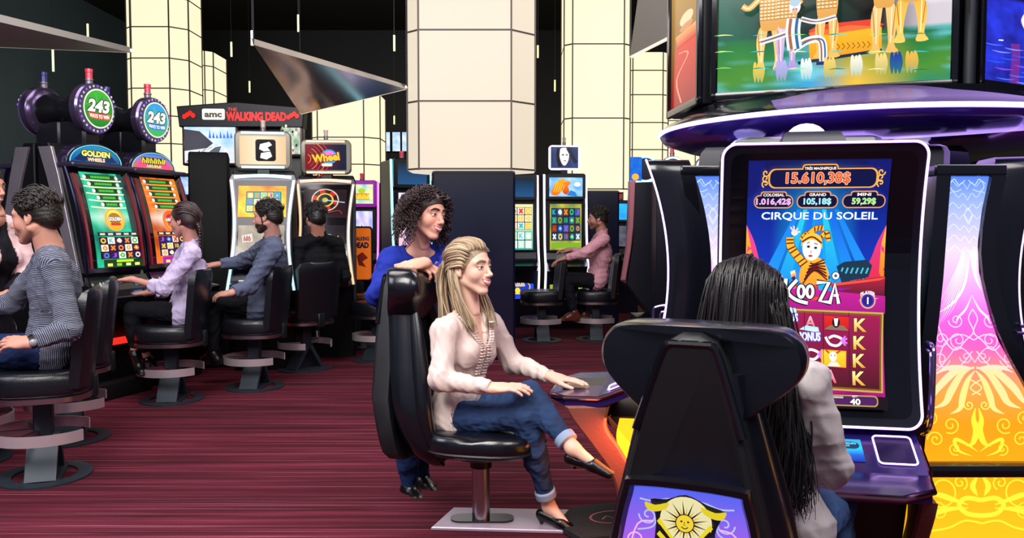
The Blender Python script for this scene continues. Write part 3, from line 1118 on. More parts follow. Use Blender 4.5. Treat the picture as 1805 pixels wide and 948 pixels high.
def jester_art(cv):
    cv.bg(lambda u, v: (lambda d: mix(mix('#0a1250', '#0c39c8', v * 1.6), '#12b6f0', max(0, 1 - d * 1.6) * min(1, v * 2.4)) if v < .62 else mix('#7a1060', '#c81890', nz(u * 2, v * 3)))(abs(u - .5) * 2), 40, 90)
    # spotlights
    for k, x in enumerate((1340, 1372, 1404, 1436, 1468, 1500, 1532)):
        cv.poly([(1436 + (x - 1436) * .35, 372), (1436 + (x - 1436) * .35 + 7, 372), (x + 22, 500), (x - 4, 500)], ['#1c7cf0', '#27c8f4', '#1660e0'][k % 3], '#1a90e8')
    cv.poly([(1310, 290), (1342, 290), (1326, 340), (1310, 352)], '#0c1668')
    cv.poly([(1563, 290), (1520, 290), (1550, 340), (1563, 352)], '#0c1668')
    # curtains at the sides
    cv.poly(cr([(1310, 398), (1326, 430), (1338, 470), (1352, 500), (1310, 510)], 4), '#e0409a', '#e8452a')
    cv.poly([(1310, 400), (1320, 440), (1322, 480), (1310, 500)], '#ffb02a', '#ff7a1a')
    cv.poly(cr([(1563, 398), (1548, 430), (1536, 462), (1512, 500), (1563, 510)], 4), '#d83a90', '#d82a2a')
    cv.poly([(1563, 400), (1556, 430), (1554, 480), (1563, 500)], '#ffb840', '#ff6a1a')
    # crowd line
    cols = ['#e85a3a', '#f2a26a', '#28b0d8', '#a83a6a', '#f0dcb0', '#3a2a5a', '#d8482c']
    for k in range(70):
        x = 1330 + (k * 41) % 225
        y = 476 + (k * 13) % 46
        cv.poly([(x, y), (x + 6 + k % 5, y - 3), (x + 9, y + 5), (x + 2, y + 8 + k % 4)], cols[k % 7])
    cv.poly([(1476, 470), (1490, 462), (1530, 458), (1540, 468), (1534, 488), (1486, 498)], '#15324a')
    for k in range(6):
        cv.stroke([(1484 + k * 9, 482), (1488 + k * 9, 472)], 3, '#4fb6c8')
    cv.poly([(1468, 500), (1563, 486), (1563, 520), (1470, 516)], '#b02038', '#5a1430')
    cv.stroke([(1470, 502), (1520, 496), (1563, 490)], 4, '#f0503a')
    # a jester in a striped suit, one arm raised
    def stripes(pts, wd, n=7):
        P = cr(pts, 6)
        cv.stroke(P, wd + 2, '#5a1414')
        cv.stroke(P, wd, '#f2b632')
        L = len(P) - 1
        for k in range(n):
            i = int((k + .5) * L / n)
            a, b = P[i], P[min(i + 1, L)]
            dx, dy = b[0] - a[0], b[1] - a[1]
            ln = math.hypot(dx, dy) or 1
            cv.stroke([(a[0] - dy / ln * wd * .46 - dx * .3, a[1] + dx / ln * wd * .46), (a[0] + dy / ln * wd * .46 + dx * .6, a[1] - dx / ln * wd * .46)], 2.6, '#7a2014')
    cv.poly(cr([(1412, 470), (1424, 452), (1442, 454), (1456, 466), (1462, 492), (1450, 500), (1412, 500)], 4, True), '#f2b632', '#e8962a')
    for k in range(7):
        cv.stroke([(1416 + k * 2, 500 - k * 6), (1436, 478 - k * 2), (1460 - k, 494 - k * 6)], 2.8, ['#7a1e18', '#2a1010'][k % 2], 4)
    stripes([(1418, 468), (1404, 452), (1392, 436), (1390, 420)], 14, 7)
    cv.ell(1398, 412, 6, 5, '#f4e4e0')
    for q in ((1390, 402), (1396, 400), (1404, 404), (1408, 410)):
        cv.stroke([(1398, 412), q], 2.6, '#f4d4cc')
    stripes([(1428, 420), (1420, 414), (1410, 424)], 8, 4)
    stripes([(1416, 424), (1434, 406), (1450, 404)], 9, 5)
    stripes([(1446, 420), (1456, 412), (1460, 426)], 8, 4)
    cv.ell(1430, 438, 17, 22, '#f3ecec')
    cv.poly(cr([(1411, 436), (1414, 420), (1430, 412), (1446, 420), (1449, 440), (1444, 430), (1430, 424), (1416, 428)], 3, True), '#f2c23a')
    cv.stroke([(1412, 428), (1430, 419), (1448, 430)], 3, '#7a2014', 4)
    cv.ell(1424, 436, 3, 2.2, '#22262e', 10)
    cv.ell(1437, 438, 3, 2.2, '#22262e', 10)
    cv.stroke([(1421, 430), (1426, 428)], 1.6, '#9a3a2a')
    cv.stroke([(1434, 430), (1441, 432)], 1.6, '#9a3a2a')
    cv.ell(1429, 445, 2, 3, '#dcb8b0', 10)
    cv.ell(1428, 452, 4, 2, '#c2303a', 10)
    # jackpot plates
    cv.rr(1346, 303, 1540, 336, 12, '#f2a64a')
    cv.rr(1406, 296, 1470, 312, 6, '#f2a64a')
    cv.rr(1349, 305, 1537, 334, 11, '#0a1040')
    cv.rr(1408, 298, 1468, 312, 5, '#140c2c')
    cv.text('TRÈS MAGNIFIQUE', 1438, 303, 6.5, '#fff2e2', 56, .03)
    cv.text('15.610,38$', 1435, 320, 21, '#ff5a30', 114, .02, '#ffd0a8', .9)
    for sg in (1341, 1545):
        for k in range(3):
            cv.stroke(spiral(sg, 310 + k * 9, 7, 1.1, k, 1, 10), 2.2, '#ffb640')
    for x0, x1, t, n, c in ((1321, 1393, 'COLOSSAL', '1.016,42$', '#f79ae6'), (1399, 1473, 'GRAND', '105,18$', '#7ee8f4'), (1480, 1556, 'MINI', '59,29$', '#9af05a')):
        m = (x0 + x1) / 2
        cv.rr(x0, 347, x1, 370, 11, '#d8986a')
        cv.rr(m - 24, 341, m + 24, 356, 5, '#d8986a')
        cv.rr(x0 + 2, 349, x1 - 2, 368, 9, '#0c0c34')
        cv.rr(m - 22, 343, m + 22, 356, 4, '#0c0c34')
        cv.text(t, m, 347, 5, '#fff0e8', min(38, 6 * len(t)), .03)
        cv.text(n, m, 359, 12, c, 7 * len(n), .02, '#ffffff', .25)
    cv.text('CIRQUE DU SOLEIL', 1440, 384, 15, '#ffffff', 208, .012, '#1a5ab8', .8)
    # title
    cv.poly([(1370, 505), (1563, 520), (1563, 550), (1372, 545)], '#c41c94', '#a01880')
    for k in range(24):
        x, y = 1375 + (k * 47) % 185, 512 + (k * 17) % 34
        cv.stroke([(x, y), (x + 9, y - 4), (x + 20, y - 5)], 2.6, ['#f050c8', '#e8482a', '#8a1a8a', '#ff8ae0'][k % 4], 3, taper=True)
    for ow, c in ((5, '#141018'), (0, '#ffffff')):
        wd = 6.5 + ow
        cv.stroke([(1384, 492), (1382, 512), (1380, 532)], wd, c, 5)
        cv.stroke([(1404, 494), (1388, 514), (1402, 528), (1424, 534)], wd * .9, c, 5)
        cv.stroke(arc(1412, 514, 5.5, 0, 350, 16, 10), wd * .8, c, closed=True)
        cv.stroke(arc(1428, 514, 5.5, 0, 350, 16, 10), wd * .8, c, closed=True)
        cv.stroke([(1440, 498), (1462, 498), (1446, 530), (1466, 532)], wd, c)
        cv.stroke([(1464, 534), (1473, 500), (1480, 534)], wd * .95, c)
        cv.stroke([(1467, 520), (1480, 520)], wd * .7, c)
        cv.stroke(arc(1474, 486, 4.5, 0, 340, 12), wd * .55, c, closed=True)
    cv.ell(1532, 528, 14, 14, '#d8b070')
    cv.ell(1532, 528, 11.5, 11.5, '#4a2ab8')
    cv.ell(1532, 528, 9, 9, '#2a1a78')
    cv.text('1', 1532, 528, 12, '#ffffff', bold=.03)
    cv.text('PLAYER', 1532, 514, 6, '#ffffff', 26, .03, arcr=22)
    # reels
    cv.poly([(1318, 542), (1560, 548), (1556, 682), (1320, 676)], '#caa04a')
    cv.poly([(1321, 545), (1557, 551), (1553, 679), (1323, 673)], '#7a5420')
    cv.poly([(1324, 548), (1554, 554), (1550, 676), (1326, 670)], '#a01850', '#4a0f1c')
    for x in (1372, 1418, 1452, 1498):
        cv.stroke([(x, 549), (x, 672)], 1.0, '#3a0a18')
    def big(ch, x, y, h, c, c2):
        cv.text(ch, x, y, h, c, h * 1.0, .03, '#3a1008', 1.0, c2=c2)
    for k, y in enumerate((570, 600, 630, 659)):
        big('K', 1519 - k * 1.5, y, 23, '#fff0a0', '#d89a28')
    big('A', 1429, 566, 20, '#ffb8c8', '#d84a6a')
    big('A', 1464, 657, 22, '#ffb8c8', '#d84a6a')
    big('Q', 1346, 640, 20, '#ffc8a0', '#c8682a')
    def bonus(x, y):
        cv.poly([(x - 18, y - 9), (x - 6, y - 16), (x + 16, y - 13), (x + 18, y - 4)], '#8ae0e8', '#e8f4ff')
        cv.text('BONUS', x, y + 3, 15, '#ffffff', 40, .04, '#4a5ac8', 1.4)
    bonus(1427, 588)
    bonus(1386, 556)
    def mask(x, y):
        cv.stroke([(x - 18, y - 6), (x - 10, y + 6), (x + 4, y + 8), (x + 12, y - 2), (x - 2, y - 8), (x - 12, y - 4)], 4.5, '#f4f0ff', 4)
        for q in range(5):
            cv.stroke([(x + 10, y), (x + 18 + q % 2 * 3, y - 8 + q * 4)], 3, '#d878f0')
    mask(1474, 597)
    mask(1432, 621)
    cv.poly([(1454, 555), (1498, 557), (1498, 580), (1454, 578)], '#e0281c', '#b81a1a')
    cv.poly([(1454, 578), (1464, 571), (1488, 571), (1498, 580)], '#8a6a5a')
    cv.ell(1475, 566, 7, 9, '#20141a')
    cv.poly([(1471, 559), (1479, 559), (1477, 572), (1473, 572)], '#f2eeea')
    cv.poly([(1449, 612), (1493, 614), (1492, 642), (1447, 640)], '#e8a81c')
    cv.poly([(1451, 614), (1491, 616), (1490, 640), (1449, 638)], '#ffd23a', '#f0b420')
    cv.ell(1469, 624, 6.5, 8.5, '#f4efe8')
    cv.poly([(1458, 640), (1464, 633), (1476, 633), (1482, 640)], '#f0e6dc')
    cv.stroke([(1462, 618), (1456, 613)], 3, '#d8382a')
    cv.stroke([(1475, 618), (1482, 614)], 3, '#d8382a')
    cv.ell(1466, 622, 1, 1.2, '#222222', 6)
    cv.ell(1472, 622, 1, 1.2, '#222222', 6)
    cv.ell(1340, 590, 14, 10, '#c8508a')
    cv.ell(1350, 610, 10, 8, '#e8a03a')
    # bottom strip
    cv.poly([(1310, 680), (1563, 688), (1563, 708), (1310, 708)], '#14060e')
    cv.rr(1322, 686, 1546, 704, 7, '#b8985a')
    cv.rr(1324, 688, 1544, 702, 6, '#4a1c58')
    cv.text('40', 1506, 696.5, 10, '#ffffff', 18, .03)
    cv.text('BET', 1506, 688, 3.5, '#e8e0c0', 10, .02)
    cv.scrawl('', 1476, 690, 3.5, '#e8e0c0', 18)


def purple_idle_art(cv):
    cv.bg(lambda u, v: mix('#0a1250', '#b01880', v), 6, 30)
    cv.rr(1346, 303, 1540, 336, 12, '#f2a64a')
    cv.rr(1349, 305, 1537, 334, 11, '#0a1040')
    cv.poly([(1324, 548), (1554, 554), (1550, 676), (1326, 670)], '#a01850', '#4a0f1c')


def island_game(loc, rz, label, arty, playing):
    root = empty('slot_machine', loc, rz, label, 'slot machine', 'big curved slot machines of the round island')
    # monitor
    rows = monitor_rows(MW / 2, ZB, ZT, .045)
    front, back = [], []
    for z, w_ in rows:
        f = yo(z)
        front.append((z, w_, f))
    b = MB()
    rings = []
    for z, w_, f in front:
        rings.append([(-w_, f, z), (w_, f, z), (w_ + .006, f + .03, z), (w_ - .03, f + .16, z), (-w_ + .03, f + .16, z), (-w_ - .006, f + .03, z)])
    b.slab(rings)
    b.build('monitor', mat('monitor_shell', '#0b0d18', .25, coat=.3), root, smooth=30)
    # light line round the front edge
    pts = [(x, yo(z) - .003, z) for x, z in rrect(-MW / 2 + .002, ZB, MW / 2 - .002, ZT, .045, 8)]
    dense = []
    for i, p in enumerate(pts):
        q = pts[(i + 1) % len(pts)]
        k = max(1, int(math.dist(p, q) / .04))
        for j in range(k):
            z = p[2] + (q[2] - p[2]) * j / k
            dense.append((p[0] + (q[0] - p[0]) * j / k, yo(z) - .003, z))
    MB().tube(dense, .0042, 8, closed=True).build('light_line', neon, root)
    # inner dark glass and picture
    gl = MB()
    rows2 = []
    for z, w_ in monitor_rows(MW / 2 - .03, ZB + .03, ZT - .03, .03):
        rows2.append((z, w_))
    for i in range(len(rows2) - 1):
        (z1, w1), (z2, w2) = rows2[i], rows2[i + 1]
        gl.add([(-w1, yo(z1) - .002, z1), (w1, yo(z1) - .002, z1), (w2, yo(z2) - .002, z2), (-w2, yo(z2) - .002, z2)], [(0, 1, 2, 3)])
    gl.build('screen_glass', mat('screen_glass', '#07080f', .12, coat=.2), root)
    cv = Canvas(1310, 288, 1563, 708, .425, .775, .70, xc=-.012, fn=lambda x, y, z: (x, yo(z) - .0035 + y, z), step=.00016, maxe=45)
    arty(cv)
    cv.build('screen_picture', art_hot, root)
    # mount behind and above
    mt = MB()
    mt.slab([[(-.11, .10, 1.44), (.11, .10, 1.44), (.11, .30, 1.44), (-.11, .30, 1.44)], [(-.10, .12, 1.56), (.10, .12, 1.56), (.10, .30, 1.56), (-.10, .30, 1.56)], [(-.085, .14, 1.585), (.085, .14, 1.585), (.085, .28, 1.585), (-.085, .28, 1.585)]])
    mt.build('mount', mat('mount_grey', '#1b1e2c', .4), root)
    MB().lathe([(.075, 0), (.073, .016), (.067, .032), (.057, .046), (.043, .058), (.025, .066), (0, .07)], c=(0, .3, 1.56), n=24).build('lamp_dome', mat('dome_white', '#e8e4f4', .3, em='#e8dcff', es=.6), root)
    MB().box((0, .33, .98), (.5, .22, 1.2), bev=.03).build('rear_housing', navy, root)
    # sloping console
    CM = Matrix.Translation((0, 0, .055)) @ Matrix.Diagonal((1, 1.2, 1, 1)) if playing else Matrix.Identity(4)
    cfn = lambda x, y, z: tuple(CM @ Vector((x, y, z)))
    pr = MB()
    hw = .29
    pr.slab([[(-hw, -.03, .59), (hw, -.03, .59), (hw, -.05, .628), (-hw, -.05, .628)], [(-hw, -.20, .50), (hw, -.20, .50), (hw, -.20, .55), (-hw, -.20, .55)], [(-hw * .98, -.23, .49), (hw * .98, -.23, .49), (hw * .98, -.23, .537), (-hw * .98, -.23, .537)],
             [(-hw * .92, -.34, .49), (hw * .92, -.34, .49), (hw * .92, -.34, .532), (-hw * .92, -.34, .532)], [(-hw * .6, -.40, .50), (hw * .6, -.40, .50), (hw * .6, -.40, .525), (-hw * .6, -.40, .525)]])
    pr.mv(CM).build('console', mat('console_violet', '#1d124c', .2, coat=.4), root, smooth=20)
    ed = MB()
    ed.tube([(-hw - .004, -.05, .615), (-hw - .004, -.20, .54), (-hw * .99, -.23, .527), (-hw * .93, -.342, .522), (-hw * .61, -.403, .515), (hw * .61, -.403, .515), (hw * .93, -.342, .522), (hw * .99, -.23, .527), (hw + .004, -.20, .54), (hw + .004, -.05, .615)], .009, 8)
    ed.mv(CM).build('console_trim', mat('rose_chrome', '#b8848c', .15, 1.0), root)
    cs = Canvas(0, 0, 100, 100, .13, .10, 0, fn=lambda x, y, z: cfn(x + .055, -.19 + z * .887, .556 + z * .461 - y), step=.0004)
    cs.l = .002
    cs.bg(lambda u, v: ramp([(0, '#18a8e8'), (.4, '#1cc8f8'), (.7, '#0c60d8'), (1, '#0a2a9a')], v), 4, 10)
    cs.rr(6, 12, 94, 44, 14, '#0a3a60')
    cs.scrawl('', 50, 22, 9, '#7ae8ff', 76)
    cs.scrawl('', 50, 35, 7, '#7ae8ff', 44)
    cs.build('button_screen', art_hot, root)
    pad = [(x + .212, -.195 + z * .887, .556 + z * .461 + .003) for x, z in rrect(-.055, -.002, .055, .122, .014)]
    MB().tube(pad, .003, 6, closed=True).mv(CM).build('pad_light', neon, root)
    MB().add([(x, y, z - .0015) for x, y, z in pad], [tuple(range(len(pad)))]).mv(CM).build('charging_pad', mat('pad_dark', '#160c34', .2), root, smooth=0)
    if playing:
        cp = Canvas(0, 0, 100, 100, .3, .2, 0, fn=lambda x, y, z: cfn(x, -.385 + z, .5345 - y + max(0, z - .155) * .4), step=.0004)
        cp.rr(10, 10, 96, 92, 16, '#201c24')
        cp.rr(34, 22, 86, 84, 12, '#c9b898')
        cp.stroke([(12, 40), (20, 76), (60, 86)], 4, '#e8d4c0', 4)
        cp.ell(28, 50, 9, 11, '#e0cfc0')
        cp.build('touch_pad', vpaint, root)
    # hand rails at both sides
    for sx in (-1, 1):
        h = MB()
        X = sx * .335
        h.tube(cr([(X, .03, .60), (X, -.06, .66), (X, -.075, .86), (X, -.055, .895), (X, .0, .90)], 5), .007, 8)
        h.tube(cr([(X - sx * .0, .05, .63), (X, -.03, .68), (X, -.045, .85), (X, -.02, .872), (X, .01, .875)], 5), .005, 8)
        h.build('hand_rail', mat('rail_violet', '#8a7ab8', .15, .9), root)
    # lower body: curved brown bands with lit yellow sides
    for sx in (-1, 1):
        prof_o = cr([(-.34, .49), (-.31, .43), (-.245, .33), (-.175, .20), (-.15, .0)], 6)
        prof_i = cr([(-.07, .0), (-.10, .20), (-.15, .32), (-.20, .41), (-.19, .50)], 6)
        MB().prism(prof_o + prof_i, sx * .235, sx * .285, 'YZ', bev=.008).mv(CM).build('side_band', mat('copper_leather', '#7c483e', .4, .15, bump=.15, bscale=70), root)
        sp = MB().prism(list(reversed(prof_i)) + [(.30, 0), (.30, .50)], sx * .25, sx * .262, 'YZ')
        sp.build('lit_side', mat('yellow_lit', '#f6b41c', .4, em='#fdb41a', es=.9, var=.1, vscale=9), root)
        MB().box((sx * .268, .07, .36), (.03, .36, .04), rx=-.25, bev=.01).build('side_bar', black_gloss, root)
    MB().prism([(-.24, .50), (-.17, .30), (-.11, .0), (.30, 0), (.30, .52)], -.23, .23, 'YZ').build('lower_body', mat('lower_black', '#0c0a10', .35), root)
    MB().box((0, -.20, .21), (.16, .02, .008)).build('coin_tray', chrome, root)
    return root


island_game((.985, 2.74, 0), math.radians(-11), 'tall curved slot machine with a jester and KOOZA on its screen', jester_art, False)
island_game((.665, 3.58, 0), math.radians(-101), 'curved slot machine seen edge-on whose console the blonde woman touches', purple_idle_art, True)
island_game((1.93, 3.44, 0), math.radians(79), 'curved slot machine cut off by the right edge of the photo', purple_idle_art, False)

mat_o = empty('floor_mat', G(1080, 925), .35, 'black ribbed floor mat with a red ring emblem beside the dark chair', 'mat')
MB().prism([(-.22, -.17), (.24, -.2), (.32, -.02), (.24, .17), (-.12, .18), (-.25, .02)], 0, .035, 'XY', bev=.006).build('mat_pad', mat('rubber', '#15141a', .7, bump=.5, bscale=40, stretch=(1, 30, 1)), mat_o)
cv = Canvas(0, 0, 100, 100, .22, .16, 0, fn=lambda x, y, z: (x, z - .08, .0355 - y), step=.0004)
cv.stroke(arc(50, 50, 45, 0, 350, 36), 5, '#8a1a30', closed=True)
cv.stroke([(25, 58), (40, 38), (50, 60), (60, 38), (76, 58)], 5, '#8a1a30')
cv.build('emblem', vpaint, mat_o)
# ------------------------------------------------------------------ rows of upright games in the left half and the distance
SYM = ['#f4c531', '#e2382e', '#3f7fe8', '#9a4ad8', '#3fb85a', '#f08a2a', '#e8e0d0', '#2ab8c8']


def reels(cv, x0, y0, x1, y1, nx, ny, bgc, sd=0):
    cw, ch = (x1 - x0) / nx, (y1 - y0) / ny
    cv.poly([(x0, y0), (x1, y0), (x1, y1), (x0, y1)], '#1a1420')
    for j in range(ny):
        for i in range(nx):
            k = (i * 7 + j * 5 + sd * 3 + i * j) % 8
            a, b = x0 + i * cw, y0 + j * ch
            cv.poly([(a + cw * .05, b + ch * .05), (a + cw * .95, b + ch * .05), (a + cw * .95, b + ch * .95), (a + cw * .05, b + ch * .95)], bgc[(i + j) % len(bgc)])
            cx_, cy_ = a + cw / 2, b + ch / 2
            t = (i + 2 * j + sd) % 4
            if t == 0:
                cv.stroke(arc(cx_, cy_, cw * .26, 0, 340, 12, ch * .28), cw * .16, SYM[k], closed=True)
            elif t == 1:
                cv.text('10AKJ9'[(k % 5) + 1] if k % 2 else '10', cx_, cy_, ch * .6, SYM[k], cw * .55, .03)
            elif t == 2:
                cv.poly(cr([(cx_, cy_ - ch * .35), (cx_ + cw * .34, cy_), (cx_ + cw * .1, cy_ + ch * .34), (cx_ - cw * .34, cy_ + ch * .05)], 3, True), SYM[k])
                cv.ell(cx_, cy_, cw * .12, ch * .12, '#fff4c8', 8)
            else:
                cv.stroke([(cx_ - cw * .25, cy_ - ch * .3), (cx_ + cw * .25, cy_ + ch * .3)], cw * .2, SYM[k])
                cv.stroke([(cx_ + cw * .25, cy_ - ch * .3), (cx_ - cw * .25, cy_ + ch * .3)], cw * .2, SYM[k])


def golden_art(cv, hot='#2fc79a', dark='#0c4a3a', rim='#f0b02a', sd=0):
    cv.bg(lambda u, v: mix(mix(dark, hot, min(1, nz(u * 2, v * 3, sd) * 1.4)), '#e6fff0', max(0, .8 - abs(v - .47) * 5 - abs(u - .45) * 1.0)), 12, 30)
    cv.poly([(88, 0), (100, 0), (100, 200), (94, 200), (92, 60)], '#0a4a4a' if sd == 0 else '#d87a1c')
    for k in range(5):
        a = 8 + k * (5 if sd == 0 else 1.5)
        b = 84 - k * (3 if sd == 0 else 1.5)
        y = 4 + k * 14.5
        cv.stroke([(0, y + 11), (18 + k * 3, y + 13), (50, y + 13.5), (96 - k * 3, y + 12)], 2.6, '#fdf3c4' if sd == 0 else '#f7a63a')
        cv.rr(a, y, b, y + 10.5, 4, '#0d5c1e' if sd == 0 else '#4a2a08')
        cv.rr(a + 1.5, y + 1.5, b - 1.5, y + 9, 3, '#0a3a12')
        cv.scrawl('', (a + b) / 2, y + 5.3, 5.2, '#58e04a', (b - a) * .6)
        cv.ell(a, y + 6, 4, 4, '#ffffff', 10)
        cv.ell(b, y + 6, 4, 4, '#ffe0e0', 10)
    cv.ell(48, 100, 24, 24, rim)
    cv.ell(48, 100, 20, 21, '#ffe26a' if sd == 0 else '#e84a20', c2='#f0a020')
    cv.ell(48, 97, 15, 12, '#a87818' if sd == 0 else '#c01c1c')
    (cv.text if sd == 0 else cv.scrawl)('GOLDEN', 48, 98, 8, '#ffffff', 32, .04, '#6a3a00', .8)
    cv.rr(36, 106, 60, 112, 2, '#c8401c')
    cv.poly([(0, 126), (100, 126), (100, 134), (0, 134)], '#12263a')
    for k in range(5):
        cv.poly([(5 + k * 19, 128), (17 + k * 19, 128), (17 + k * 19, 132), (5 + k * 19, 132)], '#f0d0b0')
    reels(cv, 0, 136, 94, 182, 5, 3, ['#2a1c50', '#f2ecd8', '#4a1a3a'] if sd == 0 else ['#3a1244', '#2a1a60', '#f2dcc8'], sd)
    cv.poly([(0, 183), (96, 183), (96, 200), (0, 200)], '#16380f' if sd == 0 else '#a81c9a')
    cv.rr(30, 184, 72, 189, 2, '#b8f02a')
    for k in range(4):
        cv.poly([(8 + k * 22, 191), (20 + k * 22, 191), (20 + k * 22, 197), (8 + k * 22, 197)], ['#e8f060', '#88c83a', '#d8e8a0', '#ffe08a'][k])


def arch_art(cv, t1, t2, c):
    cv.poly(arc(50, 44, 49, 180, 360, 24, 42), '#10222e')
    cv.poly(arc(50, 41, 45, 180, 360, 24, 36), c[0], c[1])
    cv.poly([(10, 38), (26, 18), (40, 30), (30, 40)], c[2])
    cv.poly([(90, 38), (74, 18), (60, 30), (70, 40)], c[2])
    (cv.text if t1 == 'GOLDEN' else cv.scrawl)(t1, 50, 22, 13, '#ffe23a', 52, .05, '#2a3a10', 1.4, c2='#fff6a0')
    (cv.text if t1 == 'GOLDEN' else cv.scrawl)(t2, 50, 35, 8, '#fff0c0', 32, .04, '#7a1a10', 1.0)
    cv.stroke(arc(50, 42, 47, 180, 360, 24, 39), 1.8, '#7ee0e8')


def disc_art(cv, c1, c2, sub):
    cv.ell(50, 50, 50, 50, '#3c3450', 40)
    for k in range(28):
        a = k * 2 * PI / 28
        cv.ell(50 + 45.5 * math.cos(a), 50 + 45.5 * math.sin(a), 2.6, 2.6, '#c8b8d8' if k % 3 else '#8a5ae8', 8)
    cv.ell(50, 50, 40, 40, '#e8f0d0', 36)
    cv.ell(50, 50, 37, 37, c1, 36, c2=c2)
    for k in range(7):
        a = -.4 + k * .55
        cv.stroke([(50, 50), (50 + 36 * math.cos(a), 50 - 30 * math.sin(a))], 4, '#0e6a28' if k % 2 else '#9af05a', taper=True)
    cv.text('243', 50, 45, 26, '#ffffff', 56, .045, '#3a4a1a', 2.0, shear=.2)
    cv.text(sub, 50, 66, 8, '#ffffff', 52, .04, '#d83a1c' if c1 == '#3fae3a' else '#1a6ac8', 2.6, arcr=-300)


def beacon(parent, x, y, z, lc, s=1.0):
    b = MB()
    b.lathe([(.026 * s, 0), (.026 * s, .03 * s), (.03 * s, .035 * s), (.03 * s, .045 * s), (0, .046 * s)], c=(x, y, z), n=14)
    b.build('beacon_base', silver, parent)
    q = MB().lathe([(.024 * s, .046 * s), (.024 * s, .09 * s), (.027 * s, .094 * s), (.027 * s, .118 * s), (0, .12 * s)], c=(x, y, z), n=14)
    q.build('beacon', lc, parent)


bred = mat('beacon_red', '#b83048', .25, coat=.5, em='#ff4a6a', es=.25)
bblue = mat('beacon_blue', '#2c3a8a', .25, coat=.5)
bclear = mat('beacon_clear', '#c8b4a8', .25, coat=.5)


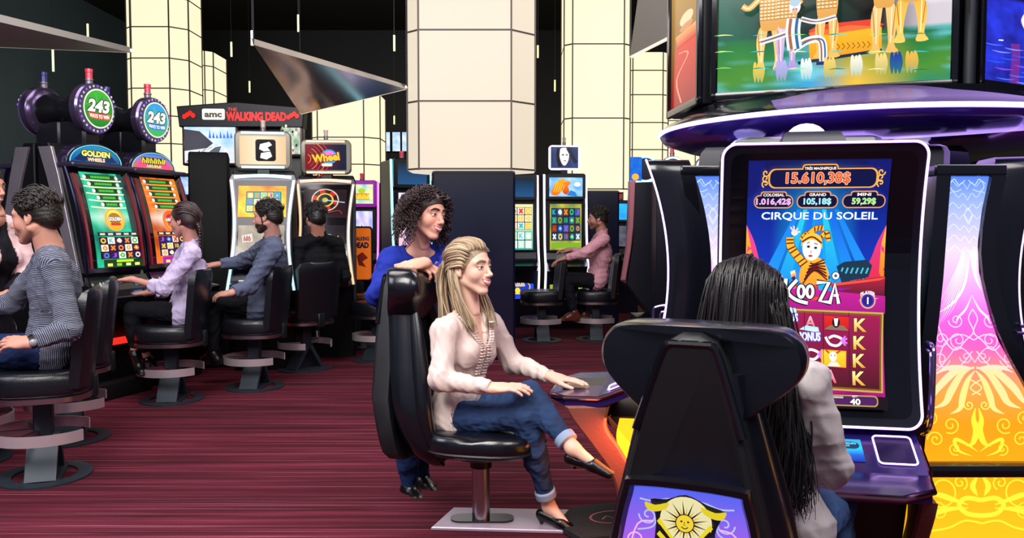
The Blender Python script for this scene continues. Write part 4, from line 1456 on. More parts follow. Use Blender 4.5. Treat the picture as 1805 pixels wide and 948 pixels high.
def tall_machine(loc, rz, label, arts, titles, accent, beac):
    """tall upright game with bowed screen, arched title glass and a round topper; faces -Y locally"""
    root = empty('slot_machine', loc, rz, label, 'slot machine', 'tall upright slot machines with round 243 toppers')
    # bowed screen: y offset as a function of height
    Y0 = lambda z: -.10 + .23 * (max(0, z - .86) / .98) ** 1.2 - .04 * math.sin(PI * min(1, max(0, (z - .86) / .98)))
    # body
    b = MB()
    prof = [(-.02, 0), (-.06, .30), (-.10, .62), (-.14, .84)] + [(Y0(z) + .035, z) for z in np.linspace(.88, 1.76, 8)] + [(.20, 1.86), (.30, 1.86), (.30, 1.70), (.30, 0)]
    b.prism(prof, -.29, .29, 'YZ', bev=.008)
    b.build('cabinet_body', mat('cab_black', '#07090d', .5, spec=.25), root, smooth=20)
    for sx in (-1, 1):
        q = MB()
        q.prism([(-.09, .84), (-.02, .84), (.20, 1.62), (.27, 1.83), (.15, 1.83), (.09, 1.62)], sx * .285, sx * .312, 'YZ', bev=.003)
        q.build('side_trim', silver, root)
    rows = []
    for z in np.linspace(.93, 1.68, 14):
        rows.append([(-.285, Y0(z) - .03, z), (.285, Y0(z) - .03, z), (.285, Y0(z) + .05, z), (-.285, Y0(z) + .05, z)])
    MB().slab(rows).build('screen_surround', mat('surround_gloss', '#0b0a12', .14, coat=.5), root, smooth=30)
    for sx in (-1, 1):
        MB().tube([(sx * .255, Y0(z) - .033, z) for z in np.linspace(.96, 1.64, 12)], .011, 6).build('red_light', mat('red_dim', '#30060e', .3, em='#c0203a', es=.32), root)
        MB().tube([(sx * .287, Y0(z) - .02, z) for z in np.linspace(.92, 1.69, 12)], .012, 8).build('edge_trim', mat('edge_violet', '#1c1430', .15, .6), root)
    cv = Canvas(0, 0, 100, 200, .40, .69, .965, fn=lambda x, y, z: (x, Y0(z) - .033 + y, z), step=.0007, maxe=22)
    arts(cv)
    cv.build('main_screen', art_hot, root)
    # arched title glass
    pa = arc(0, 1.72, .27, 0, 180, 20, .155)
    MB().prism([(x, z) for x, z in pa], .0, .12, 'XZ', bev=.006).mv(Matrix.Translation((0, .06, 0))).build('arch_housing', mat('arch_rim', '#2c2440', .2, .5, coat=.4), root)
    ca = Canvas(0, 0, 100, 44, .52, .145, 1.722, fn=lambda x, y, z: (x, .056 + y, z), step=.0007)
    arch_art(ca, *titles[:2], titles[2])
    ca.build('title_glass', art_hot, root)
    MB().box((0, .05, 1.70), (.60, .16, .035), bev=.01).build('ledge', mat('ledge_violet', '#3c3450', .3, .5), root)
    # round topper on a thick tube
    tz = 2.125
    MB().lathe([(0, .0), (.17, .0), (.185, .02), (.185, .07), (.165, .09), (.12, .10)], c=(0, .04, tz), n=40, axis='Y').build('topper_ring', mat('topper_rim', '#6a5c80', .2, .8), root)
    MB().lathe([(.12, .03), (.13, .12), (.10, .2), (.10, .26)], c=(0, .07, tz), n=24, axis='Y').build('topper_barrel', mat('barrel', '#0c0d12', .35), root)
    MB().box((0, .2, 1.94), (.16, .24, .2), bev=.02).build('topper_stand', black, root)
    cd = Canvas(0, 0, 100, 100, .36, .36, tz - .18, fn=lambda x, y, z: (x, .038 + y, z), step=.0007)
    disc_art(cd, *titles[3])
    cd.build('topper_picture', art_hot, root)
    beacon(root, 0, .1, tz + .175, beac)
    # console
    MB().slab([[(-.28, .0, .90), (.28, .0, .90), (.28, .0, .78), (-.28, .0, .78)], [(-.28, -.12, .90), (.28, -.12, .90), (.28, -.12, .78), (-.28, -.12, .78)], [(-.29, -.18, .80), (.29, -.18, .80), (.29, -.16, .70), (-.29, -.16, .70)], [(-.28, -.36, .76), (.28, -.36, .76), (.27, -.32, .68), (-.27, -.32, .68)]]).build('console', mat('console_black', '#0b0d14', .18, coat=.5), root, smooth=15)
    MB().tube([(-.27, -.15, .86), (-.27, -.17, .80), (-.28, -.35, .765), (.28, -.35, .765), (.27, -.17, .80), (.27, -.15, .86)], .006, 6).build('console_trim', steel, root)
    cb = Canvas(0, 0, 100, 20, .5, .07, .81, fn=lambda x, y, z: (x, -.157 + (.86 - z) * -.3 + y * .5, z), step=.001)
    for k in range(2):
        cb.ell(8 + k * 6, 10, 2.4, 5, '#c8c8d0')
    cb.rr(74, 3, 92, 16, 2, '#4a9af0')
    cb.rr(76, 5, 90, 9, 1, '#c8e0ff')
    cb.build('button_row', art, root)
    MB().box((0, -.13, .42), (.46, .03, .05), bev=.01).build('coin_light', mat('red_glow', '#801010', .3, em='#ff2a20', es=1.3), root)
    MB().box((0, .07, .06), (.6, .44, .12), bev=.01).build('plinth', mat('plinth', '#16161c', .5, .3), root)
    return root


def bankrot(nx, ny):
    """rotation that turns a machine's front (-Y) towards the direction nx, ny"""
    return math.atan2(ny, nx) + PI / 2


AV = bankrot(.95, -.31)
tall_machine((-3.02, 6.30, 0), AV, 'tall slot machine with a green GOLDEN screen and a green round 243 topper', lambda c: golden_art(c), ('GOLDEN', 'WHEELS', ('#1c8ac0', '#1a4a8a', '#0c2a5a'), ('#3fae3a', '#1c7a2a', 'WAYS TO WIN')), 'green', bred)
tall_machine((-2.88, 6.98, 0), AV, 'tall slot machine with an orange screen and a blue-green 243 topper', lambda c: golden_art(c, '#f0782a', '#8a1c10', '#f06a2a', 1), ('HOT', 'WHEELS', ('#2a7ae0', '#d86a20', '#e84a8a'), ('#2a9ae0', '#3fae3a', 'WAYS TO WIN')), 'orange', bred)
blank = lambda c: c.bg(lambda u, v: mix('#0a2030', '#205080', v), 2, 4)
tall_machine((-3.62, 6.50, 0), AV + PI, 'dark tall slot machine seen from behind, back of its round topper showing, far left', blank, ('GOLDEN', 'WHEELS', ('#1c8ac0', '#1a4a8a', '#0c2a5a'), ('#3fae3a', '#1c7a2a', 'WAYS TO WIN')), 'green', bblue)
tall_machine((-3.47, 7.18, 0), AV + PI, 'dark tall slot machine seen from behind, its blue beacon between the two lit 243 discs', blank, ('HOT', 'WHEELS', ('#1c8ac0', '#1a4a8a', '#0c2a5a'), ('#3fae3a', '#1c7a2a', 'WAYS TO WIN')), 'green', bblue)


# cabinets with a bowed, edge-lit front and a screen topper
def bowed_machine(loc, rz, label, edge, art1, art2, topart, s=1.0, group='bowed slot machines in the middle distance', topz=1.93, top=True, tw=.42, sides='#12131a', w_=.56, bell=None):
    root = empty('slot_machine', loc, rz, label, 'slot machine', group)
    Y0 = lambda z: -.16 + .10 * math.cos((z - .8) / 1.0 * PI * .9) * -1 + .12 * (z - .8)
    prof = [(.02, 0), (.0, .4), (-.08, .74)] + [(Y0(z) + .04, z) for z in np.linspace(.80, 1.70, 8)] + [(.10, 1.75), (.42, 1.72), (.46, 0)]
    MB().prism(prof, -w_ / 2 + .02, w_ / 2 - .02, 'YZ', bev=.01).build('cabinet_body', mat('cab_black', '#07090d', .5, spec=.25), root, smooth=20)
    fr = MB()
    o, rim = [], []
    for z in np.linspace(.72, 1.66, 16):
        t = (z - .72) / .94
        hw = w_ / 2 - .045 * math.sin(PI * t) + .01 * (1 - t)
        rim.append((hw, z))
    rows = [[(-h, Y0(z), z), (h, Y0(z), z), (h, Y0(z) + .06, z), (-h, Y0(z) + .06, z)] for h, z in rim]
    h, z = rim[-1]
    rows.append([(-h + .02, Y0(z + .05) + .01, z + .05), (h - .02, Y0(z + .05) + .01, z + .05), (h - .02, Y0(z) + .07, z + .05), (-h + .02, Y0(z) + .07, z + .05)])
    MB().slab(rows).build('screen_frame', mat('frame_silver', '#5c5a62', .3, .6), root, smooth=30)
    for sx in (-1, 1):
        MB().tube([(sx * (h_ - .018), Y0(z_) - .004, z_) for h_, z_ in rim], .012, 6).build('edge_light', edge, root)
    MB().tube([(x, Y0(1.69) + .002, 1.685 + .015 * math.cos(x / .24 * 1.5)) for x in np.linspace(-h + .04, h - .04, 8)], .016, 6).build('top_light', edge, root)
    gl = MB()
    for i in range(len(rim) - 1):
        (h1, z1), (h2, z2) = rim[i], rim[i + 1]
        if z1 > .84:
            gl.add([(-h1 + .04, Y0(z1) - .003, z1), (h1 - .04, Y0(z1) - .003, z1), (h2 - .04, Y0(z2) - .003, z2), (-h2 + .04, Y0(z2) - .003, z2)], [(0, 1, 2, 3)])
    gl.build('screen_glass', mat('screen_glass', '#07080f', .12, coat=.2), root)
    c1 = Canvas(0, 0, 100, 70, .40, .27, 1.34, fn=lambda x, y, z: (x, Y0(z) - .006 + y, z), step=.0008, maxe=18)
    art1(c1)
    c1.build('upper_screen', art_hot, root)
    c2 = Canvas(0, 0, 100, 70, .38, .30, .97, fn=lambda x, y, z: (x, Y0(z) - .006 + y, z), step=.0008, maxe=18)
    art2(c2)
    c2.build('lower_screen', art, root)
    MB().slab([[(-.25, -.05, .86), (.25, -.05, .86), (.25, -.05, .74), (-.25, -.05, .74)], [(-.25, -.20, .82), (.25, -.20, .82), (.25, -.18, .72), (-.25, -.18, .72)], [(-.24, -.36, .78), (.24, -.36, .78), (.23, -.33, .70), (-.23, -.33, .70)]]).build('console', mat('console_black', '#0b0d14', .18, coat=.5), root, smooth=15)
    for k in range(3):
        MB().box((-.14 + .14 * k, -.25, .805), (.08, .05, .012), bev=.005).build('play_button', mat('button_lit', '#d8dce4', .3, em='#dfe8f0', es=.4), root)
    if bell:
        cb = Canvas(0, 0, 100, 50, .4, .26, .42, fn=lambda x, y, z: (x, -.10 + y + (.7 - z) * .2, z), step=.001)
        bell(cb)
        cb.build('belly_glass', art, root)
    if top:
        t = empty('topper', (0, .06, topz - .17))
        t.parent = root
        q = MB()
        q.prism(rrect(-tw / 2 - .03, 0, tw / 2 + .03, .33, .05), .0, .08, 'XZ', bev=.012)
        q.build('topper_frame', mat('topper_frame', '#8f8c80', .25, .6), t)
        MB().box((0, .06, -.05), (.12, .08, .14), bev=.01).build('topper_stand', black, t)
        ct = Canvas(0, 0, 100, 70, tw - .03, .245, .04, fn=lambda x, y, z: (x, -.003 + y, z), step=.0008)
        topart(ct)
        ct.build('topper_screen', art_hot, t)
        for zz in (.016, .312):
            MB().tube([(-tw / 2 + .03, -.004, zz), (tw / 2 - .03, -.004, zz)], .011, 6).build('light_bar', edge, t)
        beacon(t, 0, .04, .33, bclear, .8)
    return root


def hand_art(cv):
    cv.bg(lambda u, v: mix('#e8b888', '#f8e0c0', 1 - abs(u - .45) * 1.6), 8, 4)
    cv.rr(34, 8, 78, 62, 6, '#2a1c14')
    cv.rr(36, 10, 76, 60, 5, '#0c0a0a')
    cv.poly([(44, 20), (64, 14), (70, 22), (60, 28), (66, 36), (52, 38), (42, 32)], '#ffffff')
    cv.poly([(46, 42), (66, 38), (70, 50), (58, 58), (44, 54)], '#f2f2f2')


def flame_grid(cv):
    cv.bg(lambda u, v: mix('#f2441c', '#f8d824', min(1, v * .4 + nz(u * 2, v * 2) * .9)), 16, 10)
    cv.rr(16, 12, 90, 60, 3, '#2a8a8a')
    reels(cv, 18, 14, 88, 58, 5, 3, ['#f2c23a', '#35b8a8', '#e8e0b0'], 2)


def tan_art(cv):
    cv.bg(lambda u, v: mix('#8a7a68', '#d8ccb8', nz(u * 3, v * 2)), 10, 8)
    cv.poly([(8, 20), (30, 16), (32, 32), (10, 34)], '#f4ece4')
    cv.scrawl('', 20, 26, 10, '#c81c1c', 16)
    cv.poly([(30, 44), (96, 38), (96, 70), (30, 70)], '#a8a090')
    cv.poly([(58, 14), (70, 10), (78, 30), (66, 40)], '#4a9a5a')
    cv.ell(84, 28, 7, 12, '#f0e0a0')


def wheel_art(cv):
    cv.bg(lambda u, v: mix('#141018', '#2c1418', nz(u * 2, v * 2)), 6, 6)
    cv.ell(50, 26, 32, 28, '#d8c8b0', 30)
    for k in range(12):
        a = k * PI / 6
        cv.poly([(50, 26), (50 + 30 * math.cos(a), 26 + 26 * math.sin(a)), (50 + 30 * math.cos(a + PI / 6), 26 + 26 * math.sin(a + PI / 6))], ['#c81c1c', '#181418'][k % 2])
    cv.ell(50, 26, 20, 17, '#e8c03a', 24)
    cv.ell(50, 26, 16, 14, '#1c1a1a', 20)
    cv.ell(50, 26, 7, 6, '#b8b04a', 12)
    cv.stroke([(50, 26), (96, 32)], 2, '#9ad8f8')
    cv.stroke([(40, 62), (80, 52), (90, 60)], 1.5, '#b83a2a', 4)


def night_art(cv):
    cv.bg(lambda u, v: mix('#120e14', '#2c2430', nz(u * 3, v * 3)), 6, 6)
    cv.poly([(50, 26), (66, 20), (78, 40), (70, 64), (52, 60)], '#c8a0e8')
    cv.poly([(66, 44), (84, 22), (96, 56), (72, 66)], '#f8e04a')
    cv.ell(62, 26, 8, 7, '#8ae08a')
    cv.poly([(20, 40), (40, 34), (44, 60), (16, 66)], '#5a2a4a')


def wheeltitle_art(cv):
    cv.bg(lambda u, v: mix('#7a1420', '#0a1430', min(1, u * 1.2)), 8, 4)
    for k in range(6):
        cv.stroke(arc(0, 40, 14 + k * 9, -60, 60, 10), 2.0, ['#e87a2a', '#c81c3a'][k % 2])
    cv.ell(58, 34, 20, 20, '#3a9ae0')
    cv.ell(58, 30, 14, 12, '#f07ac8')
    cv.text('Wheel', 50, 36, 22, '#ffc83a', 66, .04, '#8a3a10', 2.0, rot=-.12)
    cv.rr(40, 52, 66, 60, 3, '#f2e8d0')


glow_teal = mat('edge_teal', '#ffffff', .4, em='#8fe6f0', es=1.3)
glow_orange = mat('edge_orange', '#ffffff', .4, em='#f0a860', es=1.2)
glow_pink = mat('edge_pink', '#ffffff', .4, em='#e85ae0', es=1.0)
glow_lilac = mat('edge_lilac', '#ffffff', .4, em='#e4d8ff', es=1.8)

bowed_machine((-2.16, 7.40, 0), .18, 'teal-lit slot machine with an orange grid screen, in front of the man in grey', glow_teal, flame_grid, tan_art, hand_art)
bowed_machine((-1.78, 8.15, 0), .12, 'orange-lit slot machine with a roulette-like wheel screen, in front of the man in black', glow_orange, wheel_art, night_art, wheeltitle_art)
side = MB().prism([(-.20, 0), (-.22, .8), (-.05, 1.86), (.0, 1.93), (.62, 1.93), (.66, 1.8), (.66, 0)], -.17, .17, 'YZ', bev=.012).build('machine_end_cabinet', mat('end_black', '#05070b', .6, spec=.15), loc=(-2.74, 7.72, 0), rot=(0, 0, .3))
tag(side, 'tall plain black cabinet closing the row left of the teal-lit machine', 'cabinet')

# big illuminated sign with two wide screens
sg = empty('illuminated_sign', (-2.78, 8.75, 0), .06, 'wide sign reading AMC THE WALKING DEAD above two wide screens', 'sign')
s = FPX / 8.75
wS = (535 - 318) / s
z0, z1 = HC + (397 - 222) / s, HC + (397 - 190) / s
cvx = lambda px: (px - 426) / s
MB().prism([(cvx(322), z0 - .02), (cvx(318), z1), (cvx(420), z1 + .05), (cvx(538), z1), (cvx(535), z0 - .02)], 0, .22, 'XZ', bev=.01).build('sign_box', black, sg)
ct = Canvas(318, 186, 538, 224, 220 / s, 38 / s, HC + (397 - 224) / s, fn=lambda x, y, z: (x, -.004 + y, z), xc=cvx(428), step=.0012)
ct.rr(362, 194, 401, 213, 3, '#f2efe4')
ct.text('amc', 381, 205, 8, '#5a5248', 30, .045)
ct.text('THE', 414, 195, 6, '#e8281c', 16, .03)
ct.text('WALKING DEAD', 455, 207, 16, '#ff2a1c', 104, .06)
for x in (338, 517):
    for k in range(4):
        ct.ell(x - 6 + k * 5, 208 - k * 3 % 7, 4, 4.5, '#e0281c', 9)
ct.build('sign_lettering', art_hot, sg)
for a, b, y1, fn_ in ((330, 418, 288, 0), (498, 530, 272, 1)):
    zb = HC + (397 - y1) / s
    hh = (y1 - 219) / s
    cxm = cvx((a + b) / 2)
    MB().box((cxm, .09, zb + hh / 2), ((b - a) / s + .05, .14, hh + .05), bev=.01).build('screen_casing', mat('casing_brown', '#3a1c18', .3, coat=.3), sg)
    cc = Canvas(0, 0, 100, 80, (b - a) / s, hh, zb, xc=cxm, fn=lambda x, y, z: (x, .012 + y, z), step=.0012)
    if fn_ == 0:
        cc.bg(lambda u, v: mix('#f2f6ff', '#8ac0f8', nz(u * 2, v * 2)) if v < .6 else mix('#c8d0d8', '#e8ecf0', nz(u * 6, v * 9)), 16, 12)
        cc.poly([(0, 12), (30, 16), (56, 40), (44, 50), (0, 56)], '#3a3a42')
        cc.poly([(20, 80), (60, 48), (72, 46), (60, 80)], '#5a6068')
        for k in range(8):
            cc.stroke([(4 + k * 5, 78 - k * 3), (30 + k * 6, 56 - k * 2)], 1.8, ['#22262e', '#f4f6f8'][k % 2])
        for k in range(7):
            cc.poly([(48 + k * 7, 30), (50 + k * 7, 12 + (k * 5) % 12), (53 + k * 7, 30)], '#2a6ad8')
    else:
        cc.bg(lambda u, v: mix('#e8f4e0', '#2a5a3a', nz(u * 3, v * 3, 2)), 12, 12)
        for k in range(22):
            cc.ell((k * 37) % 92 + 4, (k * 23) % 74 + 3, 6, 4, ['#0e1a12', '#f4fff0', '#7ab86a', '#c84a3a'][k % 4], 8)
    cc.build('wide_screen', art_hot, sg)
MB().box((cvx(455), .15, 1.2), (.9, .12, 2.4), bev=.02).build('sign_support', black, sg)
MB().box((cvx(345), .15, .9), (.10, .12, 1.8), bev=.02).build('sign_support', black, sg)


# smaller distant machines
def small_machine(loc, rz, label, c1, c2, frame, group, belly=None, w_=.5, zt=1.72, two=True, edge=None, topper=None, sd=0):
    root = empty('slot_machine', loc, rz, label, 'slot machine', group)
    MB().prism([(.06, 0), (.02, .5), (-.05, .72), (.10, 1.0), (.12, zt), (.5, zt), (.5, 0)], -w_ / 2, w_ / 2, 'YZ', bev=.012).build('cabinet_body', mat('cab_navy', '#0c0f1c', .35), root, smooth=20)
    fm = MB()
    hz = zt - .30
    fm.prism(rrect(-w_ / 2 + .005, hz - .01, w_ / 2 - .005, zt + .01, .03), .04, .13, 'XZ', bev=.01)
    fm.build('upper_frame', frame, root)
    MB().prism(rrect(-w_ / 2 + .005, .94, w_ / 2 - .005, hz - .03, .03), .05, .13, 'XZ', bev=.01).build('lower_frame', mat('cab_navy', '#0c0f1c', .35), root)
    a = Canvas(0, 0, 100, 60, w_ - .09, .23, hz + .03, fn=lambda x, y, z: (x, .037 + y, z), step=.001)
    c1(a)
    a.build('upper_screen', art_hot, root)
    b = Canvas(0, 0, 100, 90, w_ - .11, hz - .03 - .94 - .06, .97, fn=lambda x, y, z: (x, .047 + y, z), step=.001)
    c2(b)
    b.build('lower_screen', art_hot, root)
    MB().slab([[(-w_ / 2, .10, .88), (w_ / 2, .10, .88), (w_ / 2, .10, .74), (-w_ / 2, .10, .74)], [(-w_ / 2, -.10, .82), (w_ / 2, -.10, .82), (w_ / 2, -.08, .72), (-w_ / 2, -.08, .72)], [(-w_ / 2 + .03, -.24, .78), (w_ / 2 - .03, -.24, .78), (w_ / 2 - .04, -.22, .72), (-w_ / 2 + .04, -.22, .72)]]).build('console', mat('console_black', '#0b0d14', .18, coat=.5), root, smooth=15)
    if edge:
        for sx in (-1, 1):
            MB().tube(cr([(sx * (w_ / 2 + .01), .10, zt), (sx * (w_ / 2 + .01), .06, 1.3), (sx * (w_ / 2 + .01), .02, 1.0), (sx * (w_ / 2 + .01), -.06, .72), (sx * (w_ / 2 + .01), .02, .4)], 4), .014, 6).build('edge_light', edge, root)
    if belly:
        c = Canvas(0, 0, 100, 60, w_ - .1, .28, .36, fn=lambda x, y, z: (x, .0 + y + (.64 - z) * .05, z), step=.001)
        belly(c)
        c.build('belly_glass', art_hot, root)
    if topper:
        t = empty('topper', (0, .15, zt + .06))
        t.parent = root
        MB().prism(rrect(-.19, 0, .19, .30, .04), 0, .07, 'XZ', bev=.01).build('topper_frame', glow_lilac if topper[1] else frame, t)
        c = Canvas(0, 0, 100, 80, .34, .26, .02, fn=lambda x, y, z: (x, -.003 + y, z), step=.001)
        topper[0](c)
        c.build('topper_screen', art_hot, t)
        MB().box((0, .04, -.04), (.08, .05, .1)).build('topper_stand', black, t)
        beacon(t, 0, .03, .30, bclear, .8)
    else:
        beacon(root, -.03, .3, zt, bred, .9)
    return root


def yel_art(cv):
    cv.bg(lambda u, v: mix('#3ab8d8', '#f8f0a0', nz(u * 2, v * 2) * 1.2), 8, 6)
    cv.ell(50, 20, 16, 8, '#a8c82a')
    cv.scrawl('', 52, 38, 16, '#ffe84a', 60, .04, '#d87a1a', 2)


def white_art(cv):
    cv.bg(lambda u, v: mix('#f6f2ff', '#8a8ae0', nz(u * 3, v * 3, 4)), 12, 12)
    cv.poly([(46, 30), (52, 36), (62, 60), (76, 66), (56, 68), (48, 50)], '#2c1c3a')
    for k in range(8):
        cv.ell((k * 31) % 80 + 10, (k * 47) % 60 + 12, 6, 5, ['#b8d8f8', '#e8a8e0', '#ffffff'][k % 3], 8)
    cv.poly([(60, 76), (96, 74), (96, 90), (60, 90)], '#e8d86a')


def pinkblue_art(cv):
    cv.bg(lambda u, v: mix('#e8dcf4', '#f4b8c8', v), 6, 8)
    cv.poly(cr([(30, 12), (50, 6), (64, 16), (56, 34), (70, 60), (48, 84), (26, 70), (34, 40)], 3, True), '#4a5ae0', '#7a3ac8')
    cv.ell(46, 24, 10, 9, '#9ac0ff')


def bird_art(cv):
    cv.bg(lambda u, v: mix('#bfe6ff', '#3a9ae8', nz(u * 2, v * 2)), 10, 8)
    cv.poly(cr([(6, 52), (14, 24), (30, 8), (44, 4), (48, 22), (40, 40), (24, 56)], 4, True), '#f8a81c', '#e86a14')
    cv.poly(cr([(36, 36), (46, 14), (60, 12), (64, 20), (56, 28), (60, 44), (48, 54)], 4, True), '#f28a1c', '#c83a1c')
    for k in range(5):
        cv.stroke([(14 + k * 6, 46), (22 + k * 6, 14 + k * 2)], 1.6, '#ffd84a')
    cv.poly([(52, 56), (64, 40), (78, 46), (84, 60)], '#2a7ac8')
    cv.ell(84, 22, 10, 7, '#ffffff')


def grid_art(cv):
    cv.bg(lambda u, v: mix('#d8c83a', '#2a6a4a', nz(u * 3, v * 3)), 8, 8)
    reels(cv, 4, 8, 96, 72, 5, 4, ['#1c3a6a', '#2a5a8a', '#6a3a1c'], 5)
    cv.poly([(4, 76), (96, 76), (96, 86), (4, 86)], '#7aa82a')


def face_art(cv):
    cv.bg(lambda u, v: mix('#1c2440', '#3a4a7a', nz(u * 2, v)), 6, 6)
    cv.poly(cr([(34, 8), (56, 4), (66, 20), (64, 50), (52, 70), (40, 62), (32, 36)], 4, True), '#f8ece8')
    cv.stroke([(28, 6), (26, 40), (34, 74)], 12, '#141420', 4)
    cv.stroke([(62, 4), (76, 30), (92, 60)], 14, '#202438', 4)
    cv.ell(44, 30, 5, 2.6, '#2a3040', 10)
    cv.ell(58, 30, 4, 2.6, '#2a3040', 10)
    cv.ell(51, 52, 6, 2.4, '#d86a7a', 10)


def green_art(cv):
    cv.bg(lambda u, v: mix('#e8f04a', '#2a7a2a', nz(u * 3, v * 3)), 8, 6)
    cv.ell(50, 30, 14, 18, '#e8e8e0')
    cv.ell(50, 24, 7, 6, '#1c1c1c')
    cv.poly([(28, 60), (44, 40), (60, 42), (72, 60)], '#2c4a8a')


def bluebelly_art(cv):
    cv.bg(lambda u, v: mix('#1c2ac8', '#2a5af0', nz(u * 2, v * 2)), 6, 6)
    cv.ell(50, 28, 40, 20, '#e8c83a')
    cv.ell(50, 28, 37, 17, '#2438b0')
    cv.scrawl('', 50, 22, 10, '#ffe88a', 46, .04)
    cv.ell(50, 38, 8, 8, '#ffd83a')


def teal_reels(cv):
    cv.bg(lambda u, v: mix('#e8e0a0', '#2ac8b8', v), 4, 6)
    reels(cv, 4, 6, 96, 50, 4, 3, ['#f0e8d0', '#f8d8a0'], 1)
    reels(cv, 4, 54, 96, 88, 4, 2, ['#d8f0e8', '#a8e8d8'], 3)


fp = mat('frame_magenta', '#6a1a6a', .25, .4, em='#c83ad8', es=.35)
GA = 'distant slot machines beside the leftmost big columns'
small_machine((-1.80, 10.2, 0), .05, 'pink-lit slot machine with white lower screen, just left of the standing woman', yel_art, white_art, fp, GA, edge=glow_pink, w_=.36, zt=1.80)
small_machine((-1.06, 9.2, 0), math.radians(26), 'slot machine with a teal edge line, partly behind the curly-haired woman', lambda c: blank(c), pinkblue_art, mat('cab_navy', '#0c0f1c', .35), GA, edge=cyan_glow, w_=.42, zt=1.98)
small_machine((-1.06, 11.0, 0), 0, 'slot machine whose small top screen shows orange figures, left of the big column', lambda c: (c.bg(lambda u, v: mix('#8a1c10', '#e8d0b0', nz(u * 3, v * 2)), 6, 6), c.scrawl('', 50, 44, 14, '#ffffff', 50, .04)), pinkblue_art, mat('cab_navy', '#0c0f1c', .35), GA, w_=.5, zt=2.12)
small_machine((.66, 10.35, 0), math.radians(6), 'slot machine with a golden bird screen and a pale face topper', bird_art, grid_art, mat('cab_navy', '#0c0f1c', .35), 'distant slot machines between the two big columns', belly=green_art, edge=glow_lilac, w_=.50, zt=1.89, topper=(face_art, True))
small_machine((.07, 10.5, 0), math.radians(6), 'slot machine with a gold and blue belly glass at the foot of the big column', blank, teal_reels, mat('cab_navy', '#0c0f1c', .35), 'distant slot machines between the two big columns', belly=bluebelly_art, edge=glow_lilac, w_=.50, zt=1.89)
small_machine((1.62, 12.2, 0), 0, 'slot machine with a bright blue screen, right of the second column', lambda c: c.bg(lambda u, v: mix('#1c8ae8', '#3ac8f0', nz(u * 2, v * 2)), 6, 6), lambda c: (c.bg(lambda u, v: mix('#6a6a7a', '#2a2a3a', nz(u * 3, v * 3)), 6, 6)), mat('cab_navy', '#0c0f1c', .35), 'distant slot machines right of the second column', w_=.4, zt=1.62)
small_machine((-4.25, 11.3, 0), .1, 'small blue-lit slot machine glimpsed between the orange machine and the black end cabinet', lambda c: (c.bg(lambda u, v: mix('#e8f0ff', '#3a8ae8', nz(u * 2, v * 2)), 6, 6)), teal_reels, mat('cab_navy', '#0c0f1c', .35), GA, w_=.4, zt=1.95)

# row of bright posters far behind, left of the big column
for k, px in enumerate((681, 699, 716)):
    p = W(px, 250, 17.3)
    o = MB().box((0, .03, 0), (.175, .12, .40), bev=.005).build('lit_poster', black, loc=(p.x, p.y, p.z), smooth=0)
    tag(o, ['leftmost', 'middle', 'rightmost'][k] + ' of the three pale blue lit posters behind the mirrored sail', 'poster', 'pale blue lit posters in the distance')
    c = Canvas(0, 0, 100, 200, .155, .38, -.19, fn=lambda x, y, z: (x, -.032 + y, z))
    c.bg(lambda u, v, k=k: mix('#e8f0fa', '#8ab8e0', nz(u + k, v * 3, k)), 6, 12)
    c.build('poster_face', art_hot, o)

# machines behind the island on its left: a pale-edged cabinet with a round cyan topper
g = empty('slot_machine', (1.42, 8.6, 0), 0, 'pink-edged dark cabinet with a glowing cyan ring on top, left of the island', 'slot machine')
sG = FPX / 8.6
gx = lambda px: (px - 1150) / sG
gz = lambda py: HC + (397 - py) / sG
MB().prism([(gx(1118), gz(322)), (gx(1215), gz(318)), (gx(1215), gz(560)), (gx(1150), gz(560)), (gx(1104), gz(500)), (gx(1114), gz(430))], 0, .5, 'XZ', bev=.01).build('cabinet_body', mat('cab_navy', '#0c0f1c', .35), g)
MB().prism([(gx(1108), gz(320)), (gx(1119), gz(319)), (gx(1116), gz(400)), (gx(1112), gz(440)), (gx(1103), gz(494)), (gx(1096), gz(494)), (gx(1104), gz(440)), (gx(1108), gz(400))], -.02, .10, 'XZ', bev=.008).build('pink_edge', mat('edge_rose', '#b0707c', .35, .3), g)
MB().box((gx(1150), .25, gz(560) / 2), (.3, .5, gz(560))).build('pedestal', mat('cab_navy', '#0c0f1c', .35), g)
MB().lathe([(.0, .02), (.13, .02), (.135, .05), (.12, .09), (0, .09)], c=(gx(1140), .1, gz(297)), n=36, axis='Y').build('topper_disc', navy, g)
MB().tube([(gx(1140) + .125 * math.cos(2 * PI * i / 36), .12, gz(297) + .125 * math.sin(2 * PI * i / 36)) for i in range(36)], .012, 8, closed=True).build('ring_light', cyan_glow, g)
cG = Canvas(0, 0, 100, 100, .12, .24, gz(318), xc=gx(1122), fn=lambda x, y, z: (x, .09 + y, z), step=.001)
cG.bg(lambda u, v: mix('#1c4ac8', '#0c7ad8', nz(u * 2, v * 4)), 6, 8)
cG.ell(46, 84, 30, 14, '#f8b03a')
cG.build('topper_picture', art_hot, g)
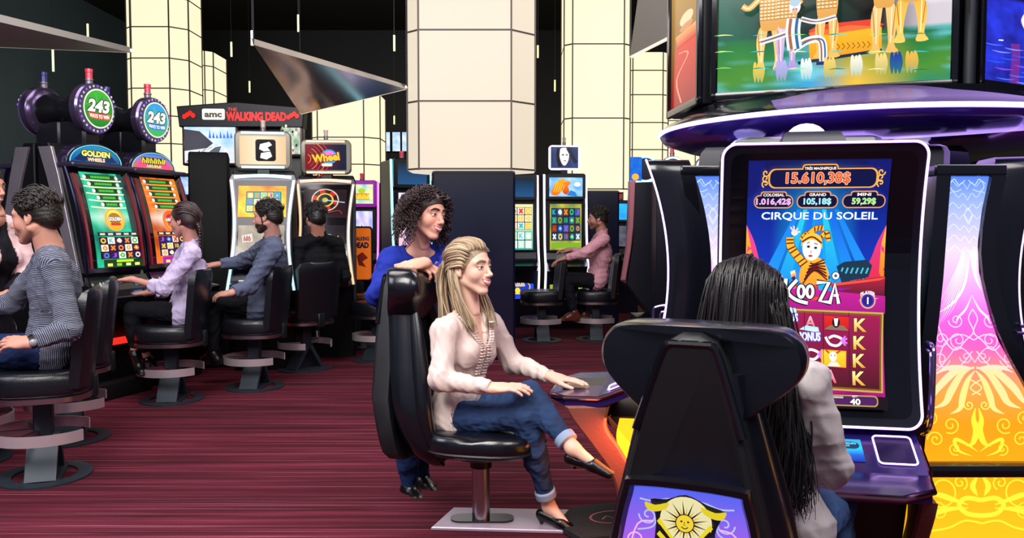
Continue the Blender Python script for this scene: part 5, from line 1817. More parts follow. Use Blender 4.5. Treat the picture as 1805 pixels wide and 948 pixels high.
for k, (px, Y) in enumerate(((1186, 8.0), (1250, 7.2))):
    p = W(px, 290, Y)
    o = empty('slot_topper', (p.x, Y, 0), 0, ['small arched blue topper with a yellow star behind the edge-on machine', 'small arched blue topper between the edge-on machine and the big game'][k], 'slot machine topper', 'small arched toppers behind the island')
    MB().prism(arc(0, p.z - .04, .12, 0, 180, 16), 0, .08, 'XZ', bev=.008).build('arch', navy, o)
    MB().tube([(x, -.002, z) for x, z in arc(0, p.z - .04, .105, 0, 180, 16)], .01, 6).build('arch_light', glow_lilac, o)
    cc = Canvas(0, 0, 100, 50, .16, .08, p.z - .035, fn=lambda x, y, z: (x, -.003 + y, z))
    cc.poly(arc(50, 50, 48, 180, 360, 16), '#1c4ac8')
    cc.poly([(50, 8), (58, 28), (74, 46), (50, 40), (26, 46), (42, 28)], '#f8c03a')
    cc.build('arch_picture', art_hot, o)
    beacon(o, 0, .04, p.z + .078, bred, .8)
    MB().box((0, .14, (p.z - .04) / 2), (.3, .26, p.z - .04), bev=.01).build('cabinet_body', mat('cab_navy', '#0c0f1c', .35), o)
# ------------------------------------------------------------------ seats
def make_stool():
    """upholstered game stool; occupant faces -Y locally"""
    root = empty('game_stool', (0, 0, 0))
    sh = [(x * .235, y * .235) for x, y in arc(0, 0, 1, 0, 360, 31)]
    sh = [(math.copysign(abs(x / .235) ** .75, x) * .235, math.copysign(abs(y / .235) ** .75, y) * .235) for x, y in sh]
    rows = []
    for z, k in ((.435, .93), (.445, .99), (.46, 1.0), (.515, 1.01), (.54, .985), (.553, .93), (.558, .8)):
        rows.append([(x * k, y * k, z) for x, y in sh])
    MB().slab(rows).build('seat', leather, root, smooth=60)
    MB().slab([[(x * k, y * k, z) for x, y in sh] for z, k in ((.405, .97), (.408, 1.0), (.432, 1.0), (.435, .97))]).build('seat_band', steel, root)
    # backrest, slightly dished and leaning back
    rows = []
    for i in range(11):
        t = i / 10
        z = .47 + .47 * t
        k = min(1, .75 + .25 * math.sin(PI * min(.5, t * 1.2))) if t < .9 else 1
        hw = (.205 + .02 * t) * (1 if t < .9 else 1 - (t - .9) * 1.1)
        th = .045 if t < .95 else .03
        y = .205 + .055 * t
        e = .012
        cv_ = lambda x: -.035 * (x / .22) ** 2
        ring = []
        for x in np.linspace(-hw, hw, 7):
            ring.append((x, y - th + cv_(x) + (e if abs(x) > hw * .9 else 0), z))
        for x in np.linspace(hw, -hw, 7):
            ring.append((x, y + th * .6 + cv_(x) - (e if abs(x) > hw * .9 else 0), z))
        rows.append(ring)
    top = rows[-1]
    rows.append([(x * .94, (y - .255) * .5 + .255, .955) for x, y, z in top])
    MB().slab(rows).build('backrest', leather, root, smooth=60)
    MB().box((0, .235, .45), (.07, .035, .12), bev=.008).build('back_bracket', dark_metal, root)
    MB().box((.0, 0, .31), (.085, .085, .20), bev=.006).build('post', slate, root)
    MB().cyl((0, 0, .12), (0, 0, .25), .028, n=14).build('column', dark_metal, root)
    # footrest: broad steel band curved round the front, with two struts
    def band(a0, a1, z, r, h=.048):
        b = MB()
        n = 30
        rings = []
        for i in range(n + 1):
            a = math.radians(a0 + (a1 - a0) * i / n)
            c_, s_ = math.cos(a), math.sin(a)
            rings.append([(r * c_, r * s_, z), ((r + .007) * c_, (r + .007) * s_, z), ((r + .007) * c_, (r + .007) * s_, z + h), (r * c_, r * s_, z + h)])
        b.slab(rings)
        return b
    band(125, 415, .20, .232, .055).build('foot_ring', mat('ring_steel', '#dcd0d6', .26, .62), root)
    for a in (-25, 205, 270):
        c_, s_ = math.cos(math.radians(a)), math.sin(math.radians(a))
        MB().box((c_ * .13, s_ * .13, .228), (.19, .02, .03), rz=math.radians(a)).build('strut', steel, root)
    for k in range(4):
        MB().cyl((-.03 + .02 * k, -.0435, .36 - .05 * (k % 2)), (-.03 + .02 * k, -.047, .36 - .05 * (k % 2)), .005, n=8).build('bolt', chrome, root)
    # folded wedge foot
    w_ = MB()
    for sx in (-1, 1):
        w_.prism([(sx * .02, .22), (sx * .03, .22), (sx * .155, .012), (sx * .125, .012), (sx * .008, .19)], -.07, .07, 'XZ')
    w_.build('wedge_foot', slate, root, smooth=0)
    w2 = MB().prism([(-.012, .20), (.012, .20), (.10, .012), (-.10, .012)], -.012, .012, 'XZ').build('web_plate', mat('web_dark', '#12131c', .5), root, smooth=0)
    o = [(x * .25, y * .22) for x, y in arc(0, 0, 1, -160, 160, 28)]
    i_ = [(x * .17, y * .15) for x, y in arc(0, 0, 1, 150, -150, 26)]
    MB().prism(o + i_, 0, .010, 'XY').build('base_plate', slate, root)
    MB().box((0, 0, .007), (.30, .17, .013)).build('base_bar', slate, root)
    return root


stool0 = make_stool()
used = [False]


def place_stool(px, py, face, label, group='black leather game stools with chrome foot rings', rz=None):
    g = G(px, py)
    o = stool0 if not used[0] else copy_tree(stool0)
    used[0] = True
    o.location = (g.x, g.y, 0)
    o.rotation_euler = (0, 0, math.radians(face) + PI / 2)
    tag(o, label, 'stool', group)
    return o


# face = heading of the sitter in degrees (180 = towards the left of the photo)
place_stool(80, 838, 200, 'black stool the man in the striped sweater sits on')
place_stool(124, 772, 203, 'black stool just behind the striped sweater man\'s stool, its back top showing')
place_stool(-62, 812, 5, 'black stool cut off by the left edge, beside the striped sweater man\'s knees')
place_stool(304, 704, 186, 'black stool the woman with the braid sits on')
place_stool(450, 682, 176, 'black stool the bearded man in the grey jacket sits on')
place_stool(538, 650, 140, 'black stool the man in the black jacket sits on')
place_stool(666, 634, 150, 'empty black stool left of the standing woman, its seat catching orange light')
place_stool(1050, 598, 178, 'black stool the man in the pink shirt sits on')
place_stool(955, 600, 186, 'empty black stool in front of the man in the pink shirt')
# orange chair back with lettering
oc = empty('themed_chair', G(634, 609), 0, 'orange-backed chair lettered WALKING DEAD beside the orange-lit machine', 'chair')
oY = oc.location.y
sO = FPX / oY
MB().box((0, .06, .6), (.09, .04, .3), bev=.01).build('back_bracket', black, oc)
ob = MB().prism(rrect(-.085, .70, .125, 1.24, .03), -.01, .035, 'XZ', bev=.008)
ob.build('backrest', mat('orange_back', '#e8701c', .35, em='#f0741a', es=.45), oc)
MB().prism(rrect(-.10, .68, .14, 1.26, .04), .035, .06, 'XZ', bev=.008).build('back_shell', black, oc)
co = Canvas(0, 0, 100, 260, .20, .52, .71, xc=.02, fn=lambda x, y, z: (x, -.0115 + y, z), step=.001)
co.text('WALKING', 52, 50, 22, '#2a1a5a', 88, .05)
co.text('DEAD', 52, 84, 32, '#2a1a5a', 84, .06)
co.poly([(30, 140), (60, 120), (90, 150), (60, 170), (80, 200), (40, 190)], '#c83a1c')
co.build('lettering', vpaint, oc)
MB().box((0, -.15, .52), (.40, .38, .10), bev=.04).build('seat', mat('orange_seat', '#3a1810', .3, coat=.5), oc)
MB().cyl((0, -.12, .0), (0, -.12, .47), .035).build('post', slate, oc)
MB().box((0, -.12, .01), (.36, .36, .02), bev=.008).build('base_plate', slate, oc)


def lounge_chair(loc, rz, label, emblem, pedestal=True):
    """padded high-back game chair with a winged headrest; occupant faces +Y locally"""
    root = empty('gaming_chair', loc, rz, label, 'chair', 'padded high-back gaming chairs at the island')
    # seat cushion
    base = [(x * .235, y * .25) for x, y in arc(0, 0, 1, 0, 360, 39)]
    base = [(math.copysign(abs(x / .235) ** .7, x) * .235, math.copysign(abs(y / .25) ** .7, y) * .25 + .02) for x, y in base]
    MB().slab([[(x * k, y * k, z) for x, y in base] for z, k in ((.315, .82), (.325, .93), (.345, .99), (.365, 1.0), (.385, 1.0), (.405, .965), (.415, .9), (.417, .75))]).build('seat', leather_blue, root, smooth=60)
    MB().slab([[(x * k, y * k, z) for x, y in base] for z, k in ((.335, .985), (.342, 1.012), (.349, .985))]).build('seat_piping', black, root)
    MB().lathe([(0, .285), (.11, .285), (.13, .295), (.13, .312), (.10, .325), (0, .325)], n=32).build('swivel', black, root)
    # back shell: profile rows (z, y of front, y of back, half width)
    prof = [(.27, -.15, -.215, .13), (.32, -.17, -.275, .175), (.40, -.195, -.325, .205), (.50, -.215, -.36, .215), (.60, -.23, -.375, .20), (.70, -.245, -.385, .175), (.80, -.262, -.392, .15), (.90, -.28, -.398, .125), (.97, -.295, -.40, .11)]
    P = cr(prof, 3)
    rows = []
    for z, yf, yb, hw in P:
        ring = []
        for t in np.linspace(0, 2 * PI, 25)[:-1]:
            c_, s_ = math.cos(t), math.sin(t)
            x = math.copysign(abs(c_) ** .6, c_) * hw
            m_, h_ = (yf + yb) / 2, (yf - yb) / 2
            y = m_ + math.copysign(abs(s_) ** .7, s_) * h_ + (.045 * (x / hw) ** 2 if s_ > 0 else .02 * (x / hw) ** 2)
            ring.append((x, y, z))
        rows.append(ring)
    MB().slab(rows).build('backrest', leather_blue, root, smooth=60)
    # raised side bolsters on the front of the back
    for sx in (-1, 1):
        pts = [(sx * hw * .82, yf + .02, z) for z, yf, yb, hw in P[2:-2]]
        MB().tube(pts, [.02 + .018 * math.sin(PI * i / (len(pts) - 1)) for i in range(len(pts))], 12).build('bolster', leather_blue, root, smooth=60)
    pl = MB()
    pl.slab([[(x, yf + .012 + .02 * (1 - (x / (hw * .6)) ** 2), z) for x in np.linspace(-hw * .6, hw * .6, 7)] + [(x, yf - .03, z) for x in np.linspace(hw * .6, -hw * .6, 7)] for z, yf, yb, hw in P[5:13]])
    pl.build('lumbar_pad', leather_blue, root, smooth=60)
    # winged headrest, wide at the top and tapering to the middle below
    out = cr([(-.155, 1.07), (0, 1.076), (.155, 1.07), (.208, 1.045), (.226, .995), (.205, .945), (.115, .872), (.06, .84), (-.06, .84), (-.115, .872), (-.205, .945), (-.226, .995), (-.208, 1.045)], 4, True)
    rings = []
    cxh, czh = 0, .965
    for y, k in ((-.255, .80), (-.262, .93), (-.28, .99), (-.31, 1.0), (-.345, 1.0), (-.372, .985), (-.385, .95)):
        rings.append([(x * k, y + .055 * (abs(x) / .22) ** 2 * .9, czh + (z - czh) * k) for x, z in out])
    MB().slab(rings).build('headrest', leather_blue, root, smooth=50)
    # matte rear cover: raised trapezoid plate and framed emblem panel
    rc = MB()
    oc_ = [(-.05, 1.035), (.05, 1.035), (.105, .86), (.16, .62), (.20, .42), (.15, .30), (-.15, .30), (-.20, .42), (-.16, .62), (-.105, .86)]
    yb = lambda z: -.392 - .016 * min(1, (1.08 - z) * 4) + max(0, .55 - z) * .22
    oc_ = cr(oc_, 3, True)
    rc.slab([[(x * k, yb(z) + dy, .7 + (z - .7) * (1 - (1 - k) * .4)) for x, z in oc_] for dy, k in ((.06, 1.04), (.0, 1.03), (-.012, .99), (-.018, .93))])
    rc.build('rear_cover', mat('rear_matte', '#0a0c12', .5), root, smooth=30)
    for sx in (-1, 1):
        rg = MB().tube([(sx * x, yb(z) - .012, z) for x, z in cr([(.043, 1.034), (.058, 1.015), (.095, .90), (.112, .845)], 5)], [.010] * 16, 8)
        rg.build('ridge', black_gloss, root)
    MB().tube([(x, yb(1.03) - .012, 1.035) for x in (-.045, 0, .045)], .009, 8).build('ridge', black_gloss, root)
    if emblem:
        fo = cr([(-.105, .745), (.105, .745), (.135, .72), (.165, .575), (.178, .44), (-.178, .44), (-.165, .575), (-.135, .72)], 4, True)
        fb = lambda z: yb(z) - .02
        fr = MB()
        n = len(fo)
        k = .86
        ring = lambda kk, d: [(x * kk, fb(z) + d, .59 + (z - .59) * kk) for x, z in fo]
        A, B_, C_, D_ = ring(1, .01), ring(.98, -.018), ring(.90, -.018), ring(.85, 0)
        fr.slab([A, B_, C_, D_], close=False)
        fr.build('emblem_frame', black_gloss, root, smooth=50)
        ce = Canvas(-130, 0, 130, 230, .30, .265, .455, fn=lambda x, y, z: (x, fb(z) - .002 + y, z), step=.0003, maxe=30)
        ins = [((x * .86) / .30 * 260, (1 - ((.59 + (z - .59) * .86) - .455) / .265) * 230) for x, z in fo]
        def inside_bg():
            ys = sorted(p[1] for p in ins)
            ce.poly(ins, '#5a6af8', '#e85ae8')
        inside_bg()
        for sg in (1, -1):
            for it in (spiral(70, 50, 18, 1.3, 0), spiral(92, 100, 20, 1.4, 2, -1), spiral(40, 30, 16, 1.3, 3), spiral(80, 150, 20, 1.3, 1), [(20, 24), (50, 40), (60, 70), (90, 80)], [(60, 60), (90, 70), (104, 130), (90, 180)], [(0, 20), (30, 14), (60, 22), (86, 20)]):
                ce.stroke([(sg * x, y) for x, y in it], 3.0, '#bcc8ff' if it[0][1] < 60 else '#ffc0f4', 4)
        P0, E0, S0 = ce.poly, ce.ell, ce.stroke
        kk = .88
        tx = lambda p: (p[0] * kk, 54 + (p[1] - 110) * kk)
        cpoly = lambda pts, *a, **k: P0([tx(p) for p in pts], *a, **k)
        cell = lambda x, y, rx, ry, *a, **k: E0(x * kk, 54 + (y - 110) * kk, rx * kk, ry * kk, *a, **k)
        cstroke = lambda pts, wd, *a, **k: S0([tx(p) for p in pts], wd * kk, *a, **k)
        # sun face with rays in a cap of yellow cloth
        cpoly(cr([(-74, 70), (-40, 66), (0, 52), (44, 68), (80, 78), (72, 96), (60, 128), (56, 190), (-56, 190), (-62, 120), (-66, 90)], 3, True), '#141020')
        cell(0, 110, 54, 54, '#f2e8b0', 32)
        for q in range(26):
            a = q * 2 * PI / 26
            r2 = 50 if q % 2 else 36
            cpoly([(17 * math.cos(a - .12), 110 + 17 * math.sin(a - .12)), (r2 * math.cos(a), 110 + r2 * math.sin(a)), (17 * math.cos(a + .12), 110 + 17 * math.sin(a + .12))], '#141020' if q % 2 else '#e8b81c')
        cell(0, 110, 20, 20, '#141020', 22)
        cell(0, 110, 18, 18, '#f8d83a', 22)
        cell(-7, 106, 2.5, 2, '#141020', 8)
        cell(7, 106, 2.5, 2, '#141020', 8)
        cstroke([(-7, 117), (0, 121), (7, 117)], 2, '#141020', 4)
        cstroke([(0, 106), (-2, 113), (2, 114)], 1.5, '#8a5a10')
        for sg in (-1, 1):
            cpoly(cr([(sg * 34, 70), (sg * 62, 78), (sg * 84, 74), (sg * 78, 90), (sg * 60, 92), (sg * 40, 84)], 3, True), '#e8d42a')
            for q in range(5):
                cpoly([(sg * (18 + q * 4), 150 + q * 4), (sg * (52), 104 + q * 14), (sg * 58, 112 + q * 14), (sg * (24 + q * 4), 158 + q * 4)], '#f2dc2a' if q % 2 == 0 else '#141020')
        ce.build('emblem', art, root)
    MB().box((0, -.20, .30), (.16, .16, .05), bev=.015).build('back_bracket', black, root)
    MB().cyl((0, 0, .015), (0, 0, .29), .038, n=28).build('pole', steel, root)
    MB().cyl((0, 0, .24), (0, 0, .29), .046, n=28).build('pole_collar', black, root)
    return root


gb = G(848, 922)
chair_a = lounge_chair((gb.x, gb.y, 0), math.radians(-90 - 12), 'black high-back chair the blonde woman sits on', False)
bp = MB().prism([(-.205, -.09), (.60, -.15), (.62, .12), (-.13, .16)], 0, .016, 'XY', bev=.004).build('base_plate', mat('plate_white', '#a89cae', .35, .3, var=.05), chair_a)
bp.rotation_euler = (0, 0, math.radians(90 + 12))
bc = MB().prism(rrect(-.13, -.045, .14, .055, .045), .016, .024, 'XY').build('base_cover', black_gloss, chair_a)
bc.rotation_euler = (0, 0, math.radians(90 + 12))
chair_b = lounge_chair((.54, 2.15, 0), math.radians(-24), 'black high-back chair seen from behind with a sun emblem low on its back', True)
MB().cyl((0, 0, 0), (0, 0, .02), .2, n=40).build('base_plate', dark_metal, chair_b)
chair_b.scale = (1, 1, .985)
chair_a.scale = (1, 1, 1.02)
# ------------------------------------------------------------------ people: each body is one surface grown from joints
def A3(v):
    return np.array(tuple(v), float)


class Field:
    def __init__(s):
        s.p = []

    def cone(s, a, b, ra, rb, k=.012, tag=0, end=False, start=False, flat=None, q=1.0, ref=0.0):
        """rounded tapered limb a->b; end/start cut the caps flat; flat, q squash along an axis"""
        a, b = A3(a), A3(b)
        r = max(ra, rb) * max(1, q)
        s.p.append(dict(t='c', a=a, b=b, ra=ra, rb=rb, k=k, tag=tag, end=end, start=start, fl=None if flat is None else A3(flat) / np.linalg.norm(A3(flat)), q=q, lo=np.minimum(a, b) - r, hi=np.maximum(a, b) + r, op='+', ref=ref))
        return s

    def ell(s, c, r, R=None, k=.02, tag=0, op='+', ref=0.0):
        c = A3(c)
        R = np.eye(3) if R is None else np.array(R, float)
        ext = np.sqrt(((R * np.array(r)) ** 2).sum(1))
        s.p.append(dict(t='e', c=c, r=np.array(r, float), R=R, k=k, tag=tag, lo=c - ext, hi=c + ext, op=op, ref=ref))
        return s

    @staticmethod
    def dist(p, X, Y, Z):
        if p['t'] == 'c':
            a, b = p['a'], p['b']
            ab = b - a
            L2 = max(float(ab @ ab), 1e-9)
            dx, dy, dz = X - a[0], Y - a[1], Z - a[2]
            h = (dx * ab[0] + dy * ab[1] + dz * ab[2]) / L2
            hc = np.clip(h, 0, 1)
            ex, ey, ez = dx - hc * ab[0], dy - hc * ab[1], dz - hc * ab[2]
            if p['fl'] is not None:
                f = p['fl']
                m = (ex * f[0] + ey * f[1] + ez * f[2]) * (1 / p['q'] - 1)
                ex, ey, ez = ex + m * f[0], ey + m * f[1], ez + m * f[2]
            d = np.sqrt(ex * ex + ey * ey + ez * ez) - (p['ra'] + (p['rb'] - p['ra']) * hc)
            if p['fl'] is not None:
                d = d * min(1, p['q'])
            if p['end']:
                d = np.maximum(d, (h - 1) * math.sqrt(L2))
            if p['start']:
                d = np.maximum(d, -h * math.sqrt(L2))
            return d
        c, r, R = p['c'], p['r'], p['R']
        dx, dy, dz = X - c[0], Y - c[1], Z - c[2]
        u = (dx * R[0, 0] + dy * R[1, 0] + dz * R[2, 0])
        v = (dx * R[0, 1] + dy * R[1, 1] + dz * R[2, 1])
        w_ = (dx * R[0, 2] + dy * R[1, 2] + dz * R[2, 2])
        k0 = np.sqrt((u / r[0]) ** 2 + (v / r[1]) ** 2 + (w_ / r[2]) ** 2)
        k1 = np.sqrt((u / r[0] ** 2) ** 2 + (v / r[1] ** 2) ** 2 + (w_ / r[2] ** 2) ** 2) + 1e-9
        return k0 * (k0 - 1) / k1

    @staticmethod
    def comb(D, d, k, op):
        if op == '-':
            d = -d
            h = np.clip(.5 - .5 * (D - d) / k, 0, 1)
            return D + (d - D) * h + k * h * (1 - h)
        h = np.clip(.5 + .5 * (D - d) / k, 0, 1)
        return D + (d - D) * h - k * h * (1 - h)

    def eval(s, P):
        P = np.atleast_2d(P)
        D = np.full(len(P), 1.0)
        for p in s.p:
            D = s.comb(D, s.dist(p, P[:, 0], P[:, 1], P[:, 2]), p['k'], p['op'])
        return D

    def hit(s, p, n, dist=.15):
        """walk from p + n*dist inwards to the surface"""
        n = A3(n) / np.linalg.norm(A3(n))
        t = np.linspace(dist, -dist, 200)
        Q = A3(p)[None] + t[:, None] * n[None]
        d = s.eval(Q)
        i = np.argmax(d < 0)
        return Vector(Q[i])

    def mesh(s, h, warp=None):
        add = [p for p in s.p if p['op'] == '+']
        lo = np.min([p['lo'] for p in add], 0) - 3 * h - .02
        hi = np.max([p['hi'] for p in add], 0) + 3 * h + .02
        n = np.ceil((hi - lo) / h).astype(int) + 1
        D = np.full(n, 1.0, np.float32)
        for p in s.p:
            pad = p['k'] + 2.5 * h
            i0 = np.maximum(np.floor((p['lo'] - pad - lo) / h).astype(int), 0)
            i1 = np.minimum(np.ceil((p['hi'] + pad - lo) / h).astype(int) + 1, n)
            if (i1 <= i0).any():
                continue
            X = (lo[0] + h * np.arange(i0[0], i1[0]))[:, None, None]
            Y = (lo[1] + h * np.arange(i0[1], i1[1]))[None, :, None]
            Z = (lo[2] + h * np.arange(i0[2], i1[2]))[None, None, :]
            sl = tuple(slice(a, b) for a, b in zip(i0, i1))
            D[sl] = s.comb(D[sl], s.dist(p, X, Y, Z), p['k'], p['op'])
        return s.nets(D, lo, h)

    @staticmethod
    def nets(D, lo, h):
        S = D < 0
        c = np.zeros(tuple(np.array(D.shape) - 1), np.int8)
        for i in (0, 1):
            for j in (0, 1):
                for k in (0, 1):
                    c += S[i:i + c.shape[0], j:j + c.shape[1], k:k + c.shape[2]]
        act = np.argwhere((c > 0) & (c < 8))
        idx = np.full(c.shape, -1, np.int64)
        idx[tuple(act.T)] = np.arange(len(act))
        acc = np.zeros((len(act), 3))
        cnt = np.zeros(len(act))
        cor = [(i, j, k) for i in (0, 1) for j in (0, 1) for k in (0, 1)]
        val = {q: D[act[:, 0] + q[0], act[:, 1] + q[1], act[:, 2] + q[2]].astype(float) for q in cor}
        for q in cor:
            for ax in range(3):
                if q[ax] == 0:
                    r = list(q)
                    r[ax] = 1
                    r = tuple(r)
                    a, b = val[q], val[r]
                    m = (a < 0) != (b < 0)
                    t = np.where(m, a / np.where(m, a - b, 1), 0)
                    P = np.tile(np.array(q, float), (len(act), 1))
                    P[:, ax] += t
                    acc += P * m[:, None]
                    cnt += m
        V = lo + h * (act + acc / cnt[:, None])
        F_ = []
        for ax in range(3):
            o = [0, 1, 2]
            o.remove(ax)
            b1, b2 = o
            sh = list(D.shape)
            s0 = [slice(1, -1)] * 3
            s1 = [slice(1, -1)] * 3
            s0[ax] = slice(0, -1)
            s1[ax] = slice(1, None)
            A_, B_ = S[tuple(s0)], S[tuple(s1)]
            e = np.argwhere(A_ != B_)
            if len(e) == 0:
                continue
            fl = A_[tuple(e.T)]
            base = e.copy()
            base[:, b1] += 1
            base[:, b2] += 1

            def g(d1, d2):
                q = base.copy()
                q[:, b1] -= d1
                q[:, b2] -= d2
                return idx[tuple(q.T)]
            Q = np.stack([g(1, 1), g(0, 1), g(0, 0), g(1, 0)], 1)
            rev = fl if ax != 1 else ~fl
            Q[~rev] = Q[~rev][:, ::-1]
            F_.append(Q)
        return V, np.concatenate(F_)

    def tags(s, V):
        best = np.full(len(V), 9.0)
        tg = np.zeros(len(V), int)
        al = np.zeros(len(V))
        for p in s.p:
            if p['op'] != '+':
                continue
            d = s.dist(p, V[:, 0], V[:, 1], V[:, 2])
            m = d < best
            best[m] = d[m]
            tg[m] = p['tag']
            if p['t'] == 'c':
                ab = p['b'] - p['a']
                a_ = p['ref'] + (V - p['a']) @ ab / np.linalg.norm(ab)
            else:
                a_ = p['ref'] + (V - p['c']) @ p['R'][:, 2]
            al[m] = a_[m]
        return tg, al


def normals(V, Fq):
    a, b, c, d = (V[Fq[:, i]] for i in range(4))
    n = np.cross(c - a, d - b)
    N = np.zeros_like(V)
    for i in range(4):
        np.add.at(N, Fq[:, i], n)
    return N / (np.linalg.norm(N, axis=1)[:, None] + 1e-12)


def wrinkle(V, Fq, amp, freq, sd, stretch=(1, 1, 1)):
    rg = np.random.default_rng(sd)
    N = normals(V, Fq)
    Q = V * np.array(stretch)
    v = np.zeros(len(V))
    for i in range(5):
        k = rg.normal(size=3) * freq
        k2 = rg.normal(size=3) * freq * .5
        q = np.sin(Q @ k + rg.uniform(0, 6) + 1.8 * np.sin(Q @ k2 + rg.uniform(0, 6)))
        v += 1 - 2 * np.abs(q) ** .8
    return V + N * (v * amp / 2.5)[:, None]


class Acc:
    """collects surface pieces of one object"""

    def __init__(s):
        s.V, s.F, s.C, s.A = [], [], [], []
        s.n = 0

    def add(s, V, Fq, col, al=None):
        s.V.append(V)
        s.F += (np.asarray(Fq) + s.n).tolist() if not isinstance(Fq, list) else [tuple(i + s.n for i in f) for f in Fq]
        col = np.asarray(col, float)
        s.C.append(np.tile(col, (len(V), 1)) if col.ndim == 1 else col)
        s.A.append(np.zeros(len(V)) if al is None else al)
        s.n += len(V)

    def tube(s, pts, rad, col, n=6, flat=1.0):
        m = MB().tube(pts, rad, n, flat=flat)
        s.add(np.array(m.v), m.f, col)

    def build(s, name, m, parent, org, label=None):
        me = bpy.data.meshes.new(name)
        V = np.concatenate(s.V) - A3(org)
        me.from_pydata(V.tolist(), [], s.F)
        at = me.color_attributes.new('Col', 'FLOAT_COLOR', 'POINT')
        Cc = np.concatenate(s.C)
        at.data.foreach_set('color', np.concatenate([Cc, np.ones((len(Cc), 1))], 1).astype(np.float32).ravel())
        al = me.attributes.new('along', 'FLOAT', 'POINT')
        al.data.foreach_set('value', np.concatenate(s.A).astype(np.float32))
        me.materials.append(m)
        me.shade_smooth()
        o = bpy.data.objects.new(name, me)
        if parent is None:
            o.location = org
        if label:
            o['label'] = label
        return link(o, parent)


skin_m = vmat('skin', .46, bump=.03, bscale=500, sss=.12, spec=.4)
hair_m = vmat('hair', .38, bump=.15, bscale=260, spec=.5)
denim_m = vmat('denim', .8, bump=.25, bscale=420, spec=.15)
cloth_m = vmat('cloth', .82, bump=.12, bscale=340, spec=.2)
satin_m = vmat('satin_shirt', .62, bump=.05, bscale=260, spec=.3)
stripe_m = vmat('striped_jersey', .85, bump=.12, bscale=340, spec=.15, stripes=(.0085, '#2a2e40'))
shoe_m = vmat('shoe_leather', .3, spec=.5)


def frame(yaw, pitch=0, roll=0):
    R = Matrix.Rotation(math.radians(yaw), 3, 'Z') @ Matrix.Rotation(math.radians(-pitch), 3, 'Y') @ Matrix.Rotation(math.radians(roll), 3, 'X')
    return np.array(R)


def head_field(c, R, sc, st):
    f = Field()
    c = A3(c)

    def L(x, y, z):
        return c + R @ (np.array([x, y, z]) * sc)
    male = st.get('male', False)
    smile = st.get('smile', 0)

    def e(x, y, z, r, k=.02, tag=0, op='+', rot=None):
        RR = R if rot is None else R @ np.array(Matrix.Rotation(math.radians(rot[0]), 3, rot[1]))
        f.ell(L(x, y, z), np.array(r) * sc, RR, k * sc, tag, op)

    def cn(a, b, ra, rb, k=.01, tag=0):
        f.cone(L(*a), L(*b), ra * sc, rb * sc, k * sc, tag)
    e(-.016, 0, .032, (.092, .073, .082))
    e(.030, 0, .012, (.056, .058, .074))
    e(.036, 0, -.036, (.046, .046, .052), .03)
    jw = .052 if male else .044
    for s in (1, -1):
        cn((-.006, s * jw, -.052), (.058, s * .014, -.100), .020 if male else .016, .014, .028)
        e(.050, s * .034, -.030, (.026, .023, .024), .022)
    e(.067, 0, -.100, (.018, .020 if male else .016, .015), .014)
    # brow ridge
    for s in (1, -1):
        cn((.082, s * .012, .023), (.066, s * .046, .022), .009 if male else .0065, .008, .018)
        e(.093, s * .031, .004, (.014, .019, .012), .014, 0, '-')
    # nose
    cn((.083, 0, .012), (.104, 0, -.029), .0075, .0085, .010)
    e(.106, 0, -.032, (.0105, .0098, .0088), .008)
    for s in (1, -1):
        e(.094, s * .0115, -.036, (.010, .0065, .0065), .008)
    # mouth: muzzle, lips, teeth
    e(.074, 0, -.062, (.022, .026, .022), .018)
    w_ = .022 + .006 * smile
    up = .009 * smile

    def sf(y, z, off=0.0):
        dr = R @ (np.array([1.0, y * 9, 0]) / math.sqrt(1 + 81 * y * y))
        return A3(f.hit(L(.055, y * .55, z), dr, .09 * sc)) + dr * off * sc
    us = np.linspace(-1, 1, 9)
    # z of the parting line rises to the corners in a smile
    zl = lambda u: -.0640 + up * abs(u) ** 1.6
    gp = lambda u: .0068 * smile * (1 - u * u)
    Pu = [sf(u * w_, zl(u) + .0030 * (1 - u * u) + gp(u) * .35 + .001, -.0006) for u in us]
    Pl = [sf(u * w_, zl(u) - .0036 * (1 - u * u) - gp(u) * .85 - .001, -.0006) for u in us]
    Pt = [sf(u * w_ * .86, zl(u * .86) - gp(u) * .12, -.0016) for u in us]
    if smile:
        for a, b in zip(Pt[:-1], Pt[1:]):
            f.cone(a, b, .0042 * sc, .0042 * sc, .0015 * sc, 3)
    for k in range(8):
        ra, rb = (.0018 + .0018 * (1 - us[q] ** 2) for q in (k, k + 1))
        f.cone(Pu[k], Pu[k + 1], ra * sc, rb * sc, .0015 * sc, 1)
        f.cone(Pl[k], Pl[k + 1], ra * 1.2 * sc, rb * 1.2 * sc, .0015 * sc, 1)
    # eyes
    for s in (1, -1):
        e(.0720, s * .031, .0, (.0125, .0135, .0125), .001, 4)
        cn((.0825, s * .018, .0035), (.0855, s * .031, .0078), .0022, .003, .002, 0)
        cn((.0855, s * .031, .0078), (.0745, s * .046, .002), .003, .0022, .002, 0)
        cn((.0835, s * .022, -.0075), (.0760, s * .044, -.0055), .0024, .002, .004, 0)
        cn((.0890, s * .015, .0240), (.0850, s * .033, .0280), .0034 if male else .0024, .003 if male else .0022, .002, 2)
        cn((.0850, s * .033, .0280), (.0720, s * .050, .0205), .003 if male else .0022, .0016, .002, 2)
    # ears
    for s in (1, -1):
        e(-.012, s * .074, -.004, (.018, .007, .030), .006, 0, '+', (-14, 'Y'))
        e(-.006, s * .080, -.001, (.009, .005, .017), .004, 0, '-')
        e(-.004, s * .071, -.028, (.008, .006, .010), .006)
    return f, L


def cross(a, b):
    return np.cross(A3(a), A3(b))


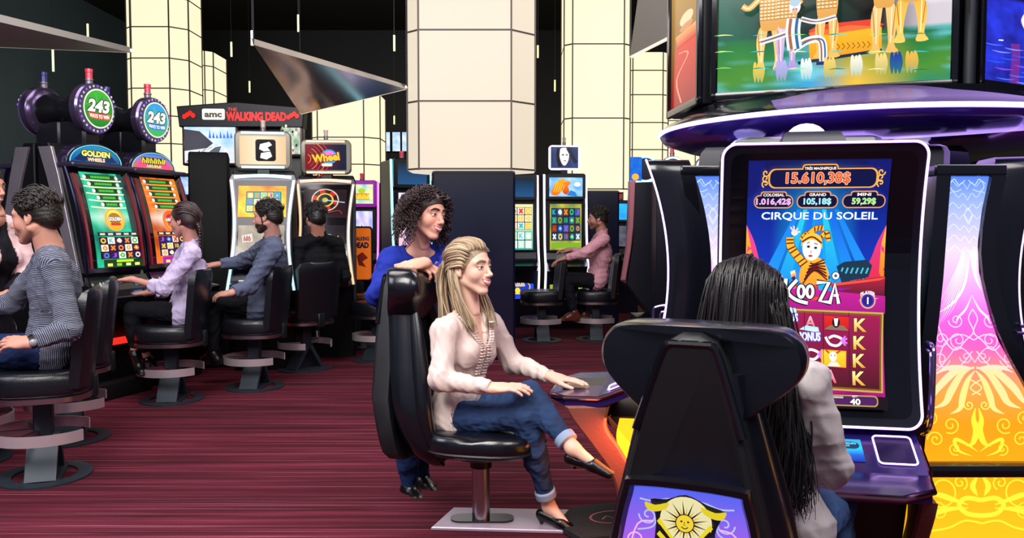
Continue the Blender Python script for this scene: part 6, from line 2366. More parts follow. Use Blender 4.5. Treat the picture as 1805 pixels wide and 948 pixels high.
def hand_mesh(acc, wr, d, n, side, sc, h, col, curl=(.25, .35, .3), spread=.10, thumb=.5, el=None, nail='#e8b8b0'):
    """wr wrist, d finger direction, n back-of-hand normal, side +1 right / -1 left"""
    d = A3(d) / np.linalg.norm(A3(d))
    n = A3(n)
    n = n - d * (n @ d)
    n /= np.linalg.norm(n)
    l = np.cross(n, d) * side
    w0 = A3(wr)
    f = Field()
    P = lambda x, y, z: w0 + (d * x + l * y + n * z) * sc
    if el is not None:
        e = A3(el)
        f.cone(e + (w0 - e) * .30, w0, .031 * sc, .0245 * sc, .02, flat=n, q=.86)
    f.cone(P(0, 0, 0), P(.03, 0, 0), .026 * sc, .027 * sc, .02, flat=n, q=.66)
    f.ell(P(.048, .002, -.002), (.046 * sc, .040 * sc, .0155 * sc), np.stack([d, l, n], 1), .016)
    f.ell(P(.030, .020, -.009), (.026 * sc, .016 * sc, .014 * sc), np.stack([d, l, n], 1), .014)
    spec = [(.086, .029, .072, .0088), (.092, .0095, .080, .0090), (.088, -.0105, .075, .0086), (.078, -.028, .058, .0077)]
    tips = []
    for i, (x0, y0, ln, r) in enumerate(spec):
        a = spread * (1.2 - i * .8)
        dirl = d * math.cos(a) + l * math.sin(a)
        p = P(x0 - .008, y0, .0)
        ang = 0
        for j, (fr, c_) in enumerate(zip((.46, .30, .24), curl)):
            ang += c_ * (1 + .12 * i)
            v = dirl * math.cos(ang) - n * math.sin(ang)
            q = p + v * ln * fr * sc * 1.04
            f.cone(p, q, r * sc * (1 - .09 * j), r * sc * (.93 - .10 * j), .0035 if j else .008)
            p = q
        tips.append((p, v, r))
    tb = P(.018, .026, -.006)
    tv = d * math.cos(thumb) + l * math.sin(thumb) - n * .25
    tv /= np.linalg.norm(tv)
    t1 = tb + tv * .040 * sc
    tv2 = tv * .9 + d * .35
    tv2 /= np.linalg.norm(tv2)
    t2 = t1 + tv2 * .032 * sc
    t3 = t2 + (tv2 * .85 + d * .3) * .026 * sc
    f.cone(tb, t1, .0135 * sc, .0108 * sc, .012)
    f.cone(t1, t2, .0105 * sc, .0092 * sc, .004)
    f.cone(t2, t3, .0092 * sc, .0074 * sc, .004)
    V, Fq = f.mesh(h)
    acc.add(V, Fq, np.array(col))
    if h < .004:
        for p, v, r in tips:
            nn = n * math.cos(.6) if False else np.cross(l * side, v) * 1.0
            nn = nn / (np.linalg.norm(nn) + 1e-9)
            if nn @ n < 0:
                nn = -nn
            c_ = p - v * .004 * sc + nn * r * sc * .62
            q = Field().ell(c_, (.0062 * sc, .0048 * sc, .002 * sc), np.stack([v, np.cross(nn, v), nn], 1))
            a, b = q.mesh(.0012)
            acc.add(a, b, hx(nail))


def lock_set(acc, c, R, sc, guides, cols, seed, nseg=12):
    rg = random.Random(seed)
    for g in guides:
        pts, n, s0, s1, r = g['p'], g['n'], g['s0'], g['s1'], g['r']
        wav = g.get('wave', 0)
        for i in range(n):
            o0 = np.array([rg.gauss(0, 1) for _ in range(3)]) * s0
            o1 = np.array([rg.gauss(0, 1) for _ in range(3)]) * s1
            o1[2] *= 1.2
            m = len(pts)
            q = [np.array(p) + o0 * (1 - k / (m - 1)) + o1 * (k / (m - 1)) for k, p in enumerate(pts)]
            P = [np.array(p) for p in cr(q, max(3, nseg // (m - 1)))]
            ph = rg.uniform(0, 6)
            out = []
            for k, p in enumerate(P):
                t = k / (len(P) - 1)
                p = p + wav * t * np.array([math.sin(ph + t * 9), math.cos(ph * 1.3 + t * 8), 0])
                out.append(A3(c) + R @ (p * sc))
            rr = [r * sc * (.75 + .25 * math.sin(PI * (k + 1) / (len(P) + 1))) * (1 - .75 * max(0, (k / (len(P) - 1) - .6) / .4)) * min(1, .3 + 5 * k / len(P)) for k in range(len(P))]
            cc = np.array(mix(cols[0], cols[1], rg.random()))
            m_ = MB().tube(out, rr, 6)
            acc.add(np.array(m_.v), m_.f, cc)


def scalp(a, b, gr=1.0):
    """point on the skull: a degrees from the brow over the top to the nape, b sideways tilt"""
    a, b = math.radians(a), math.radians(b)
    return (-.016 + .099 * gr * math.cos(b) * math.cos(a), .080 * gr * math.sin(b), .030 + .090 * gr * math.cos(b) * math.sin(a))


def cap(acc, c, R, sc, col, h, cutx=.085, g=.010, low=-.03, noise=.0):
    f = Field()
    c = A3(c)
    L = lambda x, y, z: c + R @ (np.array([x, y, z]) * sc)
    f.ell(L(-.018, 0, .034), np.array((.092 + g, .072 + g, .081 + g)) * sc, R, .02)
    f.ell(L(-.055, 0, -.02), np.array((.052 + g, .060 + g, .055)) * sc, R, .03)
    f.ell(L(cutx, 0, -.045), np.array((.085, .11, .098)) * sc, R, .006, op='-')
    f.ell(L(.01, 0, low - .09), np.array((.10, .12, .075)) * sc, R, .01, op='-')
    V, Fq = f.mesh(h)
    if noise:
        V = wrinkle(V, Fq, noise, 90, 5)
    rg = np.random.default_rng(3)
    n = np.sin(V @ np.array([210, 330, 90])) * .5 + .5
    cc = np.array(mix(col[0], col[1], .35))[None] * (1 + .25 * (n[:, None] - .5))
    acc.add(V, Fq, cc)


def hair_for(kind, acc, c, R, sc, cols, h):
    G_ = lambda p, n, s0, s1, r, w_=0: dict(p=p, n=n, s0=s0, s1=s1, r=r, wave=w_)
    if kind == 'short':
        cap(acc, c, R, sc, cols, h, .083, .011, .012, .0010)
        gs = []
        for b in range(-84, 85, 12):
            for a in (50, 72, 95, 120, 145, 168):
                gs.append(G_([scalp(a, b, 1.05), scalp(a - 8, b, 1.10), scalp(a - 20, b, 1.115)], 6, .007, .008, .0034))
        lock_set(acc, c, R, sc, gs, cols, 4, 6)
    elif kind == 'half_up':
        cap(acc, c, R, sc, cols, h, .088, .007, -.005)
        gs = []
        for b in range(-72, 73, 6):
            top = 1.075 + .03 * math.cos(math.radians(b))
            a0 = 30 + abs(b) * .2
            gs.append(G_([scalp(a0, b, 1.03), scalp(a0 + 25, b * .97, top + .03), scalp(105, b * .9, top), scalp(145, b * .7, top), scalp(172, b * .45, 1.09)], 9, .003, .005, .0034))
        for s in (-1, 1):
            for zz in (.075, .06, .045, .03, .015, .0):
                gs.append(G_([(.052 - (.075 - zz) * .55, s * .0665, zz - .004), (.012, s * .0835, zz + .012), (-.035, s * .088, zz + .008), (-.078, s * .068, zz - .004), (-.112, s * .03, zz - .025)], 13, .003, .004, .0034))
        # falls behind the shoulders
        for y in (-.05, -.03, 0, .03, .05):
            gs.append(G_([(-.112, y, .03), (-.122, y * 1.2, -.04), (-.110, y * 1.6, -.12), (-.095, y * 1.8, -.20), (-.085, y * 2, -.27)], 16, .008, .012, .0042, .006))
        # near side: from behind the ear down over the front of the shoulder
        for s in (-1, 1):
            for q in range(6):
                t = q / 5
                gs.append(G_([(-.05 + .012 * t, s * .072, .02 - .02 * t), (-.045 + .025 * t, s * .082, -.05), (-.03 + .035 * t, s * .084, -.12), (.0 + .035 * t, s * .082, -.19), (.03 + .03 * t, s * .070, -.255)], 18, .006, .009, .0036, .005))
        lock_set(acc, c, R, sc, gs, cols, 11, 14)
    elif kind == 'curly':
        cap(acc, c, R, sc, cols, h, .095, .010, -.03)
        rg = random.Random(5)
        for i in range(950):
            b = rg.uniform(-88, 88)
            a = rg.uniform(30 + abs(b) * .25, 200)
            p0 = np.array(scalp(a, b, 1.0))
            if i % 4 == 0:
                p0 = np.array((rg.uniform(-.07, .028), math.copysign(.076, b), rg.uniform(-.03, .05)))
                a = 150
            if p0[0] > .05 and p0[2] < .07:
                continue
            out = p0 - np.array([-.016, 0, .03])
            out /= np.linalg.norm(out)
            ln = rg.uniform(.06, .12) * (1.0 if a > 60 else .75)
            pts = []
            ph = rg.uniform(0, 6)
            rr = rg.uniform(.005, .010)
            u = np.cross(out, [0, 0, 1.0]) + 1e-3
            u /= np.linalg.norm(u)
            for k in range(28):
                t = k / 27
                ctr = p0 + out * (.034 * math.sin(PI * min(.6, t * .8))) + np.array([0, 0, -1.0]) * ln * t ** 1.3 + out * .022 * t
                if a < 75:
                    ctr += np.array([-.03 * t, math.copysign(.05, b) * t, 0])
                w1 = ph + t * 17
                pts.append(A3(c) + R @ ((ctr + u * rr * math.cos(w1) + out * rr * math.sin(w1)) * sc))
            acc.tube(pts, [.0030 * sc * (1.1 - .6 * k / 27) for k in range(28)], np.array(mix(cols[0], cols[1], rg.random() ** 2)), 4)
    elif kind == 'long_dark':
        cap(acc, c, R, sc, cols, h, .088, .012, -.03)
        gs = []
        for b in range(-84, 85, 5):
            side = math.sin(math.radians(b))
            gs.append(G_([scalp(50, b * .25, 1.03), scalp(95, b * .8, 1.10), scalp(140, b * .95, 1.12), (-.126 + .07 * abs(side), side * .098, -.06), (-.126 + .07 * abs(side), side * .112, -.19), (-.105 + .05 * abs(side), side * .108, -.31), (-.085, side * .10, -.43)], 22, .007, .012, .0030, .012))
            gs.append(G_([scalp(50, b * .25, 1.03), scalp(60, b * .7, 1.09), (.02 - .04 * abs(side), side * .092, -.03), (-.02, side * .11, -.15), (-.03, side * .125, -.27), (-.05, side * .13, -.38)], 10, .006, .012, .0030, .012))
        for q in range(7):
            x = -.09 + .018 * q
            gs.append(G_([(x, -.088, .02), (x - .01, -.108, -.08), (x - .02, -.125, -.20), (x - .03, -.145, -.33), (x - .045, -.15, -.46)], 22, .010, .015, .0030, .016))
        lock_set(acc, c, R, sc, gs, cols, 21, 20)
    elif kind in ('braid', 'bun'):
        cap(acc, c, R, sc, cols, h, .084, .012, -.01)
        gs = []
        for b in range(-80, 81, 8):
            gs.append(G_([scalp(48 + abs(b) * .15, b, 1.04), scalp(90, b, 1.12), scalp(135, b * .8, 1.12), scalp(180, b * .3, 1.10), (-.095, 0, -.03)], 4, .004, .006, .0055))
        lock_set(acc, c, R, sc, gs, cols, 31, 10)
        if kind == 'bun':
            V, Fq = Field().ell(A3(c) + R @ np.array([-.125, 0, .0]), (.035, .04, .035), R).mesh(.006)
            acc.add(wrinkle(V, Fq, .003, 60, 2), Fq, hx(cols[0]))
            return
        f = Field()
        P = cr([(-.10, 0, -.02), (-.125, 0, -.07), (-.115, -.01, -.16), (-.10, -.02, -.25), (-.095, -.02, -.31)], 8)
        Q = [A3(c) + R @ (np.array(p) * sc) for p in P]
        for i in range(len(Q) - 1):
            s_ = 1 if i % 2 else -1
            off = R @ np.array([0, s_ * .010 * sc, 0])
            t_ = 1 - .45 * i / len(Q)
            f.cone(Q[i] + off, Q[i + 1] - off * .4, .015 * sc * t_, .012 * sc * t_, .004)
        V, Fq = f.mesh(.004)
        acc.add(V, Fq, hx(cols[0]))
        acc.tube([Q[-1], Q[-1] + R @ np.array([0, 0, -.05])], [.008, .003], hx(cols[0]))


def person(label, J, st):
    """J: joint positions; st: style"""
    j = {k: A3(v) for k, v in J.items() if len(v) == 3}
    org = np.array([j['pelvis'][0], j['pelvis'][1], 0.0])
    m = 1.12 if st.get('male') else 1.0
    hs = st.get('hs', 1.0)
    sc = m * st.get('bs', 1.0)
    hb, hh, hd = st.get('res', (.012, .004, .004))
    sk = np.array(hx(st['skin']))
    P_, N_ = j['pelvis'], j['neck']
    Lh = j['shL'] - j['shR']
    U = N_ - P_
    T = np.linalg.norm(U)
    U /= T
    Lh = Lh - U * (Lh @ U)
    Lh /= np.linalg.norm(Lh)
    Fw = np.cross(Lh, U)
    R = np.stack([Fw, Lh, U], 1)
    ch = j.get('chest', P_ + U * T * .66)
    Lp = j['hipL'] - j['hipR']
    Lp /= np.linalg.norm(Lp)

    def torso(f, g, belly=0, k=.05, tags=(0,) * 3):
        f.ell(P_ + U * .03, np.array((.095, .135, .10)) * sc + g, R, k, ref=0)
        f.ell(P_ * .5 + ch * .5 - U * .01, np.array((.082 + belly, .115, .13)) * sc + g, R, k, ref=np.linalg.norm(ch - P_) * .5)
        f.ell(ch, np.array((.097, .142, .145)) * sc + g, R, k, ref=np.linalg.norm(ch - P_))
        for s, q in ((1, 'shL'), (-1, 'shR')):
            f.cone(N_ - U * .045 * sc + Lh * s * .02, j[q] - U * .005, .046 * sc + g, .047 * sc + g, .035)
        if not st.get('male'):
            for s in (1, -1):
                f.ell(ch + Fw * .068 * sc + Lh * s * .062 * sc - U * .01, np.array((.052, .056, .056)) * sc + g * .6, R, .03, ref=np.linalg.norm(ch - P_))

    # --- skin
    RH = frame(*st['look'])
    hc = j['head']
    bf = Field()
    torso(bf, -.010)
    nb = hc + RH @ np.array([-.026, 0, -.06]) * hs
    bf.cone(N_ - U * .02, nb, .054 * m * hs, .047 * m * hs, .03)
    for s in 'LR':
        bf.cone(j['sh' + s], j['el' + s], .038 * sc, .029 * sc, .02)
        bf.cone(j['el' + s], j['wr' + s], .028 * sc, .022 * sc, .015)
        bf.cone(j['hip' + s], j['kn' + s], .060 * sc, .038 * sc, .02)
        bf.cone(j['kn' + s], j['an' + s], .037 * sc, .030 * sc, .015)
        fk = 1 if st['shoe']['kind'] == 'pump' else .6
        bf.cone(j['an' + s], j['to' + s] * .78 + j['an' + s] * .22, .030 * sc * fk, .014 * sc * fk, .02 * fk)
    if st.get('vneck'):
        torso_skin = True
    V, Fq = bf.mesh(hb)
    acc = Acc()
    acc.add(V, Fq, sk)
    hf, L = head_field(hc, RH, hs, st)
    hf.cone(nb + U * .0, N_ + (nb - N_) * .1, .046 * m * hs, .050 * m * hs, .022)
    for s in (1, -1):
        hf.cone(hc + RH @ np.array([-.03, s * .045, -.045]) * hs, N_ + Fw * .045 + Lh * s * .012, .012 * hs, .010 * hs, .022)
    V, Fq = hf.mesh(hh)
    tg, _ = hf.tags(V)
    loc = ((V - hc) @ RH) / hs
    hair = st['hair']
    col = np.tile(sk, (len(V), 1))
    blush = np.exp(-(((loc[:, 0] - .06) / .03) ** 2 + ((np.abs(loc[:, 1]) - .04) / .02) ** 2 + ((loc[:, 2] + .03) / .02) ** 2))
    col = col * (1 - blush[:, None] * np.array([.0, .14, .10]))
    for t, c_ in ((1, st.get('lips', '#b8605c')), (2, hair[0]), (3, '#f2ece6'), (4, '#e9e4e0')):
        if t != 4:
            col[tg == t] = hx(c_)
    gz = st.get('gaze', 0)
    for s in (1, -1):
        yl = (loc[:, 1] * s - .0315) / .0150
        near = (loc[:, 0] > .055) & (np.abs(yl) < 1.25)
        edge = .0062 * (1 - yl ** 2)
        zz = loc[:, 2] - .0004 - .0012 * yl
        inl = near & (zz < edge) & (zz > -edge * .8) & (np.abs(yl) < 1)
        col[inl] = hx('#e6dedb')
        dd = np.hypot(loc[:, 1] - s * .0315 - gz, zz - .0005)
        col[inl & (dd < .0056)] = hx(st.get('eye', '#2c241e'))
        col[inl & (dd < .0026)] = hx('#0c0a0a')
        col[near & (np.abs(yl) < 1.12) & (zz >= np.maximum(edge, -.001)) & (zz < np.maximum(edge, -.001) + .0021) & (zz > -.002)] = hx('#2a1c1a')
        col[near & (np.abs(yl) < 1) & (zz <= -edge * .8) & (zz > -edge * .8 - .0011)] *= .55
    if st.get('beard'):
        b = (loc[:, 2] < -.048 + .25 * np.abs(loc[:, 1]) * 0 - .3 * (loc[:, 0] - .06).clip(-1, 0) * -.6) & (loc[:, 0] > -.015) & (loc[:, 2] > -.135) & (tg != 1) & (tg != 3)
        b |= (loc[:, 0] > -.012) & (loc[:, 0] < .022) & (loc[:, 2] < -.01) & (np.abs(loc[:, 1]) > .035) & (np.abs(loc[:, 1]) < .069) & (loc[:, 2] > -.1)
        col[b] = col[b] * (1 - st['beard']) + np.array(hx(hair[0])) * st['beard']
    acc.add(V, Fq, col)
    for s, sd in (('L', -1), ('R', 1)):
        if 'hand' + s in st:
            q = st['hand' + s]
            hand_mesh(acc, j['wr' + s], q[0], q[1], sd, m * .96 * st.get('hand_s', 1.0), hd, sk, **(q[2] if len(q) > 2 else {}), el=j['el' + s])
    body = acc.build('person', skin_m, None, org)
    tag(body, label, 'person')

    # --- hair
    ah = Acc()
    hair_for(st['style'], ah, hc, RH, hs, hair, max(.0035, hh))
    ah.build('hair', hair_m, body, org)

    # --- top
    tp = st['top']
    g = tp.get('g', .012)
    f = Field()
    torso(f, g, tp.get('belly', 0))
    for s in 'LR':
        cu = tp.get('cuff', .9)
        w_ = j['el' + s] + (j['wr' + s] - j['el' + s]) * cu
        lu = np.linalg.norm(j['el' + s] - j['sh' + s])
        f.cone(j['sh' + s], j['el' + s], .045 * sc + g, .037 * sc + g * 1.1, .03, ref=0)
        f.cone(j['el' + s], w_, .037 * sc + g * 1.1, .028 * sc + g * tp.get('cg', .7), .018, end=True, ref=lu)
        if tp.get('cuffband'):
            d_ = (w_ - j['el' + s])
            d_ /= np.linalg.norm(d_)
            f.cone(w_ - d_ * .035, w_ + d_ * .008, .026 * sc + g * .75, .027 * sc + g * .6, .004, end=True, ref=lu)
    if tp.get('hem', 0):
        for s in 'LR':
            hp = j['hip' + s]
            f.cone(hp, hp + (j['kn' + s] - hp) * tp['hem'], .080 * sc + g, .078 * sc + g, .05, end=True)
        if tp.get('skirt'):
            f.cone(P_, P_ + A3(tp['skirt']), .13 * sc, .15 * sc, .05, end=True, flat=Fw, q=.75)
    if tp.get('collar'):
        cb = N_ + U * .012
        f.cone(cb - U * .03, cb + U * .020, .062 * m, .057 * m, .010, tag=tp.get('coltag', 0), end=True)
    nk = tp.get('neck', 'round')
    if nk == 'round':
        f.ell(N_ + U * .035 + Fw * .02, np.array((.066, .064, .05)) * m, R, .006, op='-')
    elif nk == 'v':
        f.ell(N_ + U * .03 + Fw * .03, (.062, .070, .05), R, .006, op='-')
        for t in np.linspace(0, 1, 6):
            f.ell(N_ - U * (.01 + .10 * t) + Fw * .10, (.062, .056 * (1 - .8 * t), .03), R, .006, op='-')
    elif nk == 'scoop':
        f.ell(N_ + U * .02 + Fw * .05, (.095, .095, .07), R, .008, op='-')
        f.ell(N_ - U * .045 + Fw * .075, (.05, .055, .055), R, .008, op='-')
    elif nk == 'collar':
        f.ell(N_ + U * .055, np.array((.055, .055, .05)) * m, R, .004, op='-')
        f.ell(N_ + U * .0 + Fw * .085 * m, (.03, .022, .05), R, .006, op='-')
    if tp.get('open'):
        for t in np.linspace(0, 1, 7):
            f.ell(N_ - U * (.02 + T * .8 * t) + Fw * .13 * m, (.05, .028 + .02 * t, .06), R, .008, op='-')
    h = tp.get('res', .008)
    V, Fq = f.mesh(h)
    tg, al = f.tags(V)
    V = wrinkle(V, Fq, tp.get('wr', .004), tp.get('wf', 22), tp.get('sd', 3), tp.get('ws', (1, 1, 1)))
    V = wrinkle(V, Fq, tp.get('wr', .004) * .45, 48, 9, (1, 1, .45))
    at = Acc()
    tc = np.tile(np.array(hx(tp['col'])), (len(V), 1))
    if tp.get('inner'):
        rel = V - N_
        mk = (np.abs(rel @ Lh + .0) < tp['inner'][1] + .10 * np.clip(-(rel @ U) / T, 0, 1)) & (rel @ Fw > .03)
        tc[mk] = hx(tp['inner'][0])
    at.add(V, Fq, tc, al)
    top = at.build(tp.get('name', 'shirt'), tp['mat'], body, org)
    st['_f'] = f
    st['_ax'] = (Fw, Lh, U, N_, P_, ch, T)

    # --- trousers
    tr = st['legs']
    g = tr.get('g', .008)
    f = Field()
    f.ell(P_ + U * .02, np.array((.098, .138, .10)) * sc + g, R, .04)
    for s in 'LR':
        cu = tr.get('cuff', .93)
        a_ = j['kn' + s] + (j['an' + s] - j['kn' + s]) * cu
        f.cone(j['hip' + s], j['kn' + s], .078 * sc + g, .056 * sc + g, .03)
        f.cone(j['kn' + s], a_, .055 * sc + g, .036 * sc + g * tr.get('cg', 1.0), .02, end=True)
        mid = j['kn' + s] * .68 + j['an' + s] * .32
        f.cone(j['kn' + s] * .8 + j['an' + s] * .2, j['kn' + s] * .5 + j['an' + s] * .5, .050 * sc + g, .046 * sc + g, .03)
    V, Fq = f.mesh(tr.get('res', .009))
    V = wrinkle(V, Fq, tr.get('wr', .0042), 26, 13)
    V = wrinkle(V, Fq, tr.get('wr', .0042) * .5, 62, 19, (1, 1, 1.8))
    base = np.array(hx(tr['col']))
    cc = np.tile(base, (len(V), 1))
    if tr.get('fade'):
        nn = (np.sin(V @ np.array([31, 17, 23])) + np.sin(V @ np.array([-19, 37, 11]))) * .12 + 1
        cc = cc * nn[:, None]
    al = Acc()
    al.add(V, Fq, cc)
    al.build('jeans' if tr.get('fade') else 'trousers', tr['mat'], body, org)
    if tr.get('turnup'):
        for s in 'LR':
            d_ = j['an' + s] - j['kn' + s]
            ln = np.linalg.norm(d_)
            d_ /= ln
            a_ = j['kn' + s] + d_ * ln * tr.get('cuff', .93)
            q = Field()
            q.cone(a_ - d_ * .022, a_ + d_ * .012, .043 * sc + g, .042 * sc + g, .004, end=True, start=True)
            V, Fq = q.mesh(.004)
            ac = Acc()
            ac.add(V, Fq, np.array(hx('#93a6c4')))
            ac.build('turn_up', denim_m, body, org, 'pale rolled jeans cuff')

    # --- shoes
    for s in 'LR':
        sh = st['shoe']
        an, to = j['an' + s], j['to' + s]
        dv = to - an
        up = A3(st.get('footup' + s, (0, 0, 1)))
        fd = dv - up * (dv @ up)
        fd /= np.linalg.norm(fd)
        lat = np.cross(up, fd)
        heel = an - fd * .035 - up * (.055 if sh['kind'] != 'pump' else .045)
        q = Field()
        c0 = hx(sh['col'])
        if sh['kind'] == 'pump':
            q.cone(heel + up * .008, an * .5 + to * .5 - up * .018, .026, .024, .01, flat=lat, q=.95)
            q.cone(an * .5 + to * .5 - up * .014, to, .031, .021, .012, flat=up, q=.72)
            q.ell(an * .62 + to * .38 + up * .024, (.050, .024, .026), np.stack([fd, lat, up], 1), .006, op='-')
            q.ell(an + up * .03, (.04, .03, .05), np.stack([fd, lat, up], 1), .006, op='-')
            q.cone(heel - fd * .004, heel - up * st.get('heel', .03) - fd * .002, .013, .007, .012)
        else:
            q.cone(heel + up * .012, an * .4 + to * .6 - up * .012, .034, .036, .02)
            q.cone(an + up * .02, heel + up * .02, .043, .038, .02)
            q.cone(an, an * .4 + to * .6 - up * .008, .040, .036, .02)
            q.cone(an * .4 + to * .6 - up * .012, to, .036, .028, .02, flat=up, q=.75)
            q.cone(heel - up * .018, to - up * .016, .036, .034, .004, flat=up, q=.3)
        V, Fq = q.mesh(.005 if hb < .013 else .009)
        ac = Acc()
        ac.add(V, Fq, np.array(c0))
        ac.build('shoe', shoe_m, body, org)
    return body, org


def V3(px, py, Y):
    return tuple(W(px, py, Y))


DARK = ('#1a1416', '#2c2224')
FAR = (.016, .0055, .006)

# 1 the blonde player
J = dict(pelvis=V3(803, 724, 3.62), neck=V3(824, 548, 3.60), head=V3(829, 472, 3.57), chest=V3(820, 610, 3.60),
         shL=V3(866, 572, 3.72), shR=V3(784, 582, 3.47), elR=V3(778, 668, 3.40), wrR=V3(868, 684, 3.34), elL=V3(905, 640, 3.76), wrL=V3(972, 664, 3.60),
         hipL=V3(815, 728, 3.71), hipR=V3(795, 735, 3.55), knL=V3(932, 694, 3.46), anL=V3(1010, 790, 3.28), toL=V3(1074, 836, 3.22),
         knR=V3(925, 735, 3.40), anR=V3(968, 893, 3.50), toR=V3(1012, 936, 3.44))
st = dict(skin='#ecc0aa', hair=('#7d6650', '#c8b08e'), style='half_up', look=(-34, 3, 0), smile=1.0, hs=.97, bs=.92, eye='#3c4a5a', lips='#c86a6a', gaze=-.001,
          res=(.009, .0017, .0024), handR=((.93, -.1, .08), (.1, -.2, 1), dict(curl=(.18, .22, .2))), handL=((.96, -.25, -.10), (.1, 0, 1), dict(curl=(.04, .10, .10), spread=.14)),
          top=dict(col='#e3cfc8', mat=satin_m, g=.016, cuff=.93, cg=.5, neck='v', hem=.16, name='blouse', wr=.0055, wf=20, res=.0065, belly=.01, cuffband=True, ws=(1, 1, .5)),
          legs=dict(col='#2c4066', mat=denim_m, fade=True, cuff=.86, turnup=True, g=.005, res=.0075), shoe=dict(kind='pump', col='#08080a'), footupL=(-.45, 0, .89), heel=.035)
blonde, org = person('smiling blonde woman in cream ruffled blouse and rolled jeans, seated with crossed legs', J, st)
f = st['_f']
Fw, Lh, U, N_, P_, ch, T = st['_ax']
cream = np.array(hx('#ead8d0'))
for sgn in (1, -1):
    ruf = Acc()
    path = []
    for t in np.linspace(0, 1, 26):
        lat = sgn * (.085 * (1 - t) ** .8 + .012)
        p = N_ + Lh * lat - U * (.0 + .125 * t) + Fw * .05
        path.append(p)
    for t in np.linspace(0, 1, 14):
        path.append(N_ + Lh * sgn * .014 - U * (.13 + .17 * t) + Fw * .05)
    for i, p in enumerate(path):
        q = A3(f.hit(p, Fw, .16))
        if i and np.linalg.norm(pq - q) < .02:
            ruf.tube([pq, q + Fw * .001], [.003, .003], cream, 5)
        pq = q + Fw * .001
        for o in (0, .016):
            c_ = q + Lh * sgn * o + Fw * .002
            ruf.tube([c_ - Lh * .008 + U * .002, c_ + Fw * .005 + U * .003 * (i % 2), c_ + Lh * .008 - U * .002], [.0025, .0042, .0025], cream, 6)
    ruf.build('ruffle', satin_m, blonde, org, 'ruffled neckline and placket')
nc = Acc()
bfq = [A3(f.hit(N_ + Lh * y - U * (.055 + .03 * (1 - (y / .05) ** 2)) + Fw * .04, Fw, .12)) + Fw * .003 for y in np.linspace(-.035, .035, 9)]
nc.tube(bfq, .0012, hx('#c8a05a'), 5)
nc.build('necklace', mat('gold', '#c8a05a', .25, 1.0), blonde, org)

# 2 the curly-haired woman leaning on the chair back
J = dict(pelvis=V3(718, 625, 4.06), neck=V3(738, 432, 3.98), head=V3(752, 378, 3.93), chest=V3(728, 500, 4.02),
         shL=V3(776, 455, 4.06), shR=V3(690, 458, 3.90), elR=V3(664, 520, 3.80), wrR=V3(727, 470, 3.64), elL=V3(779, 500, 3.82), wrL=V3(748, 463, 3.60),
         hipL=V3(736, 635, 4.10), hipR=V3(704, 635, 4.02), knL=V3(738, 752, 4.08), anL=V3(742, 845, 4.16), toL=V3(764, 868, 4.04),
         knR=V3(716, 760, 3.98), anR=V3(722, 866, 4.02), toR=V3(746, 893, 3.88))
st = dict(skin='#dfa48e', hair=('#24181a', '#4a3234'), style='curly', look=(-38, -4, -6), smile=.9, hs=.96, bs=.95, lips='#b85a5a',
          res=(.010, .0018, .0026), handR=((.95, -.25, -.04), (.1, -.3, 1), dict(curl=(.45, .6, .4), spread=.06)), handL=((-.80, -.45, -.12), (0, -.5, 1), dict(curl=(.30, .45, .4), spread=.06)),
          top=dict(col='#1d2f96', mat=cloth_m, g=.018, cuff=.45, cg=1.3, neck='scoop', hem=.34, name='sweater', wr=.006, wf=18, res=.008, belly=.01),
          legs=dict(col='#1c2f58', mat=denim_m, fade=True, cuff=.97, g=.008), shoe=dict(kind='boot', col='#0a0a0c'))
person('curly dark-haired woman in blue sweater and jeans leaning on the chair back', J, st)

# 3 the dark-haired player seen from behind
J = dict(pelvis=V3(1362, 945, 2.20), neck=V3(1340, 632, 2.18), head=V3(1316, 548, 2.19), chest=V3(1352, 745, 2.20),
         shR=V3(1420, 672, 2.09), shL=V3(1268, 655, 2.32), elR=V3(1472, 826, 2.13), wrR=V3(1440, 770, 2.36), elL=V3(1250, 810, 2.40), wrL=V3(1330, 790, 2.52),
         hipR=(.735, 2.15, .50), hipL=(.63, 2.27, .50), knR=(.93, 2.42, .46), knL=(.80, 2.52, .46), anR=(.92, 2.40, .10), anL=(.80, 2.44, .10), toR=(.97, 2.50, .035), toL=(.86, 2.55, .035))
st = dict(skin='#d9a58c', hair=('#0b090c', '#1d181b'), style='long_dark', look=(62, -4, 0), hs=1.0, bs=.95,
          res=(.010, .003, .003), handR=((.4, .9, -.05), (0, 0, 1)), handL=((.5, .85, -.05), (0, 0, 1)),
          top=dict(col='#b9b0b2', mat=cloth_m, g=.012, cuff=.95, cg=1.0, neck='round', hem=.12, name='jacket', wr=.0055, wf=17, res=.0065),
          legs=dict(col='#3c5680', mat=denim_m, fade=True, cuff=.95, g=.006), shoe=dict(kind='boot', col='#0a0a0c'))
person('woman with long dark hair in pale grey jacket, seen from behind at the big screen', J, st)

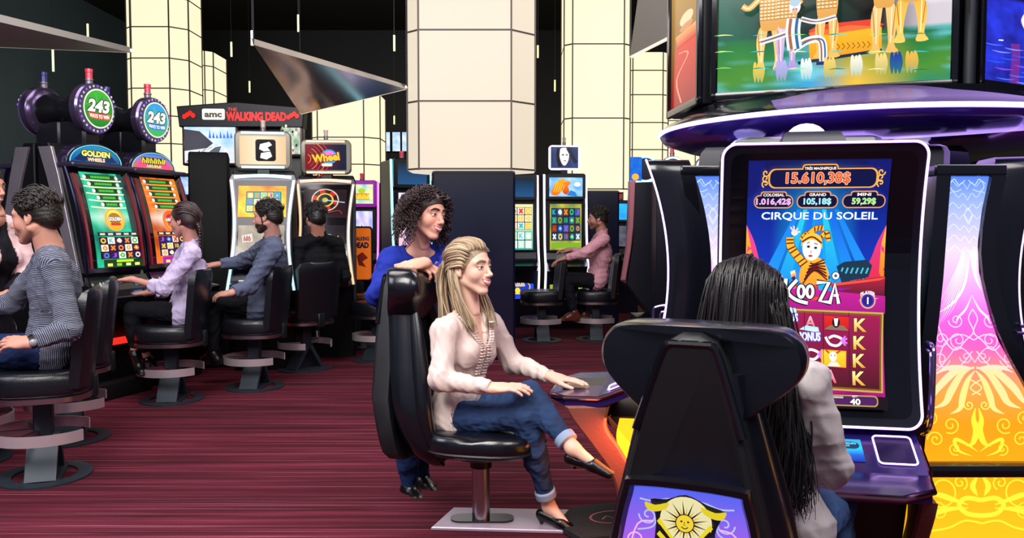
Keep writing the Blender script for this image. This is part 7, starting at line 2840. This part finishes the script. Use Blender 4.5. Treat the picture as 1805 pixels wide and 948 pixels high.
# 4 striped sweater man
J = dict(pelvis=V3(92, 612, 4.32), neck=V3(88, 432, 4.31), head=V3(62, 382, 4.28), chest=V3(96, 505, 4.32),
         shL=V3(96, 464, 4.13), shR=V3(80, 464, 4.50), elL=V3(122, 580, 4.06), wrL=V3(52, 604, 3.96), elR=V3(20, 535, 4.56), wrR=V3(-70, 552, 4.50),
         hipL=V3(88, 622, 4.22), hipR=V3(88, 618, 4.42), knL=V3(-50, 622, 4.12), anL=V3(-45, 775, 4.15), toL=V3(-90, 800, 4.15), knR=V3(-50, 612, 4.50), anR=V3(-40, 760, 4.5), toR=V3(-85, 780, 4.5))
st = dict(skin='#cf9580', hair=('#17130f', '#2c2420'), style='short', look=(178, -6, 0), male=True, smile=.6, hs=1.12, beard=.25,
          res=(.011, .0026, .003), handL=((-1, 0, .05), (0, -.5, .8), dict(curl=(.2, .3, .3))), handR=((-1, 0, 0), (0, 0, 1)),
          top=dict(col='#8a8e9c', mat=stripe_m, g=.017, cuff=.88, cg=.9, neck='round', hem=.10, name='sweater', wr=.005, wf=20, res=.0065),
          legs=dict(col='#1c2a50', mat=denim_m, fade=True, g=.010), shoe=dict(kind='boot', col='#0a0a0c'))
man, org = person('dark-haired man in a thin-striped grey sweater seated at the far left', J, st)
wt = Acc()
wp, ep = A3(W(52, 604, 3.96)), A3(W(122, 580, 4.06))
dv = (ep - wp) / np.linalg.norm(ep - wp)
c_ = wp + dv * .012
a1 = np.cross(dv, [0, 0, 1])
a1 /= np.linalg.norm(a1)
a2 = np.cross(dv, a1)
for o in np.linspace(-.009, .009, 4):
    wt.tube([c_ + dv * o + a1 * .033 * math.cos(t) + a2 * .031 * math.sin(t) for t in np.linspace(0, 2 * PI, 22)], .003, hx('#0c0c10'), 5)
wt.tube([c_ + a1 * .033, c_ + a1 * .041], [.018, .016], hx('#9a9aa4'), 16)
wt.build('wrist_watch', vmat('watch', .25), man, org, 'dark wrist watch')

# 5 woman in the pale pink jacket at the left edge
J = dict(pelvis=V3(-18, 590, 4.98), neck=V3(-8, 377, 4.95), head=V3(-22, 330, 4.92), chest=V3(-10, 450, 4.97),
         shR=V3(-48, 407, 4.80), shL=V3(28, 403, 5.08), elL=V3(52, 478, 5.10), wrL=V3(10, 520, 4.85), elR=V3(-60, 480, 4.70), wrR=V3(-20, 530, 4.6),
         hipR=V3(-35, 600, 4.9), hipL=V3(0, 600, 5.05), knR=V3(-35, 690, 4.9), knL=V3(0, 690, 5.05), anR=V3(-35, 765, 4.92), anL=V3(0, 760, 5.07), toR=V3(-20, 790, 4.8), toL=V3(12, 780, 4.95))
st = dict(skin='#c98f78', hair=('#1a1214', '#2e2022'), style='bun', look=(-12, -4, 0), hs=1.0, smile=.4, res=FAR, handL=((-.6, -.7, 0), (0, 0, 1)), handR=((.8, 0, 0), (0, 0, 1)),
          top=dict(col='#e6c2c4', mat=cloth_m, g=.014, cuff=.9, neck='v', hem=.22, name='jacket', wr=.003, res=.008, inner=('#15121c', .025)),
          legs=dict(col='#101014', mat=cloth_m, g=.01), shoe=dict(kind='boot', col='#0a0a0c'))
person('dark-haired woman in an open pale pink jacket at the left edge of the photo', J, st)

# 6 woman with the braid
J = dict(pelvis=V3(325, 548, 6.20), neck=V3(338, 425, 6.18), head=V3(324, 388, 6.15), chest=V3(338, 482, 6.19),
         shL=V3(338, 447, 6.02), shR=V3(326, 447, 6.34), elL=V3(290, 508, 5.94), wrL=V3(232, 492, 6.02), elR=V3(286, 512, 6.36), wrR=V3(252, 518, 6.2),
         hipL=V3(322, 553, 6.12), hipR=V3(322, 551, 6.30), knL=V3(232, 545, 6.08), knR=V3(236, 541, 6.28), anL=V3(238, 628, 6.1), anR=V3(262, 640, 6.3), toL=V3(250, 655, 5.95), toR=V3(245, 662, 6.3))
st = dict(skin='#c98d80', hair=('#2a1a1c', '#3e2a2c'), style='braid', look=(168, -4, 0), hs=1.0, bs=.97, res=(.013, .004, .004), handL=((-1, 0, -.05), (0, 0, 1), dict(curl=(.1, .15, .1))), handR=((-.95, -.1, .0), (0, 0, 1)),
          top=dict(col='#c6b8dc', mat=satin_m, g=.020, cuff=.42, cg=1.2, neck='collar', collar=True, hem=.16, name='shirt', wr=.007, wf=18, res=.008, cuffband=True),
          legs=dict(col='#0b0c12', mat=cloth_m, g=.006, cuff=.8), shoe=dict(kind='boot', col='#0a0a0c'))
person('woman with a long braid in a pale lilac shirt, playing the green-lit machine', J, st)

# 7 bearded man in grey
J = dict(pelvis=V3(458, 532, 6.66), neck=V3(482, 416, 6.62), head=V3(471, 382, 6.58), chest=V3(476, 470, 6.65),
         shL=V3(484, 439, 6.43), shR=V3(468, 436, 6.83), elL=V3(440, 505, 6.36), wrL=V3(408, 516, 6.22), elR=V3(424, 462, 7.0), wrR=V3(385, 466, 6.92),
         hipL=V3(455, 540, 6.56), hipR=V3(455, 538, 6.78), knL=V3(372, 533, 6.5), knR=V3(378, 530, 6.8), anL=V3(375, 625, 6.5), anR=V3(380, 622, 6.8), toL=V3(352, 640, 6.5), toR=V3(358, 638, 6.8))
st = dict(skin='#c48f80', hair=('#15120f', '#241f1c'), style='short', look=(172, -4, 0), male=True, hs=1.05, beard=.92, res=(.014, .0045, .005), handL=((-.9, .1, -.1), (0, -.4, 1)), handR=((-1, 0, 0), (0, 0, 1)),
          top=dict(col='#565e76', mat=cloth_m, g=.020, cuff=.93, cg=.9, neck='collar', collar=True, hem=.22, name='jacket', wr=.006, res=.009, skirt=(0, 0, -.02)),
          legs=dict(col='#0e0f16', mat=cloth_m, g=.010), shoe=dict(kind='boot', col='#0a0a0c'))
person('bearded man in a grey jacket seated before the teal-lit machine', J, st)

# 8 man in black from behind
J = dict(pelvis=V3(552, 524, 7.50), neck=V3(562, 411, 7.46), head=V3(556, 384, 7.44), chest=V3(558, 468, 7.48),
         shL=V3(528, 431, 7.38), shR=V3(594, 431, 7.60), elL=V3(520, 490, 7.28), wrL=V3(520, 500, 7.55), elR=V3(608, 488, 7.62), wrR=V3(590, 484, 7.84),
         hipL=V3(540, 528, 7.48), hipR=V3(566, 528, 7.56), knL=V3(522, 518, 7.86), knR=V3(556, 518, 7.94), anL=V3(522, 590, 7.82), anR=V3(556, 590, 7.88), toL=V3(515, 600, 7.95), toR=V3(552, 600, 8.0))
st = dict(skin='#b87f6c', hair=('#0f0d0d', '#1c1818'), style='short', look=(125, -3, 0), male=True, hs=1.05, res=FAR, handL=((-.4, .9, 0), (0, 0, 1)), handR=((-.4, .9, 0), (0, 0, 1)),
          top=dict(col='#0c0e14', mat=cloth_m, g=.014, cuff=.93, neck='collar', collar=True, hem=.15, name='jacket', wr=.005, res=.010),
          legs=dict(col='#0e0f16', mat=cloth_m, g=.008), shoe=dict(kind='boot', col='#0a0a0c'))
person('man in a black jacket seen from behind at the orange-lit machine', J, st)

# 9 man in the pink shirt
J = dict(pelvis=V3(1053, 493, 9.42), neck=V3(1061, 407, 9.40), head=V3(1053, 385, 9.37), chest=V3(1060, 450, 9.40),
         shL=V3(1064, 421, 9.20), shR=V3(1056, 420, 9.60), elL=V3(1030, 446, 9.10), wrL=V3(996, 455, 9.14), elR=V3(1036, 448, 9.65), wrR=V3(1006, 440, 9.62),
         hipL=V3(1052, 496, 9.32), hipR=V3(1052, 495, 9.52), knL=V3(998, 492, 9.28), knR=V3(1000, 490, 9.55), anL=V3(1012, 552, 9.3), anR=V3(1030, 556, 9.5), toL=V3(992, 562, 9.3), toR=V3(1014, 566, 9.5))
st = dict(skin='#c08878', hair=('#17130f', '#2a2420'), style='short', look=(176, -2, 0), male=True, hs=1.02, beard=.55, res=FAR, handL=((-.95, 0, -.3), (0, 0, 1)), handR=((-1, 0, 0), (0, 0, 1)),
          top=dict(col='#dca0ae', mat=satin_m, g=.016, cuff=.93, neck='collar', collar=True, hem=.14, name='shirt', wr=.005, res=.010),
          legs=dict(col='#14141c', mat=cloth_m, g=.008), shoe=dict(kind='boot', col='#5a2a22'))
person('short-haired man in a pink shirt seated between the two big columns', J, st)
